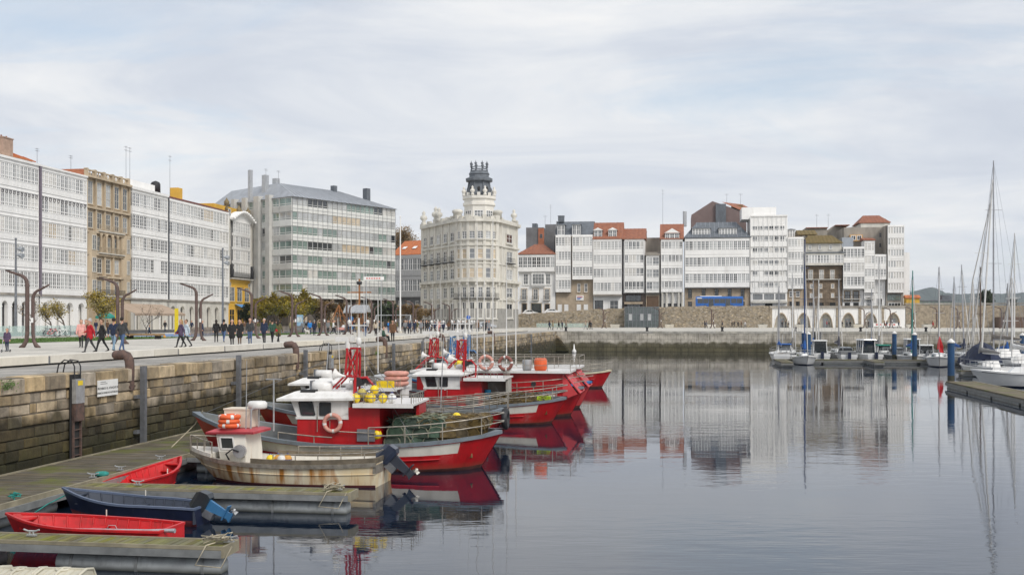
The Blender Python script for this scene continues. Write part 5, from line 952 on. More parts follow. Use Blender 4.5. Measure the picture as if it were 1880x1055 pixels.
def cabin_shell(x0, x1, w, z0, zm, z1, slant, lower, upper, root, name='wheelhouse'):
    mb = MB()
    mb.loft([[(x0 + 0.0, -w, z0), (x1, -w, z0), (x1, w, z0), (x0, w, z0)], [(x0 + 0.03, -w, zm), (x1, -w, zm), (x1, w, zm), (x0 + 0.03, w, zm)]], 0)
    mb.loft([[(x0 + 0.03, -w, zm + 0.003), (x1, -w, zm + 0.003), (x1, w, zm + 0.003), (x0 + 0.03, w, zm + 0.003)], [(x0 - slant, -w + 0.03, z1), (x1, -w + 0.03, z1), (x1, w - 0.03, z1), (x0 - slant, w - 0.03, z1)]], 1)
    mb.box(x0 - 0.02, x1 + 0.01, -w - 0.03, w + 0.03, zm - 0.04, zm + 0.04, 1)
    return mb.build(name, [lower, upper], root)
M_wglass = glassmat('cabin_glass', (0.03, 0.035, 0.04))
def pane(root, x0, x1, y, z0, z1, m=None, frame=None, sh=0.0):
    """side window: rounded rubber frame and glass"""
    s = -1 if y < 0 else 1; mb = MB(); e = 0.045
    mb.add([(x0, y, z0), (x1, y, z0), (x1 + sh, y, z1), (x0 + sh, y, z1)], [(0, 1, 2, 3) if s < 0 else (3, 2, 1, 0)], 1)
    for a, c2 in (((x0, z0), (x1, z0)), ((x1, z0), (x1 + sh, z1)), ((x1 + sh, z1), (x0 + sh, z1)), ((x0 + sh, z1), (x0, z0))): mb.bar((a[0], y, a[1]), (c2[0], y, c2[1]), e, e, 0)
    return mb.build('window', [frame or M_black, m or M_wglass], root)
def fishing_boat(label, s, t, L=10.7, B=3.5, skew=0.0, house=True, roofm=None, back=None, mast=True, pots=0, potm=None, g=(1.75, 0.86, 1.24), side=None, capm=None, stripem=None, hx=4.05, tall=None, seed=0, wl=None, mastm=None, rafts=True):
    root = thing('fishing_boat', label, 'fishing boat', Q(s, t, 0), RQ + skew); rr = random.Random(seed); side = side or M_red; mastm = mastm or side
    mb, st = hullmesh(L, B, g[0], g[1], g[2], None, (0.15, 0.87, (5, 6)), (1.0, 0.75))
    mb.build('hull', [M_foul, side, stripem or M_stain, capm or M_greyb, M_deckg, M_deckg], root)
    fd = MB(); [fd.path([(st[i][3][4][0], sg * (st[i][3][4][1] + 0.03), st[i][3][4][2]) for i in range(3, 16)], 0.03, 5) for sg in (-1, 1)]; fd.build('rubbing_strake', side, root)
    rail_along(st, 0.60, 1.0, 0.55, posts=2, rows=(1.0, 0.5)).build('stern_rail', M_steel, root); rail_along(st, 0.28, 0.55, 0.22, posts=2, rows=(1.0,)).build('side_rail', M_steel, root)
    W2lM = Matrix.Translation(Q(s, t, 0)) @ Matrix.Rotation(RQ + skew, 4, 'Z'); wp = lambda x, y, z: W2lM @ Vector((x, y, z))
    zd = g[1] - 0.45
    if house:
        wv = B / 2 - 0.62; x0, x1 = hx, hx + 2.8; roofm = roofm or M_bwhite
        h = cabin_shell(x0, x0 + 1.75, wv, zd, 1.70, 2.32, 0.22, side, M_bwhite, root)
        MB().loft([[(x0 + 1.752, -wv, zd), (x1, -wv, zd), (x1, wv, zd), (x0 + 1.752, wv, zd)], [(x0 + 1.752, -wv, 2.05), (x1, -wv, 2.05), (x1, wv, 2.05), (x0 + 1.752, wv, 2.05)]]).build('engine_casing', side, root)
        MB().loft([[(x0 + 1.0, -wv - 0.012, 1.60), (x0 + 1.75, -wv - 0.012, 1.86), (x0 + 1.75, -wv - 0.012, 2.3), (x0 + 1.0, -wv - 0.012, 2.3)], [(x0 + 1.0, -wv - 0.005, 1.60), (x0 + 1.75, -wv - 0.005, 1.86), (x0 + 1.75, -wv - 0.005, 2.3), (x0 + 1.0, -wv - 0.005, 2.3)]]).build('side_panel', M_bwhite, h)
        for sg in (-1, 1):
            pane(h, x0 + 0.18, x0 + 0.62, sg * (wv + 0.004), 1.80, 2.22, sh=-0.1); pane(h, x0 + 0.80, x0 + 1.15, sg * (wv + 0.016), 1.80, 2.2)
            MB().path([(x0 + 0.72, sg * (wv + 0.06), 1.25), (x0 + 0.72, sg * (wv + 0.06), 2.1)], 0.016, 5).build('handrail', M_steel, h)
        for k in range(4): MB().add([(x0 - 0.02 + 0.035, -wv + 0.1 + k * (2 * wv - 0.1) / 4, 1.75), (x0 - 0.02 + 0.035, -wv + (k + 1) * (2 * wv - 0.1) / 4, 1.75), (x0 - 0.215, -wv + (k + 1) * (2 * wv - 0.1) / 4, 2.24), (x0 - 0.215, -wv + 0.1 + k * (2 * wv - 0.1) / 4, 2.24)], [(3, 2, 1, 0)]).build('window', M_wglass, h)
        rf = MB().loft([[(x0 - 0.62, -wv - 0.22, 2.26), (x0 + 1.95, -wv - 0.22, 2.3), (x0 + 1.95, wv + 0.22, 2.3), (x0 - 0.62, wv + 0.22, 2.26)], [(x0 - 0.62, -wv - 0.22, 2.34), (x0 + 1.95, -wv - 0.22, 2.38), (x0 + 1.95, wv + 0.22, 2.38), (x0 - 0.62, wv + 0.22, 2.34)], [(x0 - 0.1, -wv + 0.15, 2.56), (x0 + 1.7, -wv + 0.15, 2.56), (x0 + 1.7, wv - 0.15, 2.56), (x0 - 0.1, wv - 0.15, 2.56)]]).build('wheelhouse_roof', M_bwhite, root)
        MB().lathe([(0.16, 0), (0.2, 0.08), (0.2, 0.18), (0.05, 0.24)], (x0 + 1.45, 0.35, 2.55), 14).build('radome', M_bwhite, rf)
        MB().path([(x0 + 0.25, -0.5, 2.7), (x0 + 0.28, -0.5, 2.7), (x0 + 0.98, -0.5, 2.7), (x0 + 1.0, -0.5, 2.7)], [0.10, 0.18, 0.18, 0.10], 14).build('liferaft', M_bwhite, rf); MB().box(x0 + 0.3, x0 + 0.36, -0.7, -0.3, 2.5, 2.9).build('strap', M_grey, rf)
        MB().box(x0 + 0.1, x0 + 0.6, -wv + 0.1, -wv + 0.45, 2.45, 2.62).build('vent_cowl', M_black, rf)
        # canopy over the working deck
        cz = 2.12; MB().box(x0 + 1.96, x0 + 3.95, -wv - 0.25, wv + 0.3, cz, cz + 0.07).build('canopy', roofm, root); MB().box(x0 + 1.96, x0 + 3.97, -wv - 0.29, -wv - 0.255, cz - 0.05, cz + 0.09).build('canopy_edge', M_bwhite, root)
        MB().box(x1 + 0.003, x0 + 3.9, wv - 0.55, wv, zd, cz - 0.003).build('bulkhead', back or side, root); MB().box(x0 + 3.8, x0 + 3.9, -0.1, wv - 0.553, zd, cz - 0.003).build('rear_wall', back or side, root)
        cr = MB(); [cr.bar((x0 + 2.0 + k * 0.315, -wv - 0.22, cz + 0.07), (x0 + 2.0 + k * 0.315, -wv - 0.22, cz + 0.38), 0.02) for k in range(7)]; cr.bar((x0 + 2.0, -wv - 0.22, cz + 0.38), (x0 + 3.95, -wv - 0.22, cz + 0.38), 0.025); [cr.bar((x0 + 3.9, -wv - 0.22 + 0.4 * k, cz + 0.07), (x0 + 3.9, -wv - 0.22 + 0.4 * k, cz + 0.38), 0.02) for k in range(6)]; cr.bar((x0 + 3.9, -wv - 0.22, cz + 0.38), (x0 + 3.9, wv, cz + 0.38), 0.025); cr.build('canopy_rail', M_steel, root)
        MB().box(x1 - 0.75, x1 - 0.15, -wv - 0.05, -wv - 0.004, 0.95, 1.35).build('locker', M_grey, root)
        MB().path([(x0 + 1.15, -wv - 0.08, 1.62), (x0 + 1.15, -wv - 0.1, 1.28), (x0 + 2.7, -wv - 0.1, 1.22)], 0.018, 5).build('handrail', M_steel, root)
    if mast:
        mx_ = hx + 1.75; ms = put('mast', None, root, (0, 0, 0)); ms.empty_display_size = 0.1
        fr = MB(); top = 4.0
        for y in (-0.28, 0.28): fr.cyl((mx_, y, 2.1), (mx_ + 0.05, y * 0.7, top), 0.045, 0.04, 8); fr.cyl((mx_ - 0.35, y, 3.05), (mx_ - 0.3, y * 0.7, top - 0.05), 0.04, n=7); fr.cyl((mx_ - 0.35, y, 3.05), (mx_ - 1.05, y * 1.6, 2.35), 0.035, n=7); fr.cyl((mx_ - 0.35, y, 3.05), (mx_, y, 3.0), 0.035, n=7); fr.cyl((mx_ - 0.35, y, 3.05), (mx_ + 0.05, y, top - 0.1), 0.03, n=6); fr.cyl((mx_, y, 3.05), (mx_ - 0.3, y * 0.7, top - 0.1), 0.03, n=6)
        fr.cyl((mx_, -0.28, 3.0), (mx_, 0.28, 3.0), 0.035); fr.cyl((mx_ - 0.32, -0.22, top - 0.05), (mx_ - 0.32, 0.22, top - 0.05), 0.035); fr.cyl((mx_ - 0.33, 0, top - 0.03), (mx_ + 0.06, 0, top - 0.03), 0.035)
        fr.path([(mx_ + 0.05, -0.3, 2.15), (mx_ + 0.6, -0.3, 2.2), (mx_ + 0.62, -0.3, 2.75), (mx_ + 0.4, -0.3, 3.0), (mx_, -0.3, 2.95)], 0.05, 7); fr.build('mast_frame', mastm, ms)
        MB().cyl((mx_ + 0.02, -0.75, zd + 0.1), (mx_ + 0.1, -0.72, 3.0), 0.06, 0.05, 8).build('derrick', mastm, ms)
        tp = MB(); tp.cyl((mx_ + 0.05, 0, top), (mx_ + 0.05, 0, 5.0), 0.05, 0.035, 8); tp.bar((mx_ - 0.3, 0, 4.75), (mx_ + 0.4, 0, 4.75), 0.04); tp.lathe([(0.04, 0), (0.06, 0.04), (0.06, 0.13), (0.02, 0.16)], (mx_ + 0.36, 0, 4.78), 8); tp.lathe([(0.04, 0), (0.06, 0.04), (0.06, 0.13), (0.02, 0.16)], (mx_ - 0.28, 0, 4.78), 8); tp.ball((mx_ + 0.05, 0, 4.2), (0.1, 0.1, 0.16)); tp.build('mast_pole', M_bwhite, ms)
        MB().box(mx_ - 0.75, mx_ + 0.0 - 0.1, -0.08, 0.08, top + 0.2, top + 0.36).build('radar_scanner', M_bwhite, ms); MB().cyl((mx_ - 0.33, 0, top - 0.05), (mx_ - 0.33, 0, top + 0.2), 0.09).build('radar_motor', M_bwhite, ms)
        hn = MB(); hn.lathe([(0.03, 0), (0.05, 0.16), (0.12, 0.3), (0.2, 0.38), (0.2, 0.4)], (0, 0, 0), 12); o = hn.build('horn', M_bwhite, ms, (mx_ - 0.25, -0.62, 3.05)); o.rotation_euler = (0, R(-80), 0)
        wn = MB(); wn.cyl((mx_ + 0.1, -0.4, 2.85), (mx_ + 0.1, 0.1, 2.85), 0.16, n=12); wn.box(mx_, mx_ + 0.45, -0.3, 0.0, 2.8, 2.98); wn.build('winch', M_black, ms)
        wh = MB(); [wh.cyl((mx_ - 0.5 + 0.35 * k, 0.3 * (k - 1), 2.4), (mx_ - 0.6 + 0.37 * k, 0.3 * (k - 1), 5.0 + 1.1 * k), 0.016, 0.008, 5) for k in range(3)]; wh.build('whip_aerial', M_bwhite, ms)
        rg = MB(); q = st[1][3][-1]; rg.cyl((mx_, 0, top), (0.5, 0, g[0]), 0.008, n=4); [rg.cyl((mx_, 0, top), (L * 0.75, sg * (B / 2 - 0.2), g[1] + 0.1), 0.008, n=4) for sg in (-1, 1)]; rg.build('stays', M_grey, ms)
    for k in range(pots):
        cx = hx + 3.05 + (k % 7) * 0.43 + rr.uniform(-0.05, 0.05); row = (k // 7) % 3; lay = k // 21
        lobster_pot(wp(cx + lay * 0.12, -0.62 + row * 0.6 + rr.uniform(-0.05, 0.05), zd + 0.02 + lay * 0.31 + rr.uniform(0, 0.03)), RQ + R(90) + rr.uniform(-0.15, 0.15), (potm or M_pot) if (k % 7) < (4 if potm is None else 9) else M_potb, 'netted lobster pot stacked on the aft deck of ' + ('the largest red fishing boat' if potm is None else 'a red fishing boat'), 'lobster pots on ' + ('largest boat' if potm is None else 'second boat'))
    rp = MB(); rp.path([wp(0.35, 0, g[0] + 0.05), wp(0.0, 0.2, g[0] * 0.75), Q(s - 0.8, t - 0.4, 0.62)], 0.02, 5); o = rp.build('mooring_rope', M_rope, root); o.matrix_parent_inverse = W2lM.inverted()
    return root, wp, st
A_, wpA, stA = fishing_boat('largest red fishing boat with white stripe, grey bow and pots behind the beige skiff', 38.5, 2.55, 10.8, 3.7, 0.05, pots=84, seed=1)
hx = 4.05; wv = 3.7 / 2 - 0.62; M_y = M_yel
life_ring(wpA(hx + 1.25, -wv - 0.13, 1.55), 0.27, 'y', M_pink, 'faded pink life ring hung on the red wheelhouse side', RQ + 0.05)
for k, (x, y, m, z) in enumerate(((5.6, -0.95, M_yel, 2.2), (6.0, -1.0, M_yel, 2.2), (6.15, -0.75, mat('net_yellow', (0.5, 0.42, 0.12), 0.8, 0.4, 20), 2.35), (6.5, -0.9, M_yel, 2.2), (6.55, -0.7, M_yel, 2.45), (6.9, -0.95, M_yel, 2.2), (7.2, -0.95, M_bwhite, 2.2), (6.3, -0.6, M_yel, 2.2))):
    buoy(wpA(x, y, z), 0.15, m, 'yellow float piled on the boat canopy rail' if m is not M_bwhite else 'white float with blue eye on the canopy rail', 'yellow floats on the canopy' if m is not M_bwhite else None)
buoy(wpA(6.75, -1.15, 1.0), 0.16, M_yel, 'single yellow float on the aft deck beside the green pots'); buoy(wpA(9.2, 0.1, 1.5), 0.15, M_yel, 'yellow float on top of the brown pots')
tg = MB(); rr = random.Random(5)
for k in range(14): tg.path([wpA(1.3 + rr.uniform(-0.4, 0.5), rr.uniform(-0.4, 0.4), 1.15 + rr.uniform(0, 0.35)) for q in range(5)], 0.03, 5)
tag(tg.build('net_heap', M_teal), 'tangled teal net heaped on the grey bow deck', 'net')
def tangle(root_wp, x0, x1, y0, y1, z0, z1, nn, m, label, r=0.014, seed=0):
    q = random.Random(seed); mb = MB()
    for k in range(nn):
        p = Vector((q.uniform(x0, x1), q.uniform(y0, y1), q.uniform(z0, z1))); pts = []
        for i in range(6): pts.append(root_wp(*p)); p = p + Vector((q.uniform(-0.28, 0.28), q.uniform(-0.2, 0.2), q.uniform(-0.1, 0.1))); p = Vector((min(max(p.x, x0), x1), min(max(p.y, y0), y1), min(max(p.z, z0), z1)))
        mb.path(pts, r, 4)
    return tag(mb.build('net_heap', m), label, 'net')
tangle(wpA, 7.1, 9.9, -1.15, 0.9, 1.45, 1.75, 90, M_potb, 'brown netting draped over the stacked pots of the largest boat', 0.013, 1); tangle(wpA, 7.0, 8.6, -1.1, 0.8, 1.4, 1.72, 60, M_pot, 'green netting draped over the pots next to the red bulkhead', 0.013, 2)
tangle(wpA, 5.6, 6.5, -0.5, 0.6, 2.2, 2.55, 40, mat('grey_rope', (0.22, 0.21, 0.19), 0.95, 0.4, 9), 'grey rope tangle at the foot of the red mast', 0.018, 3)
# second boat, mostly hidden: white superstructure, tyre at the stern
B_, wpB, stB = fishing_boat('fishing boat with pale stripe and tyre fender between two red boats', 46.8, 1.4, 10.9, 3.3, 0.0, True, M_bwhite, M_bwhite, False, 0, None, (1.5, 0.95, 1.35), None, None, M_stain, 2.6, seed=2)
rail_along(stB, 0.3, 1.0, 0.62, posts=1, rows=(1.0, 0.55)).build('deck_rail', M_steel, B_)
tag(MB().torus((0, 0, 0), 0.33, 0.13, 'x', 20, 9).build('tyre_fender', M_black, None, wpB(10.85, -0.35, 0.95), RQ), 'black tyre fender hung on the stern of a red boat', 'tyre')
for k in range(3): tag(MB().torus((0, 0, 0), 0.42, 0.10, 'z', 22, 8).build('rope_coil', M_pink, None, wpB(6.2, 0.1, 2.32 + 0.2 * k), RQ), 'pink coil of thick rope stacked on the white canopy', 'rope', 'pink rope coils')
crate(wpB(6.0, -0.9, 2.2), RQ, (0.28, 0.2, 0.26), M_yel, 'bright yellow fish crate on the white canopy'); 
bx = MB(); bx.box(-0.7, 0.7, -0.45, 0.45, 0, 0.62); bx.box(-0.74, 0.74, -0.49, 0.49, 0.621, 0.68); tag(bx.build('fish_bin', mat('pale_grey_plastic', (0.52, 0.54, 0.55), 0.5), None, wpB(5.6, 1.9, 1.9), RQ), 'pale grey lidded bin on a boat deck by the quay', 'bin')
C_, wpC, stC = fishing_boat('red fishing boat with white wheelhouse and open grey shelter, brown pots aft', 54.8, 3.1, 10.8, 3.7, 0.02, True, M_bwhite, mat('grey_bulkhead', (0.42, 0.42, 0.38), 0.7, 0.2), True, 42, M_potb, (1.7, 0.9, 1.25), seed=3)
for k, (x, z) in enumerate(((9.55, 0.95), (9.75, 1.25))): crate(wpC(x, -0.9 + 0.3 * k, z - 0.2), RQ, (0.28, 0.2, 0.28), mat('lime_plastic', (0.45, 0.62, 0.03), 0.5), 'lime green crate at the stern rail of a red boat', 'lime green crates')
mb = MB(); mb.cyl((0, 0, 0), (0, 0, 0.45), 0.16, n=12); tag(mb.build('barrel', mat('bright_blue', (0.02, 0.33, 0.62), 0.4), None, wpC(7.0, -0.35, 1.15), RQ), 'small bright blue drum inside the grey deck shelter', 'drum')
tangle(wpC, 7.2, 9.9, -1.1, 0.9, 1.0, 1.45, 110, M_potb, 'brown netting draped over the pots beside lime crates', 0.014, 4); tangle(wpC, 5.9, 7.2, -0.9, 0.5, 0.5, 1.0, 60, M_grey, 'dark rope heap inside the grey deck shelter', 0.02, 5)
tangle(wpB, 7.4, 10.2, -1.0, 0.9, 0.55, 0.95, 120, MATS['grey_rope'], 'grey ropes and nets on the aft deck with the tyre fender', 0.018, 6); tangle(wpB, 3.4, 5.6, -0.8, 0.9, 2.2, 2.6, 50, MATS['grey_rope'], 'rope clutter on the white roof behind the red mast', 0.018, 7)
for k, (x, y, h) in enumerate(((3.0, 0.5, 1.0), (4.4, -0.5, 0.8), (8.0, 0.3, 1.2))): MB().cyl((x, y, 2.2 if x < 7 else 0.6), (x + 0.15, y, 3.0 + h), 0.03, 0.02, 6).build('davit', M_galv, B_)
# bigger boat with long red deckhouse and flared stern boards
def big_boat(label, s, t, L, side, boards, trim, seed, mastm):
    root, wp, st = fishing_boat(label, s, t, L, 4.0, 0.0, False, mast=True, g=(1.9, 1.15, 1.5), side=side, capm=trim, seed=seed, hx=2.2, mastm=mastm)
    MB().box(3.2, L - 1.0, -1.35, 1.35, 0.7, 2.25).build('deckhouse', M_red if boards else M_bwhite, root); MB().box(2.9, L - 0.6, -1.65, 1.65, 2.252, 2.36).build('deckhouse_roof', M_bwhite, root)
    for k in range(4): MB().cyl((4.2 + 1.7 * k, -1.352, 1.7), (4.2 + 1.7 * k, -1.39, 1.7), 0.13, n=14).build('porthole', M_black, root)
    rl = MB()
    for z in (2.65, 2.95): [rl.bar((3.0, sg * 1.6, z), (L - 0.6, sg * 1.6, z), 0.03) for sg in (-1, 1)]; rl.bar((L - 0.6, -1.6, z), (L - 0.6, 1.6, z), 0.03)
    [rl.bar((x, sg * 1.6, 2.36), (x, sg * 1.6, 2.95), 0.03) for x in np.linspace(3.0, L - 0.6, 8) for sg in (-1, 1)]; rl.build('roof_rail', M_steel, root)
    if boards:
        for k in range(5): y = -1.4 + 0.56 * k; MB().add([(L - 0.9, y, 2.25), (L - 0.9, y + 0.5, 2.25), (L - 0.1, y + 0.5 , 1.25), (L - 0.1, y, 1.25), (L - 0.96, y, 2.25), (L - 0.96, y + 0.5, 2.25), (L - 0.16, y + 0.5, 1.25), (L - 0.16, y, 1.25)], [(0, 3, 2, 1), (4, 5, 6, 7), (0, 1, 5, 4), (2, 3, 7, 6), (1, 2, 6, 5), (3, 0, 4, 7)]).build('stern_board', M_red2, root)
        MB().add([(L - 1.02, -1.37, 2.24), (L - 0.25, -1.42, 1.2), (L - 1.02, -1.37, 0.9), (L - 1.02, -1.33, 2.24), (L - 0.25, -1.38, 1.2), (L - 1.02, -1.33, 0.9)], [(0, 1, 2), (5, 4, 3), (0, 3, 4, 1)]).build('stern_wing', M_red2, root)
    return root, wp
D_, wpD = big_boat('red boat with long red deckhouse, white roof and slanting pink stern boards', 59.3, 2.6, 11.8, M_red, True, M_greyb, 6, M_red)
life_ring(wpD(6.9, -1.75, 2.78), 0.33, 'y', M_pink, 'faded orange life ring lashed to the white deckhouse roof rail'); life_ring(wpD(7.9, -1.72, 2.75), 0.32, 'y', mat('rusty_ring', (0.26, 0.10, 0.08), 0.8), 'dark red rope ring lashed beside the life ring')
tag(MB().lathe([(0.28, 0), (0.33, 0.1), (0.33, 0.55), (0.28, 0.62)], (0, 0, 0), 14).build('drum', M_orange, None, wpD(9.6, -0.9, 2.37)), 'orange plastic drum on the white deckhouse roof', 'drum'); tag(MB().lathe([(0.2, 0), (0.24, 0.1), (0.24, 0.5), (0.2, 0.55)], (0, 0, 0), 14).build('drum', mat('grey_plastic', (0.3, 0.31, 0.32), 0.5), None, wpD(8.9, -0.9, 2.37)), 'grey plastic drum on the white deckhouse roof', 'drum'); buoy(wpD(5.4, -1.2, 2.37), 0.26, M_yel, 'large yellow and red float on the deckhouse roof')
big_boat('red boat with blue gunwale and blue mast frame behind the pink stern boards', 64.6, 2.6, 11.8, M_red2, True, M_blue, 8, M_blue)
fishing_boat('small plain red boat moored last in the row by the quay', 83.5, 4.6, 9.8, 3.2, 0.0, False, mast=False, g=(1.6, 1.0, 1.3), capm=mat('cream_gunwale', (0.55, 0.5, 0.36), 0.6), stripem=M_red, seed=9)
fishing_boat('fishing boat with blue gantry tucked behind the row of red boats', 72.5, 1.2, 9.6, 3.2, 0.0, True, g=(1.6, 0.9, 1.2), side=M_blue, mastm=M_blue, seed=10, hx=2.8)
# ---------------------------------------------------------------- beige skiff
M_skiff = mat('beige_gelcoat', (0.78, 0.72, 0.57), 0.5, 0.2, 1.2, col2=(0.70, 0.56, 0.34), stretch=(1, 1, 0.3))
n, L, b = nodes(M_skiff); src = b.inputs['Base Color'].links[0].from_socket; g = n.new('ShaderNodeNewGeometry'); mp = n.new('ShaderNodeMapping'); mp.inputs['Scale'].default_value = (2.6, 0.6, 0.35); L.new(g.outputs['Position'], mp.inputs[0])
no = n.new('ShaderNodeTexNoise'); no.inputs['Scale'].default_value = 1.6; no.inputs['Detail'].default_value = 5; L.new(mp.outputs[0], no.inputs['Vector']); mr = n.new('ShaderNodeMapRange'); mr.inputs[1].default_value = 0.47; mr.inputs[2].default_value = 0.64; L.new(no.outputs['Fac'], mr.inputs[0])
mu = n.new('ShaderNodeMix'); mu.data_type = 'RGBA'; L.new(mr.outputs[0], mu.inputs[0]); L.new(src, mu.inputs[6]); mu.inputs[7].default_value = (0.40, 0.17, 0.03, 1); L.new(mu.outputs[2], b.inputs['Base Color'])      # rust runs
SK = thing('motor_skiff', 'beige rust-stained motor skiff with red-roofed white cabin and outboard', 'skiff', Q(34.9, 4.15, 0), RQ - 0.02)
mb, stS = hullmesh(6.25, 2.15, 0.88, 0.62, 0.72, None, None, (0.85, 0.05), 'flat', 0.4, wl=0.88, cap=0.1); mb.build('hull', [mat('maroon_bottom', (0.12, 0.03, 0.03), 0.7), M_skiff, M_skiff, M_steel, M_stain, M_stain], SK)
MB().path([(q[3][5][0], -q[3][5][1] - 0.01, q[3][5][2]) for q in stS], 0.018, 5).build('chine_strip', M_skiff, SK)
sb = MB(); sel = [q for q in stS if q[0] > 0.38]; sb.loft([[(q[3][-1][0], -(q[3][-1][1] + 0.02), q[2] - 0.02), (q[3][-1][0], -(q[3][-1][1] + 0.03), q[2] + 0.17), (q[3][-1][0], -(q[3][-1][1] - 0.03), q[2] + 0.17), (q[3][-1][0], -(q[3][-1][1] - 0.03), q[2] - 0.02)] for q in sel]); sb.loft([[(q[3][-1][0], (q[3][-1][1] + 0.02), q[2] - 0.02), (q[3][-1][0], (q[3][-1][1] - 0.03), q[2] - 0.02), (q[3][-1][0], (q[3][-1][1] - 0.03), q[2] + 0.17), (q[3][-1][0], (q[3][-1][1] + 0.02), q[2] + 0.17)] for q in sel]); q = sel[-1]; sb.box(q[3][-1][0] - 0.02, q[3][-1][0] + 0.03, -q[3][-1][1], q[3][-1][1], q[2] + 0.035, q[2] + 0.168); sb.build('wash_board', mat('tarnished_steel', (0.24, 0.20, 0.145), 0.45, 0.35, 3, metal=0.4), SK)
rail_along(stS, 0.45, 1.0, 0.3, 0.02, (1.0,), 0.018, posts=2).build('side_rail', M_steel, SK); rail_along(stS, 0.0, 0.2, 0.45, 0.06, (1.0,), 0.018, posts=1).build('bow_rail', M_steel, SK)
fdk = MB(); fs = [q for q in stS if q[0] < 0.2]; fdk.loft([[(max(q[3][-1][0], 0.05), -q[1] - 0.03, q[2] - 0.02), (max(q[3][-1][0], 0.05), -q[1] - 0.03, q[2] + 0.14), (max(q[3][-1][0], 0.05), q[1] + 0.03, q[2] + 0.14), (max(q[3][-1][0], 0.05), q[1] + 0.03, q[2] - 0.02)] for q in fs]); fdk.build('foredeck', M_stain, SK)
ch = MB(); ch.loft([[(1.22, -0.45, 0.42), (2.1, -0.66, 0.3), (2.1, 0.66, 0.3), (1.22, 0.45, 0.42)], [(1.22, -0.62, 0.95), (2.08, -0.64, 0.95), (2.08, 0.64, 0.95), (1.22, 0.62, 0.95)], [(1.10, -0.56, 1.48), (2.05, -0.56, 1.48), (2.05, 0.56, 1.48), (1.10, 0.56, 1.48)]]); cb = ch.build('cabin', M_stain, SK)
pane(cb, 1.30, 1.72, -0.617, 1.03, 1.38, frame=M_bwhite, sh=-0.05); pane(cb, 1.30, 1.72, 0.617, 1.03, 1.38, frame=M_bwhite); MB().add([(1.195, -0.5, 1.0), (1.195, 0.5, 1.0), (1.105, 0.45, 1.42), (1.105, -0.45, 1.42)], [(3, 2, 1, 0)]).build('window', M_wglass, cb)
MB().loft([[(0.8, -0.66, 1.47), (2.35, -0.68, 1.49), (2.35, 0.68, 1.49), (0.8, 0.66, 1.47)], [(0.82, -0.68, 1.53), (2.35, -0.7, 1.56), (2.35, 0.7, 1.56), (0.82, 0.68, 1.53)], [(1.05, -0.45, 1.62), (2.2, -0.5, 1.62), (2.2, 0.5, 1.62), (1.05, 0.45, 1.62)]]).build('cabin_roof', mat('faded_crimson', (0.46, 0.06, 0.075), 0.5, 0.2, 2), cb)
bx = MB(); bx.box(1.15, 2.0, -0.1, 0.5, 1.63, 2.16); bx.box(1.13, 2.02, -0.12, 0.52, 2.162, 2.21); bx.build('roof_box', mat('cream_box', (0.72, 0.64, 0.52), 0.6, 0.12), cb)
for k in range(3): tag(MB().torus((0, 0, 0), 0.27, 0.075, 'z', 22, 8, 0, 1).build('life_ring', [M_orange, M_bwhite], None, SK.matrix_basis @ Vector((1.45, -0.38, 1.72 + 0.13 * k)), k * 0.4), 'orange life ring in the stack on the skiff cabin roof', 'life ring', 'orange life rings on the skiff')
gt = MB(); gt.cyl((2.1, -0.3, 1.6), (2.12, -0.3, 2.2), 0.03); gt.cyl((2.1, 0.3, 1.6), (2.12, 0.3, 2.2), 0.03); gt.cyl((2.12, -0.3, 2.2), (2.12, 0.3, 2.2), 0.03); gt.cyl((2.0, -0.42, 1.6), (2.03, -0.42, 3.7), 0.018, 0.008, 6); gt.cyl((2.6, 0.3, 1.5), (2.6, 0.3, 3.1), 0.025); gt.bar((2.35, 0.3, 3.1), (2.85, 0.3, 3.1), 0.04); gt.build('aerial_mast', M_galv, cb)
MB().lathe([(0.26, 0), (0.3, 0.05), (0.3, 0.17), (0.24, 0.23)], (2.15, 0.1, 2.2), 16).build('radome', M_bwhite, cb); MB().cyl((1.95, -0.7, 0.98), (1.95, -0.82, 0.98), 0.2, n=18).build('pot_hauler', M_galv, cb); MB().path([(1.6, -0.72, 0.7), (1.55, -0.85, 0.9), (1.75, -0.86, 1.05), (1.95, -0.84, 0.98)], 0.025, 6).build('hauler_arm', M_black, cb)
sk = lambda x, y, z: SK.matrix_basis @ Vector((x, y, z))
for k, (x, m) in enumerate(((2.9, M_yel), (3.1, mat('orange_float', (0.6, 0.3, 0.06), 0.6)), (3.25, M_bwhite), (3.4, MATS['orange_float']))): buoy(sk(x, -0.7 + 0.12 * (k % 2), 0.62), 0.13, m, 'worn float lying in the skiff beside the cabin', 'floats in the skiff')
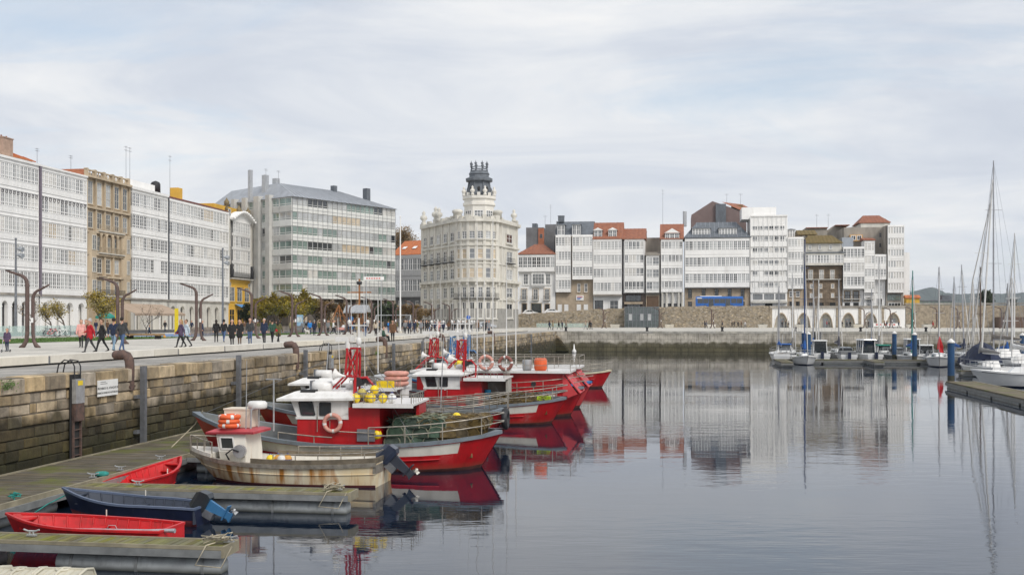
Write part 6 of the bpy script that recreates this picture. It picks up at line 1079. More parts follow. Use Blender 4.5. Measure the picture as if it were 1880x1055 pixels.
def outboard(root, x, z, cowl, leg, tilt, sc=1.0, prop=None):
    mt = put('outboard_motor', None, root, (x, 0, z)); mt.rotation_euler = (0, tilt, 0); mt.scale = (sc,) * 3; mt.empty_display_size = 0.1
    MB().loft([[(-0.22, -0.16, 0.0), (0.26, -0.16, 0.0), (0.26, 0.16, 0.0), (-0.22, 0.16, 0.0)], [(-0.3, -0.2, 0.15), (0.34, -0.2, 0.12), (0.34, 0.2, 0.12), (-0.3, 0.2, 0.15)], [(-0.3, -0.2, 0.4), (0.3, -0.19, 0.36), (0.3, 0.19, 0.36), (-0.3, 0.2, 0.4)], [(-0.2, -0.13, 0.52), (0.2, -0.12, 0.48), (0.2, 0.12, 0.48), (-0.2, 0.13, 0.52)]]).build('cowl', cowl, mt)
    MB().loft([[(-0.14, -0.08, 0.0), (0.18, -0.06, 0.0), (0.18, 0.06, 0.0), (-0.14, 0.08, 0.0)], [(-0.06, -0.05, -0.7), (0.14, -0.03, -0.7), (0.14, 0.03, -0.7), (-0.06, 0.05, -0.7)], [(-0.12, -0.06, -0.82), (0.2, -0.05, -0.82), (0.2, 0.05, -0.82), (-0.12, 0.06, -0.82)]]).build('leg', leg, mt)
    MB().box(-0.15, 0.32, -0.12, 0.12, -0.62, -0.59).build('cavitation_plate', leg, mt); pr = MB(); pr.ball((0.24, 0, -0.8), (0.1, 0.05, 0.05)); [pr.loft([[(0.2, 0.0, -0.8), (0.28, 0.02, -0.8)], [(0.19, 0.13 * math.cos(a), -0.8 + 0.13 * math.sin(a)), (0.29, 0.13 * math.cos(a + 0.7), -0.8 + 0.13 * math.sin(a + 0.7))]], 0, False, False) for a in (0, 2.1, 4.2)]; pr.build('propeller', prop or leg, mt)
    MB().box(-0.34, -0.12, -0.13, 0.13, -0.3, 0.05).build('clamp', M_grey, mt)
outboard(SK, 6.5, 0.75, mat('navy_cowl', (0.03, 0.04, 0.07), 0.3, 0.2, 3, coat=0.3), mat('navy_leg', (0.035, 0.04, 0.055), 0.4), R(-48), 0.95, M_stain)
# ---------------------------------------------------------------- rowing boats
def rowboat(name, label, loc, rz, L, B, g, out, inn, cap, foul=None, stern=0.72, motor=None, oars=False, seats=(0.2, 0.52, 0.8)):
    root = thing(name, label, 'rowing boat', loc, rz); n = 14; st = []
    for i in range(n + 1):
        u = i / n; b = B / 2 * ((1 - (1 - u / 0.5) ** 2.0) if u < 0.5 else 1 - (1 - stern) * ((u - 0.5) / 0.5) ** 2); b = max(b, 0.02)
        gz = g[1] + (g[0] - g[1]) * max(0, (0.6 - u) / 0.6) ** 1.7 + (g[2] - g[1]) * max(0, (u - 0.6) / 0.4) ** 1.7
        fl = 0.74 - 0.35 * (1 - u) ** 3; rk = 0.35 * (1 - u) ** 3
        st.append([(u * L + rk * (1 - h), b * (fl + (1 - fl) * max(h, 0)) if h > -0.1 else b * fl * 0.35, gz * h if h >= 0 else -0.12) for h in (-0.3, 0.0, 0.34, 0.66, 1.0)] + [b, gz])
    mb = MB()
    for sg in (-1, 1):
        o = len(mb.v); [mb.v.extend([(p[0], sg * p[1], p[2]) for p in q[:5]]) for q in st]
        for i in range(n):
            for j in range(4): f = (o + i * 5 + j, o + i * 5 + 5 + j, o + i * 5 + 6 + j, o + i * 5 + j + 1); mb.f.append(f if sg < 0 else f[::-1]); mb.m.append(1 if (foul and j < 2) else 0); mb.sm.append(True)
    q = st[-1]; rg = [(p[0], -p[1], p[2]) for p in q[:5]] + [(p[0], p[1], p[2]) for p in q[:5][::-1]]; mb.add(rg, [tuple(range(10))], 0); mb.build('hull', [out, foul or out], root)
    ins = MB(); t = 0.035
    for sg in (-1, 1):
        o = len(ins.v); [ins.v.extend([(min(max(p[0], 0.18), L - t), sg * max(p[1] - t, 0.004), max(p[2], 0.07)) for p in q[1:5]] ) for q in st]
        for i in range(n):
            for j in range(3): f = (o + i * 4 + j, o + i * 4 + j + 1, o + i * 4 + 5 + j, o + i * 4 + 4 + j); ins.f.append(f if sg < 0 else f[::-1]); ins.m.append(0); ins.sm.append(True)
    ins.loft([[(min(max(q[2][0], 0.2), L - t), -max(q[2][1] - t, 0.003), 0.075), (min(max(q[2][0], 0.2), L - t), max(q[2][1] - t, 0.003), 0.075)] for q in st], 0, False, False); q = st[-1]; ins.box(L - t - 0.012, L - 0.003, -q[4][1] + 0.01, q[4][1] - 0.01, 0.07, q[4][2] - 0.002); ins.build('lining', inn, root)
    gw = MB(); [gw.loft([[(q[4][0], sg * (q[4][1] + 0.02), q[4][2] - 0.03), (q[4][0], sg * (q[4][1] + 0.02), q[4][2] + 0.02), (q[4][0], sg * max(q[4][1] - 0.06, 0.0), q[4][2] + 0.02), (q[4][0], sg * max(q[4][1] - 0.06, 0.0), q[4][2] - 0.03)] for q in st]) for sg in (-1, 1)]; q = st[-1]; gw.box(L - 0.05, L + 0.012, -q[4][1], q[4][1], q[4][2] - 0.03, q[4][2] + 0.021); gw.build('gunwale', cap, root)
    for k in range(2, n, 1):
        q = st[k]
        for sg in (-1, 1): MB().path([(q[2][0], sg * (q[2][1] - 0.05), 0.09), (q[3][0], sg * (q[3][1] - 0.045), q[3][2]), (q[4][0], sg * (q[4][1] - 0.05), q[4][2] - 0.02)], 0.018, 4).build('rib', inn, root)
    for u in seats: k = min(n - 1, int(u * n)); q = st[k]; x = q[3][0]; bw = q[3][1] - 0.03; MB().box(x - 0.12, x + 0.14, -bw, bw, q[4][2] * 0.62, q[4][2] * 0.62 + 0.03).build('thwart', inn, root)
    q = st[2]; MB().prism([(0.2, 0), (q[4][0], -q[4][1] + 0.04), (q[4][0], q[4][1] - 0.04)], st[1][6] * 0.82, st[1][6] * 0.82 + 0.03).build('bow_seat', inn, root)
    if motor: outboard(root, L + 0.12, st[-1][6] + 0.02, *motor)
    if oars: o = MB().path([(1.6, -0.25, 0.42), (L - 0.4, -0.32, 0.48), (L + 0.25, -0.35, 0.5)], [0.025, 0.025, 0.05], 7).build('oar', M_galv, root)
    for u in (0.55,):
        q = st[int(u * n)]; MB().cyl((q[4][0], q[4][1] - 0.03, q[4][2]), (q[4][0], q[4][1] - 0.03, q[4][2] + 0.16), 0.014).build('thole_pin', M_stain, root)
    return root
M_bright = grime(mat('scarlet_paint', (0.58, 0.014, 0.018), 0.45, 0.2, 2, 0.15, 8), (0.26, 0.02, 0.015), 0.5, 0.72, 0.75, 4, (1.5, 1.5, 0.8))
p = P(15, 970, 23.2); s_, t_2 = TQ((p.x, p.y)); rowboat('rowing_boat', 'scarlet open rowing boat moored behind the front finger pontoon', Q(25.0, 4.45, 0), RQ - 0.05, 4.0, 1.5, (0.66, 0.52, 0.50), M_bright, M_bright, M_bright, oars=True)
rowboat('rowing_boat', 'navy blue rowing boat with maroon bottom and small outboard', Q(27.9, 4.05, 0), RQ - 0.03, 3.75, 1.35, (0.78, 0.5, 0.44), M_navy, mat('navy_lining', (0.04, 0.05, 0.075), 0.6), mat('blue_gunwale', (0.10, 0.13, 0.20), 0.5), mat('maroon_antifoul', (0.16, 0.025, 0.03), 0.7), motor=(mat('black_cowl', (0.03, 0.035, 0.04), 0.3), mat('sky_blue_leg', (0.04, 0.16, 0.33), 0.4), R(-62), 0.8, M_galv))
rowboat('rowing_boat', 'bright red rowing boat with white rope, lying along the main pontoon', Q(34.0, 4.25, 0), RQ - R(97), 3.3, 1.3, (0.80, 0.5, 0.42), M_bright, M_bright, M_bright)
for (s_, t_), m_, lb in (((25.15, 5.6), M_rope, 'coil of pale rope lying in the scarlet rowing boat'), ((27.95, 6.0), M_rope, 'coil of pale rope lying in the navy rowing boat')):
    cm = MB(); [cm.torus((0.02 * k, 0.015 * (k % 2), 0.03 * k), 0.17 - 0.012 * k, 0.018, 'z', 18, 5) for k in range(4)]; tag(cm.build('rope_coil', m_, None, Q(s_, t_, 0.10), 0.3), lb, 'rope')
bk_ = thing('bucket', 'small black bucket standing in the scarlet rowing boat', 'bucket', Q(25.1, 6.9, 0.085)); MB().lathe([(0.10, 0), (0.14, 0.26), (0.125, 0.26), (0.09, 0.03)], (0, 0, 0), 14).build('pail', M_black, bk_); MB().path([(-0.13, 0, 0.25), (-0.07, 0, 0.36), (0.07, 0, 0.36), (0.13, 0, 0.25)], 0.007, 5).build('handle', M_galv, bk_)
rp = MB(); rr = random.Random(2); c0 = Q(27.2, 3.2, 0.62)
for k in range(6): rp.path([c0 + Vector((rr.uniform(-0.15, 0.15), rr.uniform(-0.1, 0.1), rr.uniform(0, 0.12))) for q in range(5)], 0.014, 5)
rp.path([c0, c0 + Vector((0.15, 0, -0.35)), c0 + Vector((0.3, 0.0, -0.5)), c0 + Vector((0.7, 0.3, -0.2)), Q(27.9, 4.15, 0.6)], 0.016, 5); tag(rp.build('mooring_rope', M_teal), 'teal mooring rope knotted at the pontoon edge by navy boat', 'rope')
tag(MB().torus((0, 0, 0.06), 0.13, 0.06, 'z', 16, 8).build('rope_coil', M_teal, None, Q(31.3, 3.2, DZ + 0.02)), 'small teal rope coil on the pontoon edge', 'rope')
def cleat(s, t):
    mb = MB(); mb.box(-0.1, 0.1, -0.04, 0.04, 0, 0.03); mb.cyl((-0.04, 0, 0.02), (-0.04, 0, 0.1), 0.02); mb.cyl((0.04, 0, 0.02), (0.04, 0, 0.1), 0.02); mb.path([(-0.17, 0, 0.13), (-0.08, 0, 0.1), (0.08, 0, 0.1), (0.17, 0, 0.13)], 0.02, 6)
    tag(mb.build('mooring_cleat', M_galv, None, Q(s, t, DZ + 0.012), RQ), 'galvanised mooring cleat bolted to the pontoon', 'cleat', 'cleats on the pontoons')
for s, t in ((23.2, 4.9), (23.2, 10.4), (29.9, 5.0), (29.9, 10.5), (32.5, 3.1), (35.0, 3.1), (31.0, 3.1), (23.2, 6.2)): cleat(s, t)
for s, t, nm_ in ((29.8, 10.4, 'untidy pale rope on the finger pontoon beside the beige skiff'), (23.1, 10.2, 'loose pale rope on the end of the front finger pontoon')):
    rp = MB(); c0 = Q(s, t, DZ + 0.03); [rp.path([c0 + Vector((rr.uniform(-0.3, 0.3), rr.uniform(-0.2, 0.2), rr.uniform(0, 0.18))) for q in range(5)], 0.014, 5) for k in range(6)]; rp.path([c0, c0 + Vector((-0.1, -0.42, 0.02)), c0 + Vector((-0.3, -0.46, -0.35)), c0 + Vector((0.2, -0.46, -0.4)), c0 + Vector((0.4, -0.44, 0.0))], 0.014, 5); tag(rp.build('loose_rope', M_rope), nm_, 'rope')
for k in range(4): lobster_pot(Q(19.0 + 0.08 * (k % 2), 7.2 + 0.72 * k, DZ + 0.0), RQ + rr.uniform(-0.1, 0.1), mat('cream_plastic_pot', (0.55, 0.52, 0.42), 0.6), 'cream plastic pot on the nearest finger pontoon', 'cream pots on the finger pontoon', 1.1)
# ---------------------------------------------------------------- marina on the right
M_pile = mat('pile_blue', (0.012, 0.06, 0.15), 0.45, 0.3, 1.2); 
def pile(px, ytop, Y, r, label):
    p = P(px, ytop, Y); o = thing('mooring_pile', label, 'pile', (p.x, p.y, 0), 0, 'blue mooring piles'); MB().cyl((0, 0, -4), (0, 0, p.z - 0.25), r, n=18).build('shaft', M_pile, o); MB().lathe([(r * 1.12, 0), (r * 1.12, 0.1), (0.03, 0.34)], (0, 0, p.z - 0.3), 18).build('cap', M_bwhite, o); MB().cyl((0, 0, -0.5), (0, 0, 0.9), r * 1.01, n=18).build('weed_band', mat('pile_weed', (0.05, 0.05, 0.035), 0.9), o)
pile(1746, 622, 80, 0.25, 'blue mooring pile with white cap at the end of the near pontoon')
for px, yt, Y in ((1679, 610, 124), (1642, 608, 131), (1476, 607, 131), (1484.5, 609, 130), (1877, 611, 120)): pile(px, yt, Y, 0.27, 'blue mooring pile with white cap among the moored yachts')
def side_pontoon(label, s0, s1, t0, t1, along):
    o = thing('marina_pontoon', label, 'pontoon', QO, RQ); MB().box(t0, t1, s0, s1, 0.42, 0.5).build('deck', M_deck, o); MB().box(t0 - 0.04, t1 + 0.04, s0 - 0.04, s1 + 0.04, 0.2, 0.4).build('rim', mat('pontoon_grey', (0.20, 0.20, 0.19), 0.6), o)
    mb = MB(); st = MB(); m = 6
    [MB().box(t0 + 0.05 if not along else t0 + 0.05, t1 - 0.05, s0 + (s1 - s0) * k / m + 0.2, s0 + (s1 - s0) * (k + 1) / m - 0.2, -0.3, 0.198).build('float', M_float, o) if along else MB().box(t0 + (t1 - t0) * k / m + 0.2, t0 + (t1 - t0) * (k + 1) / m - 0.2, s0 + 0.05, s1 - 0.05, -0.3, 0.198).build('float', M_float, o) for k in range(m)]
    [MB().box(t1 - 0.16 if along else t0, t1 if along else t1, (s0 if along else s0), (s1 if along else s0 + 0.16), 0.502, 0.53).build('kerb', MATS['edge_timber'], o)]
side_pontoon('long marina pontoon in front of the far motor boats', 131.0, 133.0, 30.2, 62, False); side_pontoon('short marina finger pontoon ending at the sailboat with blue covers', 122, 130.9, 30.2, 31.4, True); side_pontoon('short marina finger pontoon beside the white pointed hull', 124.5, 130.9, 40.2, 41.2, True)
side_pontoon('near marina pontoon with mossy deck beside the blue pile', 52, 86.5, 38.6, 40.6, True); side_pontoon('marina pontoon crossing behind the large white yacht', 104, 105.8, 44, 75, False)
M_gel = mat('white_gelcoat', (0.78, 0.78, 0.77), 0.25, 0.08, 1, coat=0.3); M_mastg = mat('mast_alloy', (0.42, 0.42, 0.44), 0.35, 0.2, 1, metal=0.5); M_mastw = mat('mast_white', (0.70, 0.69, 0.67), 0.4, 0.1, 1); M_teak = mat('teak', (0.28, 0.18, 0.09), 0.7, 0.2, 4)
def sail_yacht(px, Y, ytop, label, L=8.0, cover=None, rz=0.0, hullm=None, lean=0.0, group=None, mast=None, boom=True, ring=False, spread=2, side=0.0):
    p = P(px, 589, Y); sc = L / 8.0
    root = thing('sailing_yacht', label, 'yacht', (0, 0, 0), 0, group); root.rotation_euler = (0, 0, rz)
    xm = L * 0.42; off = Matrix.Rotation(rz, 3, 'Z') @ Vector((xm, 0, 0)); root.location = (p.x - off.x, p.y - off.y, 0)
    mb, st = hullmesh(L, 2.7 * sc, 1.15 * sc, 0.92 * sc, 0.95 * sc, None, (0.05, 0.97, (7,)), (0.9 * sc, 0.1), 'flat', 0.12, 14, 0.82, 0.08); mb.build('hull', [M_navy, hullm or M_gel, M_navy if hullm is None else hullm, M_gel, M_gel, M_gel], root)
    MB().loft([[(L * 0.28, -0.35 * sc, 0.85 * sc), (L * 0.68, -0.8 * sc, 0.85 * sc), (L * 0.68, 0.8 * sc, 0.85 * sc), (L * 0.28, 0.35 * sc, 0.85 * sc)], [(L * 0.34, -0.3 * sc, 1.3 * sc), (L * 0.66, -0.68 * sc, 1.42 * sc), (L * 0.66, 0.68 * sc, 1.42 * sc), (L * 0.34, 0.3 * sc, 1.3 * sc)]]).build('coachroof', M_gel, root)
    for sg in (-1, 1): MB().loft([[(L * 0.42, sg * (0.545 * sc), 1.0 * sc), (L * 0.62, sg * (0.755 * sc), 1.0 * sc), (L * 0.62, sg * 0.71 * sc, 1.25 * sc), (L * 0.44, sg * 0.51 * sc, 1.2 * sc)], [(L * 0.42, sg * 0.56 * sc, 1.0 * sc), (L * 0.62, sg * 0.77 * sc, 1.0 * sc), (L * 0.62, sg * 0.725 * sc, 1.25 * sc), (L * 0.44, sg * 0.525 * sc, 1.2 * sc)]]).build('window', M_wglass, root)
    MB().box(L * 0.72, L * 0.94, -0.6 * sc, 0.6 * sc, 0.82 * sc, 0.86 * sc).build('cockpit', M_teak, root)
    rail_along(st, 0.0, 0.2, 0.6, 0.05, (1.0, 0.5), 0.016, posts=2).build('pulpit', M_galv, root); rail_along(st, 0.8, 1.0, 0.6, 0.05, (1.0, 0.5), 0.016, posts=1).build('pushpit', M_galv, root); rail_along(st, 0.2, 0.82, 0.55, 0.05, (1.0,), 0.008, posts=2).build('guard_wires', M_galv, root)
    if ring: MB().torus((L * 0.5, -0.95 * sc, 1.35 * sc), 0.3, 0.08, 'y', 20, 8).build('horseshoe_ring', M_orange, root); MB().loft([[(L * 0.55, -0.9 * sc, 0.95), (L * 0.85, -0.9 * sc, 0.95), (L * 0.85, 0.9 * sc, 0.95), (L * 0.55, 0.9 * sc, 0.95)], [(L * 0.62, -0.7 * sc, 2.0), (L * 0.85, -0.75 * sc, 2.1), (L * 0.85, 0.75 * sc, 2.1), (L * 0.62, 0.7 * sc, 2.0)]]).build('spray_hood', mat('taupe_canvas', (0.26, 0.22, 0.18), 0.85), root)
    if ytop is None: return root
    zt = ZP(ytop, Y); mm = mast or M_mastg; r0 = 0.085
    mp_ = MB().path([(xm, 0, 1.2 * sc), (xm + lean * 0.5, side * 0.5, (zt + 1.2) / 2), (xm + lean, side, zt)], [r0, r0, r0 * 0.7], 8).build('mast', mm, root)
    rg = MB(); ws = 0.9 * sc
    for f in ((0.48, 0.75) if spread == 2 else (0.6,)): zz_ = 1.2 + (zt - 1.2) * f; rg.bar((xm + lean * f, -ws * 0.6, zz_), (xm + lean * f, ws * 0.6, zz_), 0.04)
    rg.build('spreaders', mm, mp_); wi = MB(); [wi.cyl((xm + lean, side, zt - 0.1), q, 0.011, n=4) for q in ((0.15, 0, 1.1 * sc), (L - 0.1, 0, 0.95 * sc), (xm, -1.25 * sc, 0.9 * sc), (xm, 1.25 * sc, 0.9 * sc))]; wi.build('rigging', M_grey, mp_)
    if boom:
        bz = 1.85 * sc + 0.2; MB().cyl((xm + 0.1, 0, bz), (L * 0.86, 0, bz), 0.06, n=8).build('boom', mm, root)
        cv = cover or mat('blue_canvas_cover', (0.015, 0.09, 0.32), 0.8, 0.25, 2, 0.3, 6)
        rings = []; k = 9
        for i in range(k + 1):
            f = i / k; h = 0.34 * (1 - f) ** 0.7 + 0.10; wd = 0.15 * (1 - 0.5 * f); rings.append([(xm + 0.05 + (L * 0.86 - xm) * f, wd * math.cos(a), bz + 0.05 + h * 0.5 + h * 0.55 * math.sin(a) + 0.025 * math.sin(i * 2.3)) for a in [2 * math.pi * j / 8 for j in range(8)]])
        MB().loft(rings, smooth=True).build('sail_cover', cv, root); MB().path([(xm - 0.14, 0, bz - 0.2), (xm - 0.1, 0, bz + 0.3), (xm - 0.02, 0, bz + 1.0)], [0.2, 0.17, 0.06], 8).build('mast_cover', cv, root)
    MB().path([(0.2, 0, 1.35 * sc), (xm * 0.5 + lean * 0.45, 0, 1.2 + (zt - 1.2) * 0.45), (xm + lean * 0.9, side * 0.9, 1.2 + (zt - 1.2) * 0.9)], [0.05, 0.06, 0.03], 6).build('furled_jib', mat('jib_cloth', (0.60, 0.58, 0.55), 0.8, 0.1, 3), root)
    return root
RT = R(180) + RQ; RB = R(-90) + RQ
sail_yacht(1477, 123, 440, 'white sailboat with blue sail cover and navy mast, bow towards the basin', 7.5, None, R(90) + RQ, None, -0.4, None, mat('navy_mast', (0.05, 0.08, 0.20), 0.4))
grp = 'sailing yachts moored in the marina'
for k, (px, Y, yt, L_) in enumerate(((1430, 138, 525, 7), (1455, 139, 500, 7), (1493, 141, 515, 7), (1503, 145, 514, 7.5), (1600, 139, 530, 7), (1614, 141, 470, 8), (1752, 128, 508, 7), (1787, 121, 513, 7), (1849, 116, 520, 7), (1862, 112, 428, 9))):
    sail_yacht(px, Y, yt, 'white sailing yacht with %s sail cover and %s mast among the marina boats' % (('blue', 'grey') if k % 2 == 0 else ('grey', 'white')), L_, [None, mat('grey_cover', (0.22, 0.21, 0.2), 0.8)][k % 2], (R(90) if k % 3 else R(-90)) + RQ + 0.05 * math.sin(k), None, 0.15 * math.sin(3 * k), grp, [M_mastg, M_mastw][k % 2], True)
sail_yacht(1540, 137, 512, 'white yacht with grey mast and dark hooped canopy behind the motor boats', 8, mat('dark_canvas', (0.06, 0.06, 0.08), 0.8), R(90) + RQ)
sail_yacht(1674, 127, 497, 'yacht with thin green mast near the blue piles', 7, None, R(90) + RQ, None, -0.5, None, mat('green_mast', (0.05, 0.25, 0.22), 0.4))
sail_yacht(1724, 118, 490, 'white yacht with grey mast and furled red flag', 8.0, M_bright, R(78) + RQ, None, 0.0, None, M_mastg)
sail_yacht(1770, 124, 485, 'yacht whose dark mast leans beside the navy covered boat', 7.5, M_navy, R(90) + RQ, None, 1.1)
sail_yacht(1800, 112, 490, 'yacht with dark brown mast behind the navy covered boat', 8, mat('dark_mast_cover', (0.05, 0.06, 0.10), 0.8), R(-90) + RQ, None, 0.0, None, mat('brown_mast', (0.13, 0.09, 0.07), 0.5))
sail_yacht(1824, 108, 295, 'big yacht with the tallest mast and beige sail cover', 12.5, mat('beige_cover', (0.24, 0.21, 0.18), 0.85, 0.2, 2, 0.3, 6), R(-80) + RQ, None, 0.0, None, M_mastg)
sail_yacht(1881, 81, None, 'white yacht without mast carrying an orange horseshoe, beside the near pontoon', 9.0, None, RQ - 0.1, None, 0.0, None, M_mastw, False, True, 1)
sail_yacht(1801, 97, 330, 'yacht with raked pale mast and grey cover behind the near pontoon', 8.0, mat('grey_canvas', (0.26, 0.25, 0.24), 0.8), R(-80) + RQ, None, 0.0, None, M_mastw, True, False, 1, 1.05)
sail_yacht(1858, 103, 510, 'white yacht with white mast cover right of the large yacht', 9, M_bwhite, R(-90) + RQ + 0.1, None, 0.0, None, M_mastw)
M_tarp = mat('grey_tarpaulin', (0.20, 0.205, 0.21), 0.8, 0.2, 2, 0.3, 5)
def motor_boat(px, Y, label, L=6.0, cab=1.0, rz=0.0, roofm=None, hullm=None, open_=False, group=None):
    p = P(px, 589, Y); root = thing('motor_boat', label, 'motor boat', (0, 0, 0), 0, group); root.rotation_euler = (0, 0, rz); off = Matrix.Rotation(rz, 3, 'Z') @ Vector((L / 2, 0, 0)); root.location = (p.x - off.x, p.y - off.y, 0)
    mb, st = hullmesh(L, 2.3, 1.1, 0.85, 0.85, None, None, (1.0, 0.1), 'flat', 0.25, 14, 0.84, 0.12); mb.build('hull', [M_navy, hullm or M_gel, M_gel, M_gel, M_gel, M_deckg], root)
    MB().loft([[(L * 0.22, -0.5, 0.8), (L * 0.45, -0.85, 0.8), (L * 0.45, 0.85, 0.8), (L * 0.22, 0.5, 0.8)], [(L * 0.28, -0.42, 1.2), (L * 0.45, -0.75, 1.3), (L * 0.45, 0.75, 1.3), (L * 0.28, 0.42, 1.2)]]).build('foredeck', M_gel, root)
    x0, x1, h = L * 0.38, L * 0.68, 1.25 + cab; 
    if open_:
        sc_ = MB(); sc_.loft([[(x0, -0.8, 1.2), (x0 + 0.9, -0.85, 1.15), (x0 + 0.9, 0.85, 1.15), (x0, 0.8, 1.2)], [(x0 + 0.4, -0.65, 1.7), (x0 + 1.0, -0.72, 1.62), (x0 + 1.0, 0.72, 1.62), (x0 + 0.4, 0.65, 1.7)]]); sc_.build('windscreen', M_wglass, root); MB().box(x0 + 0.9, L * 0.93, -0.9, 0.9, 0.9, 1.25).build('cover', mat('grey_tarpaulin', (0.20, 0.205, 0.21), 0.8, 0.2, 2, 0.3, 5), root)
    else:
        for sg in (-1, 1):
            for k in range(4): x = x0 + (x1 - x0) * k / 3; MB().bar((x + (0.0 if k else 0.0), sg * 0.82, 0.8), (x + (0.18 if k == 0 else 0), sg * 0.72, h), 0.09).build('pillar', M_gel, root)
            MB().add([(x0 + 0.03, sg * 0.80, 0.95), (x1, sg * 0.80, 0.95), (x1, sg * 0.715, h), (x0 + 0.18, sg * 0.715, h)], [(0, 1, 2, 3) if sg < 0 else (3, 2, 1, 0)]).build('window', M_wglass, root)
        MB().add([(x0, -0.78, 0.95), (x0, 0.78, 0.95), (x0 + 0.18, 0.7, h), (x0 + 0.18, -0.7, h)], [(3, 2, 1, 0)]).build('windscreen', M_wglass, root); MB().add([(x1, -0.78, 0.95), (x1, 0.78, 0.95), (x1, 0.7, h), (x1, -0.7, h)], [(0, 1, 2, 3)]).build('aft_window', M_wglass, root); MB().box(x0 - 0.02, x1, -0.84, 0.84, 0.6, 0.98).build('cabin_base', M_gel, root)
        MB().loft([[(x0 - 0.1, -0.85, h), (x1 + 0.5, -0.85, h), (x1 + 0.5, 0.85, h), (x0 - 0.1, 0.85, h)], [(x0, -0.75, h + 0.12), (x1 + 0.45, -0.75, h + 0.12), (x1 + 0.45, 0.75, h + 0.12), (x0, 0.75, h + 0.12)]]).build('cabin_roof', roofm or M_gel, root); MB().cyl((x0 + 0.8, 0.2, h), (x0 + 0.8, 0.2, h + 1.2), 0.02).build('aerial', M_gel, root)
    rail_along(st, 0.0, 0.36, 0.5, 0.05, (1.0,), 0.018, posts=2).build('bow_rail', M_galv, root); MB().box(L + 0.02, L + 0.3, -0.18, 0.18, 0.3, 1.15).build('outboard', M_navy, root)
    return root
for px, Y, lb, L_, cab, rz, kw in ((1440, 137, 'small motor boat with white arch and blue canvas at the pontoon end', 6, 0.7, R(90) + RQ, {'roofm': MATS['blue_canvas_cover']}), (1504, 135, 'white pilot-house motor boat behind the blue-covered sailboat', 5.5, 1.2, R(-90) + RQ, {}), (1552, 134, 'open white cruiser with sloping windscreen and grey cover', 6.2, 0.5, R(-90) + RQ, {'open_': True}), (1588, 135, 'white cabin cruiser with tall glazed wheelhouse', 6.8, 1.3, R(-78) + RQ, {}), (1622, 136, 'small motor boat with green canopy', 5.5, 0.6, R(90) + RQ, {'roofm': mat('green_canvas', (0.02, 0.20, 0.15), 0.8)}), (1647, 133, 'low grey inflatable-looking boat with tarpaulin', 5.0, 0.5, R(-60) + RQ, {'open_': True, 'hullm': MATS['grey_tarpaulin']}), (1673, 134, 'white pilot-house fishing launch beside the blue pile', 6.0, 1.4, R(-90) + RQ, {}), (1700, 132, 'white cabin launch with wide windows next to the pilot-house launch', 6.5, 0.7, R(-100) + RQ, {})):
    motor_boat(px, Y, lb, L_, cab, rz, **kw)
# boat under a navy cover
nc = thing('covered_boat', 'motor boat under a big navy blue canvas cover', 'boat', P(1776, 589, 100), RQ + R(85)); nc.location.z = 0; nc.location.y -= 5; nc.scale = (1.15, 1.15, 1.15)
mb, st = hullmesh(7.0, 2.6, 1.1, 0.9, 0.9, None, None, (1.0, 0.1), 'flat', 0.2, 14); mb.build('hull', [M_navy, M_navy, M_navy, M_greyb, M_gel, M_gel], nc); rg = []
for i in range(9):
    u = i / 8; x = 0.2 + 6.7 * u; w_ = 1.35 * (1 - (1 - min(1, u / 0.45)) ** 2) + 0.03; h = 1.2 + 1.35 * math.sin(math.pi * min(1, u * 0.62 + 0.18)) ** 2; rg.append([(x, -w_, 0.85), (x, -w_ * 0.95, 1.25), (x, -w_ * 0.45, h * 0.9 + 0.05 * math.sin(i * 2)), (x, 0, h + 0.08), (x, w_ * 0.45, h * 0.9), (x, w_ * 0.95, 1.25), (x, w_, 0.85)])
MB().loft(rg, smooth=False).build('canvas_cover', mat('navy_canvas', (0.014, 0.022, 0.055), 0.85, 0.3, 1.5, 0.4, 5), nc)
fl = thing('flag', 'red furled flag on a staff behind a white yacht', 'flag', P(1724, 589, 113)); fl.location.z = 1; MB().cyl((0, 0, 0), (0, 0, 2.4), 0.02).build('staff', M_galv, fl); MB().loft([[(0, 0, 2.3), (0.1, 0.05, 2.3)], [(0, 0.03, 1.4), (0.42, -0.05, 1.3)], [(0, 0, 0.7), (0.5, 0.06, 0.55)]], closed=False, caps=False).build('cloth', M_bright, fl)
# ---------------------------------------------------------------- street lamps
M_cor = mat('corten_steel', (0.115, 0.075, 0.065), 0.7, 0.3, 3, 0.15)
def curve_pole(h, arm, foot, r0=0.13):
    mb = MB(); pts = [(foot * 0.9, 0, 0), (foot * 0.45, 0, 0.12), (foot * 0.12, 0, 0.42), (0, 0, 0.9), (0, 0, h * 0.55), (0, 0, h - 0.75)]
    sg = 1 if arm > 0 else -1
    for k in range(1, 5): a = R(80) * k / 4; pts.append((sg * 0.6 * (1 - math.cos(a)), 0, h - 0.75 + 0.6 * math.sin(a)))
    x, _, z = pts[-1]; pts.append((arm, 0, z + 0.30))
    mb.path(pts, [0.10, 0.14] + [r0] * 4 + [r0 * 0.95, r0 * 0.9, r0 * 0.8, r0 * 0.7, r0 * 0.45], 8); return mb
lp = thing('street_lamp', 'pair of curved rusty steel lamp posts leaning apart on the promenade', 'street lamp', (0, 0, 0), RQ, 'curved lamp post pairs')
curve_pole(4.65, -1.45, -0.55).build('tall_post', M_cor, lp, (-0.18, 0, 0)); curve_pole(3.75, 1.1, 0.5, 0.11).build('short_post', M_cor, lp, (0.2, 0, 0))
MB().box(-1.62, -1.0, -0.055, 0.055, 4.78, 4.82).build('lamp_head', M_dark, lp); MB().box(0.16, 0.30, -0.16, -0.125, 1.55, 1.85).build('sticker', M_white, lp)
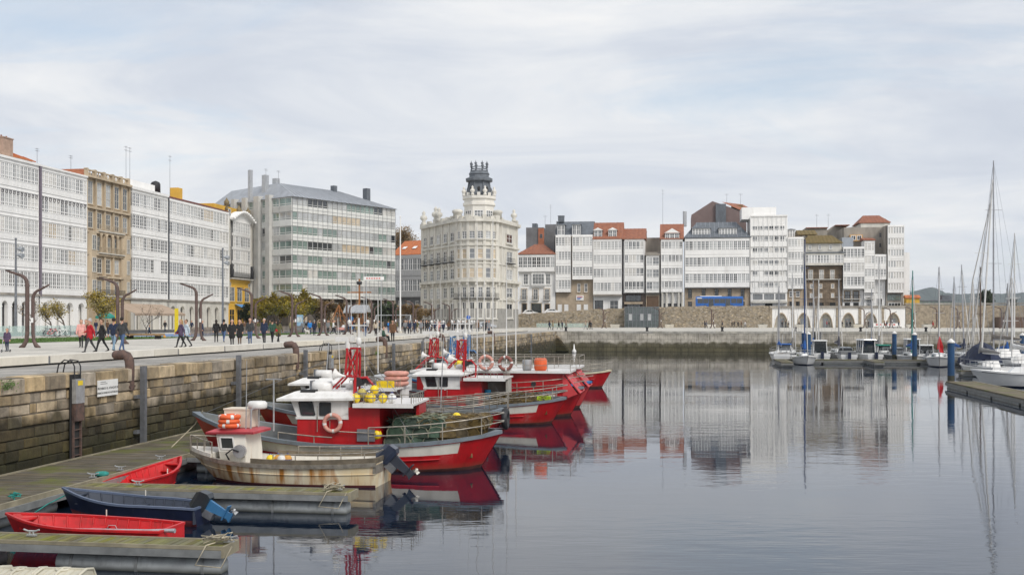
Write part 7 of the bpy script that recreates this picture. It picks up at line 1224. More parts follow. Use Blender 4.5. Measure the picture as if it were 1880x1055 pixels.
spots = [(s, -20.4) for s in (65, 76, 89, 101, 112, 121.5, 131, 142, 153, 165, 178, 192)] + [tuple(TQ(P(px, 0, 255)[:2])) for px in (1109, 1212, 1308, 1588, 1636)] + [tuple(TQ(P(px, 0, 240)[:2])) for px in (1675, 1721, 1759, 1840)]
for k, (s, t) in enumerate(spots): o = lp if k == 0 else copy_tree(lp); o.location = Q(s, t, GZ); o.rotation_euler = (0, 0, RQ + 0.04 * math.sin(k * 5))
def mast_light(px, ytop, Y, label):
    p = P(px, ytop, Y); h = p.z - GZ; o = thing('light_mast', label, 'light mast', (p.x, p.y, GZ)); MB().cyl((0, 0, 0), (0, 0, h), 0.16, 0.09, 12).build('pole', M_grey, o); MB().cyl((0, 0, 0), (0, 0, 0.5), 0.22).build('base', M_grey, o)
    for k, z in enumerate((h - 1.0, h - 1.7)): MB().path([(0.15, 0, z), (0.5, -0.1, z), (0.85, -0.2, z - 0.1)], [0.08, 0.26, 0.28], 10).build('floodlight', M_galv, o)
    MB().ball((0, 0, h + 0.1), 0.14).build('finial', M_grey, o)
mast_light(29, 440, 120, 'tall grey light mast with two floodlights before the gallery houses'); mast_light(409, 458, 140, 'tall thin grey light mast before the yellow building')
def flagpole(px, ytop, Y, label, m=None):
    p = P(px, ytop, Y); o = thing('flagpole', label, 'pole', (p.x, p.y, GZ)); MB().cyl((0, 0, 0), (0, 0, p.z - GZ), 0.11, 0.07, 10).build('pole', m or M_white, o); MB().ball((0, 0, p.z - GZ), 0.12).build('finial', M_white, o); MB().cyl((0, 0, 0), (0, 0, 0.3), 0.3).build('base', M_conc, o)
flagpole(735, 398, 150, 'tall white flagpole before the orange-roofed house')
# tall whip aerials of the moored boats stand on their boats
for px, yt, root, Y in ((876, 410, D_, 60.5), (905, 405, D_, 59.5), (889, 515, D_, 60), (930, 470, D_, 58.8), (694, 548, C_, 54.5), (947, 528, D_, 58)):
    p = P(px, yt, Y); inv = root.matrix_basis.inverted(); a = inv @ Vector((p.x, p.y, 2.3)); c2 = inv @ p; MB().cyl(a, c2, 0.035, 0.018, 6).build('tall_aerial', M_bwhite, root)
bn = thing('banner', 'small white banner with red print stretched between two poles', 'banner', P(667, 514, 132)); l = 38 / F * 132
MB().box(0, l, 0, 0.02, 0, 0.42).build('cloth', M_white, bn); [MB().box(0.35 + 0.3 * k, 0.55 + 0.3 * k, -0.006, -0.001, 0.14, 0.28).build('print_mark', mat('sign_red', (0.6, 0.05, 0.04), 0.5), bn) for k in range(6)]
for x in (0.35, l - 0.35): MB().cyl((x, 0.05, GZ - bn.location.z), (x, 0.05, 0.8), 0.06, 0.05, 8).build('pole', M_galv, bn)
# ---------------------------------------------------------------- trees
M_bark = mat('grey_bark', (0.13, 0.105, 0.085), 0.9, 0.3, 6, 0.4)
def tree_meshes(seed, h, spread, leaves, leafm, lsz=0.11, bare=False, trunk=0.32):
    r = random.Random(seed); tb = MB(); tips = []
    def branch(p, d, l, rad, dep):
        pts = [p]; q = p
        for k in range(4): d = (d + Vector((r.uniform(-1, 1), r.uniform(-1, 1), r.uniform(-0.25, 0.6))) * 0.16).normalized(); q = q + d * l / 4; pts.append(q)
        tb.path(pts, [rad * (1 - 0.14 * k) for k in range(5)], 6 if dep < 2 else 4, 0, False)
        if dep >= 2: tips.extend(pts[2:])
        if dep >= 4 or rad < 0.008: return
        for k in range(3 if dep < 3 else 2):
            a = r.uniform(0, 6.28); sd_ = Vector((math.cos(a), math.sin(a), r.uniform(0.1, 0.9))).normalized(); nd = (d * 0.55 + sd_ * spread).normalized()
            branch(pts[r.choice((2, 3, 4))] if k else pts[4], nd, l * r.uniform(0.6, 0.82), rad * 0.55, dep + 1)
    branch(Vector((0, 0, 0)), Vector((0, 0, 1)), h * trunk, h * 0.022, 0)
    a = tb.mesh('trunk', [M_bark])
    lb = MB()
    for k in range(leaves):
        c0 = r.choice(tips); p = c0 + Vector((r.gauss(0, 1), r.gauss(0, 1), r.gauss(0, 0.8))) * h * 0.04; d1 = Vector((r.uniform(-1, 1), r.uniform(-1, 1), r.uniform(-1, 1))).normalized(); d2 = d1.orthogonal().normalized(); s_ = lsz * r.uniform(0.6, 1.4)
        lb.add([p - d1 * s_, p + d2 * s_ * 0.6, p + d1 * s_, p - d2 * s_ * 0.6], [(0, 1, 2, 3)])
    return a, (lb.mesh('crown', [leafm]) if leaves else None)
def leafmat(name, c, c2): return mat(name, c, 0.8, 0.3, 0.7, col2=c2, island=0.35)
L_aut = leafmat('autumn_leaves', (0.36, 0.26, 0.06), (0.22, 0.18, 0.05)); L_grn = leafmat('yellow_green_leaves', (0.44, 0.33, 0.05), (0.27, 0.225, 0.045)); L_brn = leafmat('brown_leaves', (0.26, 0.16, 0.06), (0.17, 0.115, 0.05)); L_drk = leafmat('dark_leaves', (0.035, 0.05, 0.02), (0.02, 0.03, 0.012))
TV = {'aut': [tree_meshes(1, 5.2, 0.9, 2600, L_aut, 0.09), tree_meshes(2, 4.8, 0.9, 900, L_aut, 0.08)], 'bare': [tree_meshes(3, 4.8, 0.8, 200, L_brn, 0.07)], 'grn': [tree_meshes(4, 5.6, 1.0, 5500, L_grn, 0.15), tree_meshes(5, 5.2, 1.0, 5000, L_grn, 0.15)], 'brn': [tree_meshes(6, 5.0, 0.95, 3200, L_brn, 0.12)], 'big': [tree_meshes(7, 17, 0.9, 2500, L_brn, 0.2)], 'drk': [tree_meshes(8, 6, 1.0, 5000, L_drk, 0.2)]}
def tree(px, Y, kind, v, sc, label, group=None, z=GZ):
    a, c2 = TV[kind][v]; p = P(px, 0, Y); o = thing('tree', label, 'tree', (p.x, p.y, z), (px * 7) % 6, group); o.scale = (sc,) * 3; put('trunk', a, o); put('crown', c2, o) if c2 else None
tree(183, 118, 'aut', 0, 1.15, 'full autumn tree with yellowing leaves beside a promenade lamp'); tree(122, 122, 'aut', 1, 1.1, 'thin autumn tree with few leaves before the white arcade'); tree(62, 124, 'bare', 0, 1.05, 'almost bare small tree before the white arcade')
tree(98, 126, 'aut', 1, 1.0, 'sparse autumn tree between two thinner trees at the arcade'); tree(268, 128, 'bare', 0, 0.9, 'bare sapling in front of the beige awnings')
for k, (px, Y, kd, v, sc) in enumerate(((478, 178, 'grn', 0, 1.25), (505, 182, 'grn', 1, 1.3), (532, 176, 'grn', 0, 1.35), (556, 180, 'grn', 1, 1.2), (490, 170, 'grn', 1, 1.1), (545, 168, 'grn', 0, 1.05))): tree(px, Y, kd, v, sc, 'dense yellow-green tree in the clump before the glass block', 'yellow-green trees before the glass block')
for k, (px, Y, sc) in enumerate(((580, 182, 1.2), (603, 186, 1.25), (628, 184, 1.15), (760, 205, 1.15), (775, 200, 1.0), (745, 210, 1.2), (655, 190, 1.1))): tree(px, Y, 'brn', 0, sc, 'brown-leaved small tree behind the playground', 'brown-leaved trees by the playground')
for px, Y in ((698, 196), (715, 200), (455, 205)): tree(px, Y, 'drk', 0, 1.0, 'dark evergreen tree behind the playground', 'dark trees by the playground')
tree(745, 340, 'big', 0, 1.25, 'large bare winter tree on the hill behind the orange roof', None, 18.5); tree(768, 345, 'big', 0, 1.2, 'second bare winter tree beside the ornate building', None, 18.5); tree(726, 350, 'big', 0, 1.1, 'bare winter tree half hidden by the glass block', None, 18.5)
tree(1806, 330, 'drk', 0, 1.3, 'dark pine tree on the bastion wall behind the masts', None, 8.0); tree(1812, 334, 'drk', 0, 1.1, 'lower dark pine tree beside the taller pine', None, 8.0); tree(1862, 340, 'drk', 0, 0.9, 'dark bush on the bastion wall at the right', None, 7.6)
# ---------------------------------------------------------------- people: one continuous skin from a distance field
def surface_net(f, o, h):
    s = f < 0; nx, ny, nz = f.shape
    c8 = np.stack([f[i:nx - 1 + i, j:ny - 1 + j, k:nz - 1 + k] for i in (0, 1) for j in (0, 1) for k in (0, 1)]); inn = (c8 < 0).sum(0); act = (inn > 0) & (inn < 8)
    idx = -np.ones(act.shape, int); cells = np.argwhere(act); idx[act] = np.arange(len(cells)); acc = np.zeros((len(cells), 3)); cn = np.zeros(len(cells))
    cor = [(i, j, k) for i in (0, 1) for j in (0, 1) for k in (0, 1)]
    for a in range(8):
        for b_ in range(a + 1, 8):
            if sum(abs(cor[a][q] - cor[b_][q]) for q in range(3)) != 1: continue
            fa = c8[a][act]; fb = c8[b_][act]; m = (fa < 0) != (fb < 0); t = np.where(m, fa / np.where(m, fa - fb, 1), 0)[:, None]
            acc += np.where(m[:, None], np.array(cor[a]) + t * (np.array(cor[b_]) - np.array(cor[a])), 0); cn += m
    verts = (cells + acc / cn[:, None]) * h + o; faces = []
    for ax in range(3):
        d = [0, 0, 0]; d[ax] = 1; A_s = s[:nx - d[0], :ny - d[1], :nz - d[2]]; B_s = s[d[0]:, d[1]:, d[2]:]; u, v_ = [(1, 2), (2, 0), (0, 1)][ax]
        for e in np.argwhere(A_s != B_s):
            if e[u] == 0 or e[v_] == 0 or e[u] >= act.shape[u] or e[v_] >= act.shape[v_]: continue
            q = []
            for du, dv in ((1, 1), (0, 1), (0, 0), (1, 0)): c_ = e.copy(); c_[u] -= du; c_[v_] -= dv; q.append(int(idx[tuple(c_)]))
            faces.append(tuple(q) if A_s[tuple(e)] else tuple(q[::-1]))
    return verts, faces
PC = {}
def person_mesh(pose, coat, hair, bag):
    k = (pose, coat, hair, bag)
    if k in PC: return PC[k]
    pr = []; A = lambda a, b_, ra, rb, l: pr.append((np.array(a, float), np.array(b_, float), ra, rb, l))
    st_ = 0.30 if pose == 'walk' else 0.03; hz = 0.92; dz = 0.0
    if pose == 'sit':
        dz = -0.42
        for sx in (-1, 1): A((sx * 0.09, 0, 0.5), (sx * 0.12, 0.42, 0.5), 0.085, 0.065, 3); A((sx * 0.12, 0.42, 0.5), (sx * 0.12, 0.5, 0.08), 0.06, 0.045, 3); A((sx * 0.12, 0.48, 0.045), (sx * 0.13, 0.64, 0.035), 0.045, 0.035, 4)
    else:
        for sx, fw in ((-1, st_), (1, -st_)):
            kn = (sx * 0.085, fw * 0.55 + 0.03, 0.5); an = (sx * 0.085, fw - (0.06 if fw < 0 else 0), 0.09 + (0.05 if fw < -0.1 else 0))
            A((sx * 0.085, 0, hz - 0.04), kn, 0.09, 0.06, 3); A(kn, an, 0.06, 0.042, 3); A((an[0], an[1], an[2] - 0.045), (an[0] + sx * 0.02, an[1] + 0.15, 0.035 + (0.0 if fw > -0.1 else 0.0)), 0.045, 0.032, 4)
    z = lambda q: q + dz; ln = 0.10 if pose == 'bend' else 0.0
    for sx in (-1, 1): A((sx * 0.06, 0, z(0.92)), (sx * 0.075, ln * 0.5, z(1.15)), 0.11, 0.105, 2); A((sx * 0.075, ln * 0.5, z(1.15)), (sx * 0.09, ln, z(1.36)), 0.105, 0.085, 2); A((sx * 0.09, ln, z(1.37)), (sx * 0.16, ln, z(1.38)), 0.075, 0.065, 2)
    if coat == 'long' and pose != 'sit':
        for sx in (-1, 1): A((sx * 0.06, 0, 1.1), (sx * 0.085, 0.0, 0.58), 0.12, 0.13, 2)
    elif coat == 'mid' and pose != 'sit':
        for sx in (-1, 1): A((sx * 0.06, 0, 1.1), (sx * 0.075, 0.0, 0.80), 0.125, 0.13, 2)
    for sx, fw in ((-1, -st_ * 0.7), (1, st_ * 0.7)):
        sh = (sx * 0.19, ln, z(1.36)); el = (sx * 0.245, fw * 0.45 - 0.02 + ln, z(1.09)); wr = (sx * 0.235, fw + 0.06 + ln * 1.5, z(0.86))
        if pose == 'sit' or (bag == 'hold' and sx > 0): el = (sx * 0.25, 0.05, z(1.1)); wr = (sx * 0.14, 0.28, z(1.05))
        A(sh, el, 0.062, 0.05, 2); A(el, wr, 0.048, 0.035, 2); d_ = (np.array(wr) - np.array(el)); d_ /= np.linalg.norm(d_); hnd = np.array(wr) + d_ * 0.05
        A(wr, hnd, 0.034, 0.036, 0); A(hnd, hnd + d_ * 0.08 + np.array([-sx * 0.01, 0.015, 0]), 0.03, 0.016, 0); A(hnd, hnd + d_ * 0.04 + np.array([-sx * 0.015, 0.045, 0]), 0.014, 0.011, 0)
    A((0, ln, z(1.40)), (0, ln + 0.02, z(1.52)), 0.055, 0.05, 0); A((0, ln + 0.02, z(1.58)), (0, ln + 0.025, z(1.645)), 0.074, 0.088, 0); A((0, ln + 0.06, z(1.55)), (0, ln + 0.06, z(1.56)), 0.05, 0.045, 0); A((0, ln + 0.105, z(1.60)), (0, ln + 0.115, z(1.585)), 0.016, 0.02, 0)
    for sx in (-1, 1): A((sx * 0.087, ln + 0.01, z(1.60)), (sx * 0.09, ln + 0.005, z(1.625)), 0.018, 0.02, 0)
    A((0, ln - 0.015, z(1.655)), (0, ln - 0.01, z(1.675)), 0.098, 0.09, 1)
    if hair == 'long': A((0, ln - 0.045, z(1.63)), (0, ln - 0.07, z(1.40)), 0.092, 0.075, 1)
    if hair == 'hat': A((0, ln, z(1.68)), (0, ln - 0.01, z(1.73)), 0.105, 0.08, 1)
    if bag == 'bag': A((0.30, 0.0, z(0.92)), (0.30, 0.16, z(0.92)), 0.085, 0.085, 5); A((0.30, 0.06, z(0.95)), (0.17, 0.02, z(1.38)), 0.02, 0.02, 5)
    if bag == 'pack': A((0, -0.19, z(1.08)), (0, -0.19, z(1.30)), 0.12, 0.11, 5)
    h = 0.03; lo = np.array([-0.48, -0.55, -0.06]); n_ = np.array([33, 44, 64]); G = np.stack(np.meshgrid(*[lo[q] + h * np.arange(n_[q]) for q in range(3)], indexing='ij'), -1)
    f = None
    for a, b_, ra, rb, l in pr:
        ba = b_ - a; t = np.clip(((G - a) @ ba) / max(ba @ ba, 1e-9), 0, 1); d = np.linalg.norm(G - a - t[..., None] * ba, axis=-1) - (ra + (rb - ra) * t)
        f = d if f is None else (lambda q: np.minimum(f, d) - q * q * 0.25 / 0.035)(np.maximum(0.035 - np.abs(f - d), 0))
    vs, fs = surface_net(f, lo, h)
    dd = np.stack([np.linalg.norm(vs - a - np.clip(((vs - a) @ (b_ - a)) / max((b_ - a) @ (b_ - a), 1e-9), 0, 1)[:, None] * (b_ - a), axis=1) - (ra + (rb - ra) * np.clip(((vs - a) @ (b_ - a)) / max((b_ - a) @ (b_ - a), 1e-9), 0, 1)) for a, b_, ra, rb, l in pr]); lab = np.array([q[4] for q in pr])[dd.argmin(0)]
    mb = MB(); mb.v = [tuple(q) for q in vs]; mb.f = fs; mb.m = [int(np.bincount(lab[list(q)]).argmax()) for q in fs]; mb.sm = [True] * len(fs)
    PC[k] = mb.mesh('person', [M_white] * 6); return PC[k]
CL = {'black': (0.018, 0.018, 0.02), 'navy': (0.02, 0.03, 0.065), 'dark grey': (0.05, 0.052, 0.055), 'red': (0.42, 0.012, 0.02), 'pink': (0.72, 0.36, 0.32), 'white': (0.68, 0.68, 0.68), 'pale blue': (0.50, 0.58, 0.66), 'olive': (0.11, 0.10, 0.035), 'green': (0.03, 0.08, 0.055), 'grey': (0.22, 0.225, 0.24), 'brown': (0.14, 0.075, 0.04), 'khaki': (0.30, 0.25, 0.13), 'jeans': (0.07, 0.12, 0.24), 'pale jeans': (0.20, 0.30, 0.40), 'blue': (0.02, 0.20, 0.55), 'beige': (0.50, 0.42, 0.32), 'orange': (0.7, 0.22, 0.03), 'purple': (0.09, 0.06, 0.11)}
HR = {'dark': (0.02, 0.014, 0.01), 'brown': (0.08, 0.045, 0.02), 'blond': (0.35, 0.22, 0.09), 'grey': (0.42, 0.41, 0.40)}
M_skin = mat('skin', (0.52, 0.30, 0.21), 0.6, 0.1, 6)
def cloth(c_): return mat('cloth_' + c_.replace(' ', '_'), CL[c_], 0.9, 0.25, 9, 0.3, 30)
def hairm(c_): return mat('hair_' + c_, HR[c_], 0.8, 0.3, 20)
used = {}
def person(px, foot, top, bot, pose='walk', coat='short', hair='short', hc='dark', bag='', bc='black', rz=0.0, sc=1.0, where='', label=None, Y=None, z=None, loc=None):
    Y = Y or YG(foot, GZ); p = loc or P(px, foot, Y); o = put('person', person_mesh(pose, coat, hair, bag), None, (p.x, p.y, (GZ + 0.006) if z is None else z), rz); o.scale = (sc,) * 3
    for k, m in enumerate((M_skin, hairm(hc), cloth(top), cloth(bot), mat('shoe_leather', (0.03, 0.025, 0.022), 0.5), cloth(bc))): o.material_slots[k].link = 'OBJECT'; o.material_slots[k].material = m
    v = {'walk': 'walking', 'stand': 'standing', 'sit': 'sitting', 'bend': 'leaning forward'}[pose]
    lb = label or ('person in %s %s and %s trousers %s %s' % (top, 'coat' if coat != 'short' else 'jacket', bot, v, where)).strip()
    tag(o, lb, 'person', None); used.setdefault(lb, []).append(o); return o
FWD, BCK, RT_, LF = R(180), 0.0, R(-90), R(90)
near = 'on the promenade'
person(13, 645, 'purple', 'navy', 'stand', 'mid', 'long', 'brown', '', rz=FWD, sc=0.72, label='child in purple jacket riding a kick scooter')
sct = thing('kick_scooter', 'small kick scooter ridden by the child in purple', 'scooter', P(11, 646.5, 57.5), RQ); sct.location.z = GZ + 0.01; MB().box(-0.05, 0.05, -0.35, 0.3, 0.07, 0.1).build('deck', M_grey, sct); [MB().torus((0, y, 0.07), 0.055, 0.018, 'x', 12, 6).build('wheel', M_black, sct) for y in (-0.38, 0.36)]; MB().cyl((0, -0.33, 0.1), (0, -0.26, 0.78), 0.018).build('stem', M_galv, sct); MB().cyl((-0.18, -0.26, 0.78), (0.18, -0.26, 0.78), 0.016).build('handlebar', M_black, sct)
person(149, 638, 'pink', 'black', 'walk', 'mid', 'long', 'brown', 'bag', 'grey', rz=FWD + 0.3, label='woman-length pink coat worn by a person with grey bag')['label'] = 'person in long pink coat carrying a grey shoulder bag'
person(158, 637, 'brown', 'black', 'walk', 'short', 'short', 'dark', rz=FWD, where='behind the pink coat'); person(165, 647, 'red', 'dark grey', 'walk', 'mid', 'hat', 'grey', 'hold', rz=FWD - 0.8, label='person in bright red coat and grey knitted hat'); o = person(187, 646, 'black', 'black', 'walk', 'mid', 'short', 'brown', rz=FWD - 1.0, label='person in black coat holding a closed umbrella')
um = thing('umbrella', 'closed black umbrella held like a walking stick', 'umbrella', P(178, 645.5, 58)); um.location.z = GZ; MB().cyl((0, 0, 0), (0.08, 0, 0.9), 0.012).build('shaft', M_black, um); MB().path([(0, 0, 0.02), (0.03, 0, 0.35), (0.06, 0, 0.7)], [0.012, 0.04, 0.02], 8).build('canopy', M_black, um)
person(209, 645, 'navy', 'pale jeans', 'walk', 'short', 'short', 'dark', rz=BCK, sc=1.04, where='beside the man in dark grey', label='person in navy jacket and pale jeans walking away'); person(224, 645, 'dark grey', 'jeans', 'walk', 'short', 'short', 'dark', rz=BCK - 0.2, sc=1.06, label='person in dark grey jacket and blue jeans walking away')
person(332, 638, 'purple', 'black', 'walk', 'mid', 'long', 'blond', 'bag', 'red', rz=FWD - 0.9, label='person with blond hair, purple quilted coat and red scarf bag'); person(342, 637, 'pale blue', 'dark grey', 'walk', 'mid', 'short', 'brown', rz=FWD - 1.0, label='person in pale blue coat walking beside blond person'); person(371, 623, 'navy', 'navy', 'stand', 'mid', 'short', 'grey', rz=RT_, label='person in navy coat standing near a lamp post')
person(397, 628, 'black', 'black', 'walk', 'short', 'long', 'dark', 'bag', 'brown', rz=BCK + 0.3, label='person in black carrying a brown handbag'); person(411, 628, 'black', 'jeans', 'walk', 'short', 'hat', 'dark', rz=BCK, label='person in hooded black jacket and jeans walking away'); person(426, 633.5, 'black', 'black', 'stand', 'long', 'short', 'grey', rz=FWD, label='grey-haired person in long black coat facing the boats'); person(440, 632, 'black', 'brown', 'stand', 'long', 'long', 'brown', 'hold', rz=FWD, label='person in black coat holding hands together'); person(459, 631.5, 'dark grey', 'jeans', 'stand', 'short', 'short', 'brown', rz=FWD, sc=1.06, label='tall person in dark sweater and jeans facing the boats'); person(485, 630.5, 'navy', 'dark grey', 'stand', 'mid', 'short', 'grey', rz=FWD - 0.3, sc=1.05, label='grey-haired person in navy jacket and dark trousers'); person(500, 629, 'green', 'black', 'walk', 'short', 'short', 'dark', 'bag', 'red', rz=BCK, label='person in green jacket with red scarf'); person(511, 628.5, 'olive', 'black', 'walk', 'long', 'long', 'dark', rz=BCK - 0.2, label='person in long olive coat walking away')
person(274, 619, 'navy', 'navy', 'walk', 'short', 'short', 'dark', rz=RT_, sc=0.72, label='child in navy running across the lawn edge'); tag(MB().ball((0, 0, 0.14), 0.14).build('ball', MATS['orange_float'], None, P(302, 621, 104).to_tuple()[:2] + (GZ + 0.01,)), 'small orange ball on the lawn', 'ball')
person(569, 614, 'blue', 'navy', 'stand', 'short', 'hat', 'brown', rz=FWD, sc=1.0, label='person in bright blue jacket by a lamp post'); person(577, 615.5, 'navy', 'navy', 'bend', 'mid', 'short', 'grey', rz=BCK, label='person in navy bending forward beside a white dog'); person(602, 611, 'grey', 'black', 'stand', 'mid', 'long', 'brown', rz=FWD, label='person in grey coat near the pram'); person(612, 614, 'white', 'black', 'walk', 'short', 'short', 'dark', 'hold', rz=RT_, label='person in white top pushing a pram'); person(657, 617.5, 'khaki', 'beige', 'stand', 'mid', 'long', 'brown', rz=BCK, label='person in khaki coat standing with bare legs colour hose'); used['person in khaki coat standing with bare legs colour hose'][0]['label'] = 'person in khaki coat and beige trousers standing'
person(670, 617, 'navy', 'jeans', 'stand', 'short', 'short', 'dark', rz=BCK, label='person in navy top and jeans behind a white boat pole'); person(690, 616, 'beige', 'black', 'stand', 'short', 'long', 'brown', 'bag', 'khaki', rz=BCK, label='person in beige jacket with khaki bag'); person(713, 611, 'navy', 'jeans', 'walk', 'short', 'short', 'brown', 'pack', 'blue', rz=BCK, label='person with blue backpack walking away'); person(706, 622, 'green', 'black', 'sit', 'short', 'short', 'brown', rz=RQ + R(-90), z=GZ - 0.12, loc=Q(S_OF(706, -4.3), -4.4), label='person in dark green sitting on the concrete bench'); person(721, 627, 'brown', 'black', 'stand', 'mid', 'hat', 'dark', rz=FWD, label='person in dark brown coat standing at the bench')
rr = random.Random(12)
crowd = [(741, 611, 'black', 'black'), (747, 612, 'black', 'black'), (752, 613, 'navy', 'black'), (766, 611, 'olive', 'beige'), (773, 612, 'grey', 'dark grey'), (783, 612, 'black', 'black'), (798, 611, 'navy', 'black'), (805, 610, 'pink', 'red'), (814, 610, 'navy', 'navy'), (824, 610, 'brown', 'dark grey'), (829, 609, 'black', 'black'), (834, 609, 'black', 'navy'), (846, 606, 'olive', 'brown'), (856, 607, 'black', 'black'), (862, 606, 'dark grey', 'black'), (893, 606, 'black', 'navy'), (898, 606, 'black', 'black'), (787, 609, 'dark grey', 'jeans'), (760, 608, 'white', 'jeans'), (535, 613, 'khaki', 'black'), (556, 611, 'grey', 'navy'), (590, 609, 'black', 'black'), (640, 609, 'navy', 'black'), (646, 608, 'red', 'jeans'), (449, 612, 'brown', 'black'), (470, 611, 'beige', 'jeans'), (176, 610, 'navy', 'jeans'), (197, 609, 'brown', 'black'), (231, 608, 'black', 'black'), (215, 609, 'dark grey', 'jeans'), (303, 609, 'black', 'navy'), (352, 610, 'navy', 'black')]
crowd += [(rr.uniform(430, 905), rr.uniform(606.5, 612.5), rr.choice(('black', 'black', 'black', 'navy', 'dark grey', 'dark grey', 'brown', 'olive', 'grey')), rr.choice(('black', 'navy', 'dark grey', 'jeans'))) for k in range(38)]
for k, (px, ft, a, c2) in enumerate(crowd): person(px, ft, a, c2, rr.choice(('walk', 'walk', 'stand')), rr.choice(('short', 'mid', 'mid')), rr.choice(('short', 'short', 'long', 'hat')), rr.choice(('dark', 'brown', 'brown', 'grey')), rz=rr.choice((FWD, BCK)) + rr.uniform(-0.5, 0.5), where='in the promenade crowd')
farp = [(1009, 605.5, 'navy', 'black'), (1015, 605.5, 'khaki', 'black'), (1026, 605, 'black', 'green'), (1032, 605, 'navy', 'black'), (1039, 602, 'brown', 'brown'), (1075, 604.5, 'beige', 'grey'), (1082, 604.5, 'black', 'black'), (1085, 604.5, 'dark grey', 'black'), (1294, 602, 'navy', 'black'), (1297, 602, 'grey', 'navy'), (1326, 600.5, 'navy', 'black'), (1344, 601, 'black', 'black'), (1348, 601, 'dark grey', 'black'), (1355, 601.5, 'black', 'black'), (1361, 601, 'brown', 'black'), (1368, 602, 'white', 'grey'), (1436, 601.5, 'black', 'black'), (1442, 601.5, 'black', 'navy'), (1448, 601.5, 'black', 'black'), (1467, 599.5, 'brown', 'black'), (1518, 601, 'red', 'black'), (1522, 601, 'black', 'navy'), (1546, 600.5, 'black', 'black'), (1555, 600, 'dark grey', 'black'), (1561, 600, 'black', 'black'), (1594, 600, 'dark grey', 'black'), (1624, 602, 'brown', 'black'), (1628, 602, 'navy', 'black'), (1650, 602, 'navy', 'black'), (1713, 603, 'red', 'brown'), (1846, 602, 'black', 'black'), (1870, 601, 'navy', 'black')]
for k, (px, ft, a, c2) in enumerate(farp): person(px, ft, a, c2, rr.choice(('walk', 'walk', 'stand')), rr.choice(('short', 'mid')), rr.choice(('short', 'long')), rr.choice(('dark', 'brown')), rz=rr.choice((RT_, LF)) + rr.uniform(-0.4, 0.4), where='across the basin', Y=min(YG(ft, GZ), 268))
for lb, os_ in used.items():
    if len(os_) > 1:
        for o in os_: o['group'] = lb.split(' ', 1)[1][:60]
# white dog, pram
dg = tag(MB().loft([[(x, w_ * math.cos(a), zc + w_ * 1.1 * math.sin(a)) for a in [2 * math.pi * j / 8 for j in range(8)]] for x, w_, zc in ((-0.34, 0.03, 0.5), (-0.3, 0.07, 0.46), (-0.26, 0.12, 0.40), (-0.05, 0.14, 0.38), (0.18, 0.15, 0.40), (0.26, 0.11, 0.48), (0.33, 0.10, 0.58), (0.42, 0.09, 0.60), (0.50, 0.05, 0.57), (0.55, 0.035, 0.56))], smooth=True), '', '') if False else None
mb = MB(); mb.loft([[(x, w_ * math.cos(a), zc + w_ * 1.1 * math.sin(a)) for a in [2 * math.pi * j / 8 for j in range(8)]] for x, w_, zc in ((-0.34, 0.03, 0.5), (-0.3, 0.07, 0.46), (-0.26, 0.12, 0.40), (-0.05, 0.14, 0.38), (0.18, 0.15, 0.40), (0.26, 0.11, 0.48), (0.33, 0.10, 0.58), (0.42, 0.09, 0.60), (0.50, 0.05, 0.57), (0.55, 0.035, 0.56))], smooth=True)
for x, y in ((-0.24, -0.08), (-0.24, 0.08), (0.2, -0.08), (0.2, 0.08)): mb.path([(x, y, 0.4), (x - (0.05 if x < 0 else -0.01), y, 0.22), (x - (0.0 if x < 0 else -0.0), y, 0.04), (x + 0.06, y, 0.02)], [0.07, 0.045, 0.03, 0.03], 6)
mb.path([(-0.33, 0, 0.5), (-0.45, 0, 0.62), (-0.42, 0, 0.72)], [0.03, 0.025, 0.015], 6); [mb.path([(0.38, s_ * 0.06, 0.66), (0.37, s_ * 0.09, 0.74)], [0.035, 0.01], 5) for s_ in (-1, 1)]
tag(mb.build('dog', mat('white_fur', (0.62, 0.60, 0.55), 0.9, 0.2, 20), None, P(564, 614, 0.1).to_tuple(), 2.6), 'small white dog beside the person in navy', 'dog').location = (P(564, 0, 132).x, 132, GZ + 0.01)
pm = thing('pram', 'white and black pram with pink lining on the promenade', 'pram', (P(627, 0, 133).x, 133, GZ + 0.01), RQ); MB().loft([[(-0.42, -0.22, 0.55), (0.38, -0.22, 0.55), (0.38, 0.22, 0.55), (-0.42, 0.22, 0.55)], [(-0.5, -0.26, 0.85), (0.45, -0.26, 0.85), (0.45, 0.26, 0.85), (-0.5, 0.26, 0.85)]]).build('basket', cloth('pink'), pm); MB().ball((0.28, 0, 0.88), (0.3, 0.27, 0.3)).build('hood', cloth('white'), pm); [MB().torus((x, y, 0.17), 0.15, 0.025, 'y', 14, 6).build('wheel', M_black, pm) for x in (-0.35, 0.35) for y in (-0.25, 0.25)]; fr = MB(); [fr.bar((-0.35, y, 0.17), (0.3, y, 0.6), 0.03) for y in (-0.25, 0.25)]; [fr.bar((0.35, y, 0.17), (-0.75, y, 1.02), 0.03) for y in (-0.25, 0.25)]; fr.bar((-0.75, -0.25, 1.02), (-0.75, 0.25, 1.02), 0.035); fr.build('frame', M_black, pm)
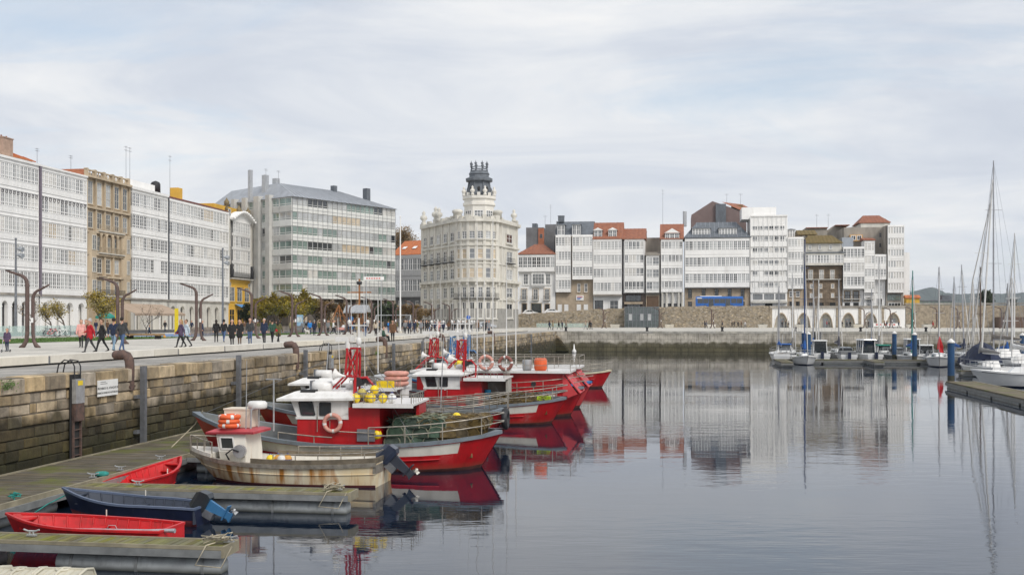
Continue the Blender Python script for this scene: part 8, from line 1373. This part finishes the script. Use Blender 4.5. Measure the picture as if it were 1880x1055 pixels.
# ---------------------------------------------------------------- cars and bus
M_tyre = M_black; M_hub = M_galv; M_lampg = mat('lamp_glass', (0.6, 0.6, 0.6), 0.1, 0.1, coat=0.5); M_tail = mat('tail_lamp', (0.4, 0.01, 0.01), 0.2)
def car(label, loc, rz, paint, L_=4.2, Wd=1.75, H=1.48, van=False):
    o = thing('parked_car', label, 'car', loc, rz)
    pr = [(-0.5, 0.32), (-0.495, 0.62), (-0.44, 0.92 if van else 0.9), (-0.40, 0.95), (-0.30, H - 0.03), (-0.05, H), (0.10, H - 0.06), (0.24, 0.98), (0.44, 0.82), (0.495, 0.62), (0.5, 0.32)] 
    ring = lambda y, ins: [(x * L_, y * (1 if z < 0.95 else 1 - ins * (z - 0.95) / 0.5), z) for x, z in pr]
    mb = MB(); a, b2 = [(p_[0], -Wd / 2 * (1 if p_[2] < 0.96 else 0.86), p_[2]) for p_ in ring(1, 0)], [(p_[0], Wd / 2 * (1 if p_[2] < 0.96 else 0.86), p_[2]) for p_ in ring(1, 0)]
    n_ = len(a); mb.add(a + b2, [tuple(range(n_)), tuple(range(n_, 2 * n_))[::-1]] + [(i, n_ + i, n_ + (i + 1) % n_, (i + 1) % n_) for i in range(n_)]); bd = mb.build('body', paint, o)
    for s_ in (-1, 1):
        y = s_ * (Wd / 2 * 0.905 + 0.012); gl = MB(); gl.add([(-0.39 * L_, y * 1.04, 0.99), (-0.03 * L_, y * 1.04, 0.99), (-0.03 * L_, y * 0.965, H - 0.09), (-0.30 * L_, y * 0.965, H - 0.11)], [(0, 1, 2, 3) if s_ < 0 else (3, 2, 1, 0)]); gl.build('side_window', G_dark, o); gl = MB(); gl.add([(-0.01 * L_, y * 1.04, 0.99), (0.2 * L_, y * 1.04, 0.99), (0.10 * L_, y * 0.965, H - 0.13), (-0.01 * L_, y * 0.965, H - 0.09)], [(0, 1, 2, 3) if s_ < 0 else (3, 2, 1, 0)]); gl.build('side_window', G_dark, o)
        for x in (-0.31, 0.31): w_ = put('wheel', None, o, (x * L_, s_ * (Wd / 2 - 0.06), 0.31)); w_.empty_display_size = 0.1; MB().torus((0, 0, 0), 0.24, 0.085, 'y', 18, 7).build('tyre', M_tyre, w_); MB().cyl((0, -0.07, 0), (0, 0.07, 0), 0.19, n=14).build('rim', M_hub, w_)
        MB().box(0.485 * L_ , 0.5 * L_ + 0.012, s_ * Wd * 0.42 - 0.15, s_ * Wd * 0.42 + 0.12, 0.6, 0.74).build('headlight', M_lampg, o); MB().box(-0.5 * L_ - 0.012, -0.49 * L_, s_ * Wd * 0.42 - 0.12, s_ * Wd * 0.42 + 0.12, 0.65, 0.85).build('tail_light', M_tail, o)
        MB().box(0.17 * L_, 0.2 * L_, s_ * (Wd / 2 + 0.02), s_ * (Wd / 2 + 0.16), 0.96, 1.1).build('mirror', paint, o)
    e = 0.006; MB().add([(0.235 * L_, -0.74, 1.0), (0.235 * L_, 0.74, 1.0), (0.105 * L_ + e, 0.68, H - 0.07), (0.105 * L_ + e, -0.68, H - 0.07)], [(0, 1, 2, 3)]).build('windscreen', G_dark, o).location.x = 0.03; MB().add([(-0.395 * L_, -0.7, 1.0), (-0.395 * L_, 0.7, 1.0), (-0.305 * L_, 0.66, H - 0.07), (-0.305 * L_, -0.66, H - 0.07)], [(3, 2, 1, 0)]).build('rear_window', G_dark, o).location.x = -0.03
    return o
M_cw = mat('car_white', (0.78, 0.78, 0.78), 0.25, 0.04, 1, coat=0.6); M_cs = mat('car_silver', (0.52, 0.54, 0.56), 0.25, 0.06, 1, metal=0.4, coat=0.5)
car('white hatchback parked outside the small white house', (P(974, 0, 284).x, 284, street_z(974)), RQ, M_cw, 4.2); car('white saloon parked before the tan stone base', (P(1015, 0, 283).x, 283, street_z(1015)), RQ, M_cw, 4.6, H=1.42)
car('silver car below the ornate building corner', (P(893, 0, 232).x, 232, GZ + 0.01), RQ + 0.2, M_cs, 4.3); car('white estate car before the ornate building', (P(801, 0, 228).x, 228, GZ + 0.01), RQ + R(180) + 0.25, M_cw, 4.4, H=1.6); car('white car before the orange-roofed house', (P(762, 0, 231).x, 231, GZ + 0.01), RQ + R(180), M_cw, 4.3); car('dark car parked under the glass block', (P(560, 0, 226).x, 226, GZ + 0.01), RQ + R(75), mat('car_dark', (0.03, 0.035, 0.045), 0.25, 0.1, coat=0.6), 4.3)
bz = street_z(1319); bs = thing('city_bus', 'long blue city bus driving in front of the tan ground floor', 'bus', (P(1277, 0, 283.5).x, 283.5, bz), RQ); LB = 12.1
MB().loft([[(0, -1.25, 0.35), (LB, -1.25, 0.35), (LB, 1.25, 0.35), (0, 1.25, 0.35)], [(0, -1.25, 2.9), (LB, -1.25, 2.9), (LB, 1.25, 2.9), (0, 1.25, 2.9)], [(0.2, -1.1, 3.1), (LB - 0.2, -1.1, 3.1), (LB - 0.2, 1.1, 3.1), (0.2, 1.1, 3.1)]]).build('body', mat('bus_blue', (0.015, 0.13, 0.48), 0.3, 0.1, coat=0.4), bs)
for k in range(8):
    if k in (2, 5): MB().box(0.5 + 1.42 * k, 0.5 + 1.42 * k + 1.25, -1.275, -1.252, 0.5, 2.5).build('door', G_dark, bs)
    else: MB().box(0.5 + 1.42 * k, 0.5 + 1.42 * k + 1.34, -1.27, -1.252, 1.35, 2.5).build('side_window', G_dark, bs)
for x in (2.4, 9.2): w_ = put('wheel', None, bs, (x, -1.16, 0.48)); MB().torus((0, 0, 0), 0.36, 0.12, 'y', 18, 7).build('tyre', M_black, w_); MB().cyl((0, -0.1, 0), (0, 0.1, 0), 0.28, n=14).build('rim', M_galv, w_)
MB().box(1.2, LB * 0.55, -1.0, 1.0, 3.102, 3.3).build('roof_unit', M_white, bs); MB().box(-0.02, -0.001, -1.1, 1.1, 1.1, 2.6).build('windscreen', G_dark, bs); MB().box(0.3, 1.6, -1.262, -1.2515, 2.58, 2.82).build('route_panel', M_white, bs)
# ---------------------------------------------------------------- promenade furniture
aw = thing('awning', 'row of wide beige café awnings before the cream arcade', 'awning', Q(S_OF(236, -74), -74, GZ), RL); Wa = S_OF(330, -74) - S_OF(236, -74)
for k in range(3): x0 = Wa * k / 3; x1 = Wa * (k + 1) / 3 - 0.15; MB().loft([[(x0, 3.5, 4.7), (x0, 3.5, 4.76), (x0, -1.2, 3.0), (x0, -1.2, 2.6), (x0, -1.15, 2.6), (x0, -1.15, 2.96)], [(x1, 3.5, 4.7), (x1, 3.5, 4.76), (x1, -1.2, 3.0), (x1, -1.2, 2.6), (x1, -1.15, 2.6), (x1, -1.15, 2.96)]]).build('canopy', mat('beige_canvas', (0.42, 0.32, 0.24), 0.9, 0.15, 1), aw); [MB().cyl((x, -1.0, 0), (x, -1.0, 2.95), 0.05).build('post', M_grey, aw) for x in (x0 + 0.1, x1 - 0.1)]
def parasol(px, Y, r_, h, m, label): o = thing('parasol', label, 'parasol', (P(px, 0, Y).x, Y, GZ)); MB().cyl((0, 0, 0), (0, 0, h), 0.04).build('pole', M_galv, o); MB().lathe([(r_, h - 0.75), (r_ * 1.005, h - 0.5), (r_ * 0.5, h - 0.1), (0.04, h + 0.12)], (0, 0, 0), 8, 0, False).build('canopy', m, o); MB().cyl((0, 0, 0), (0, 0, 0.12), 0.3).build('base', M_conc, o)
parasol(193, 130, 1.2, 2.7, mat('green_parasol', (0.02, 0.24, 0.19), 0.8), 'green parasol with pale edge behind the autumn tree')
pk = thing('advert_column', 'narrow yellow advertising banner stand near the awnings', 'banner', (P(215, 0, 118).x, 118, GZ), RQ); MB().box(-0.22, 0.22, -0.03, 0.03, 0.25, 3.1).build('banner', M_yel, pk); MB().cyl((0, 0.06, 0), (0, 0.06, 3.3), 0.04).build('pole', M_galv, pk); o = copy_tree(pk); o.location = (P(324, 0, 125).x, 125, GZ); o['label'] = 'second yellow banner stand right of the awnings'
gb = thing('glass_balustrade', 'low clear greenish glass balustrade before the white arcade', 'balustrade', Q(S_OF(-8, -47), -47, GZ), RL); Lg = S_OF(150, -47) - S_OF(-8, -47)
M_clear = mat('clear_glass', (0.55, 0.70, 0.66), 0.05, 0.05, 1); nodes(M_clear)[2].inputs['Alpha'].default_value = 0.38
kk = int(Lg / 2)
for k in range(kk): MB().box(Lg * k / kk + 0.03, Lg * (k + 1) / kk - 0.03, 0, 0.025, 0.1, 1.15).build('pane', M_clear, gb); MB().box(Lg * k / kk - 0.03, Lg * k / kk + 0.025, -0.03, 0.05, 0, 1.2).build('post', M_galv, gb)
g2 = thing('glass_balustrade', 'glass balustrade along the foot of the rubble wall near the corner', 'balustrade', Q(SRW - 12, T_OF(985, SRW - 12), GZ), RQ); Lg = T_OF(1080, SRW - 12) - T_OF(985, SRW - 12)
for k in range(10): MB().box(Lg * k / 10 + 0.03, Lg * (k + 1) / 10 - 0.03, 0, 0.025, 0.1, 1.1).build('pane', M_clear, g2); MB().box(Lg * k / 10 - 0.03, Lg * k / 10 + 0.025, -0.03, 0.05, 0, 1.15).build('post', M_galv, g2)
def bike(px, Y, m, label):
    o = thing('bicycle', label, 'bicycle', (P(px, 0, Y).x, Y, GZ + 0.01), RQ + 0.5); [MB().torus((x, 0, 0.34), 0.31, 0.025, 'y', 18, 5).build('wheel', M_black, o) for x in (-0.52, 0.52)]; fr = MB(); J = {'r': (-0.52, 0, 0.34), 'b': (-0.05, 0, 0.3), 's': (-0.2, 0, 0.78), 'h': (0.36, 0, 0.8), 'f': (0.52, 0, 0.34)}
    [fr.bar(J[a], J[c2], 0.04) for a, c2 in (('r', 'b'), ('r', 's'), ('b', 's'), ('s', 'h'), ('b', 'h'), ('h', 'f'))]; fr.build('frame', m, o); MB().box(-0.34, -0.08, -0.07, 0.07, 0.84, 0.9).build('saddle', M_black, o); MB().bar((0.33, -0.27, 1.0), (0.33, 0.27, 1.0), 0.035).build('handlebar', M_black, o); MB().bar((-0.2, 0, 0.78), (-0.22, 0, 0.86), 0.03).build('seat_post', M_galv, o); MB().bar((0.36, 0, 0.8), (0.33, 0, 1.0), 0.03).build('stem', M_galv, o)
bike(96, 112, M_red2, 'red hire bicycle in the rack beside the glass balustrade'); bike(105, 113, M_galv, 'silver bicycle in the rack between red and white ones'); bike(114, 112, M_white, 'white bicycle at the end of the rack'); bike(88, 115, M_navy, 'dark bicycle behind the red hire bicycle')
tb = thing('timber_seat', 'long low brown timber platform seat on the lawn', 'bench', (P(240, 0, 100).x, 100, GZ), RQ + 0.1); Lt = 3.1; [MB().box(-0.5 + 1.75 * k, -0.5 + 1.75 * (k + 1) - 0.03, -0.6 + 0.31 * j, -0.6 + 0.31 * j + 0.29, 0.32, 0.5).build('plank', M_teak, tb) for k in range(2) for j in range(4)]; [MB().box(x, x + 0.3, -0.45, 0.45, 0, 0.318).build('foot', M_dark, tb) for x in (-0.2, 2.4)]
# wooden fence round the playground: every picket a piece
pf = thing('playground_fence', 'low grey-brown picket fence round the blue playground floor', 'fence', Q(112, -31.8, GZ), RL); pkm = MB().box(-0.05, 0.05, -0.02, 0.02, 0.06, 1.0).mesh('picket', [mat('weathered_pickets', (0.24, 0.20, 0.17), 0.9, 0.25, 3, objr=0.25)])
for k in range(280): put('picket', pkm, pf, (0.26 * k, 0, 0))
for z in (0.3, 0.8): MB().box(-0.1, 73, 0.022, 0.06, z, z + 0.08).build('rail', MATS['weathered_pickets'], pf)
pt = thing('play_tower', 'timber play tower with grey roof, orange frame and round blue panels', 'play tower', (P(655, 0, 168).x, 168, GZ), RQ); M_ow = mat('orange_wood', (0.36, 0.15, 0.05), 0.8, 0.2, 2)
[MB().box(x - 0.08, x + 0.08, y - 0.08, y + 0.08, 0, 3.0).build('post', M_ow, pt) for x in (-1.3, 1.3) for y in (-1, 1)]; MB().box(-1.4, 1.4, -1.1, 1.1, 1.2, 1.32).build('platform', M_ow, pt); pitched(pt, -1.5, 1.7, -1.2, 1.2, 3.02, 1.1, M_galv); MB().box(-0.1, 0.1, 1.3, 1.5, 0, 8.2).build('ship_mast', M_ow, pt); MB().box(-1.9, 1.9, 1.3, 1.5, 6.0, 6.2).build('yard', M_ow, pt); MB().lathe([(0.4, 0), (0.45, 0.5)], (0, 1.4, 7.3), 10).build('crow_nest', M_black, pt)
for x, z in ((-0.6, 0.7), (-0.6, 2.0), (0.6, 0.7)): MB().cyl((x, -1.12, z), (x, -1.2, z), 0.42, n=18).build('round_panel', M_blue, pt); [MB().box(-1.2 + 0.3 * k, -1.0 + 0.3 * k, -1.1, -1.06, 1.33, 2.1).build('slat', M_ow, pt) for k in range(9)]
cn = thing('climbing_frame', 'orange climbing net frame in the playground', 'climbing frame', (P(622, 0, 172).x, 172, GZ), RQ); mb = MB(); [mb.bar((math.cos(a) * 2.2, math.sin(a) * 2.2, 0), (0, 0, 4.2), 0.09) for a in [k * 1.047 for k in range(6)]]; mb.build('frame_bar', M_ow, cn); mb = MB(); [mb.path([(math.cos(a) * q, math.sin(a) * q, 4.2 * (1 - q / 2.2)) for a in [k * 0.5236 for k in range(13)]], 0.03, 4) for q in (0.5, 0.9, 1.3, 1.7, 2.0)]; mb.build('net', mat('orange_rope', (0.40, 0.16, 0.05), 0.9), cn)
sw = thing('swing_frame', 'grey steel swing frame with red seats before the ornate building', 'swing', (P(722, 0, 160).x, 160, GZ), RQ); mb = MB(); [mb.cyl((x, s_ * 1.0, 0), (x, 0, 2.5), 0.06) for x in (-2.6, 2.6) for s_ in (-1, 1)]; mb.cyl((-2.6, 0, 2.5), (2.6, 0, 2.5), 0.06); mb.build('frame', M_galv, sw)
for x in (-1.2, 1.2): MB().box(x - 0.25, x + 0.25, -0.12, 0.12, 0.5, 0.55).build('seat', M_red, sw); mb = MB(); [mb.cyl((x + e, 0, 0.55), (x + e, 0, 2.5), 0.012, n=4) for e in (-0.22, 0.22)]; mb.build('chain', M_grey, sw)
sl = thing('info_panel', 'pale blue illustrated information panel on the promenade', 'sign', (P(550, 0, 150).x, 150, GZ), RQ); MB().box(-0.5, 0.5, 0, 0.06, 0.3, 2.5).build('panel', mat('pale_blue_panel', (0.30, 0.48, 0.62), 0.5, 0.35, 2), sl); MB().box(-0.56, 0.56, -0.02, 0.08, 0, 0.298).build('foot', M_grey, sl); MB().box(-0.35, 0.35, -0.004, -0.001, 1.5, 2.2).build('picture', mat('panel_picture', (0.62, 0.66, 0.62), 0.5, 0.4, 3), sl)
# planters on the far promenade, banner fence, road sign
pl_me = MB().loft([[(-1.1 * a, -1.1 * a, z), (1.1 * a, -1.1 * a, z), (1.1 * a, 1.1 * a, z), (-1.1 * a, 1.1 * a, z)] for a, z in ((0.85, 0), (1.0, 0.85), (0.88, 0.851), (0.86, 0.6))]).mesh('box', [M_conc]); pls = MB()
for k in range(260): a = rr.uniform(0, 6.28); q = rr.uniform(0, 0.8); p = Vector((q * math.cos(a), q * math.sin(a), 0.62 + rr.uniform(0, 0.35))); pls.add([p + Vector((rr.uniform(-0.1, 0.1), rr.uniform(-0.1, 0.1), rr.uniform(-0.08, 0.08))) for i in range(3)], [(0, 1, 2)])
pls_me = pls.mesh('planting', [L_drk])
for px in (1129, 1229, 1306, 1400, 1468, 1575, 1671, 1702): p = P(px, 0, 262); o = thing('planter', 'square concrete planter on the far promenade before the street wall', 'planter', (p.x, p.y, GZ), RQ, 'concrete planters on the far promenade'); put('box', pl_me, o); put('planting', pls_me, o)
bf = thing('barrier', 'long white and red printed barrier fence below the arches', 'barrier', Q(SRW - 9, T_OF(1603, SRW - 9), GZ), RQ); Lb = T_OF(1656, SRW - 9) - T_OF(1603, SRW - 9); MB().box(0, Lb, 0, 0.05, 0.25, 1.15).build('panel', M_white, bf); [MB().box(0.6 + 1.0 * k, 1.1 + 1.0 * k, -0.008, -0.002, 0.65, 0.95).build('print_mark', mat('sign_red', (0.6, 0.05, 0.04), 0.5), bf) for k in range(int(Lb) - 1)]; [MB().box(x, x + 0.1, -0.2, 0.25, 0, 0.248).build('foot', M_grey, bf) for x in np.linspace(0.1, Lb - 0.2, 5)]
rs = thing('road_sign', 'round blue road sign on a pole before the ornate building', 'sign', (P(860, 0, 226).x, 226, GZ)); MB().cyl((0, 0, 0), (0, 0, 2.7), 0.04).build('pole', M_galv, rs); MB().cyl((0, -0.03, 2.4), (0, -0.06, 2.4), 0.42, n=24).build('disc', mat('sign_disc_blue', (0.02, 0.12, 0.5), 0.4), rs); MB().bar((-0.18, -0.068, 2.25), (0.15, -0.068, 2.55), 0.09, 0.01).build('arrow', M_white, rs)
# seagull-white mooring buoy by the far wall
tag(MB().lathe([(0.05, 0), (0.3, 0.15), (0.34, 0.45), (0.12, 0.8), (0.05, 1.5)], (0, 0, -0.15), 12).build('marker_buoy', M_white, None, (P(1054, 0, 168).x, 168, 0)), 'white marker buoy floating near the basin corner', 'buoy')
for px in (1039, 1188, 1326, 1460, 1580, 1700): tag(MB().lathe([(0.25, 0), (0.2, 0.1), (0.17, 0.45), (0.28, 0.55), (0.28, 0.65), (0.1, 0.72)], (0, 0, 0), 12).build('mooring_bollard', M_black, None, Q(SC + 0.9, T_OF(px, SC + 0.9), GZ + 0.006)), 'short black mooring bollard on the far quay edge', 'bollard', 'bollards on the far quay edge')
for px, z, lb in ((8, 3.05, 'green weed tuft growing from the coping left of the ladder'), (690, 2.85, 'green weed tuft in the quay wall behind the red mast')):
    wd = MB()
    for k in range(160): p = Vector((rr.uniform(0, 0.14), rr.gauss(0, 0.22), rr.gauss(0, 0.07))); d1 = Vector((rr.uniform(0, 1), rr.uniform(-1, 1), rr.uniform(-0.6, 1))) * 0.07; wd.add([p, p + d1, p + d1 * 0.5 + Vector((0, 0.03, 0.03))], [(0, 1, 2)])
    tag(wd.build('weed', MATS['grass_blade'], None, Q(S_OF(px, 0.02), 0.02, z), RQ), lb, 'plant')
# ---------------------------------------------------------------- haze over the bay
hz = MB().box(-6000, 7500, -150, 7300, -6.0, 190).build('haze', None); hz['kind'] = 'stuff'
hm = bpy.data.materials.new('haze'); hm.use_nodes = True; hn_ = hm.node_tree.nodes; hn_.remove(hn_['Principled BSDF'])
pv_ = hn_.new('ShaderNodeVolumePrincipled'); pv_.inputs['Color'].default_value = (0.86, 0.92, 1.0, 1); pv_.inputs['Density'].default_value = 0.00008; pv_.inputs['Anisotropy'].default_value = 0.2
hm.node_tree.links.new(pv_.outputs[0], hn_['Material Output'].inputs['Volume']); hz.data.materials.clear(); hz.data.materials.append(hm)
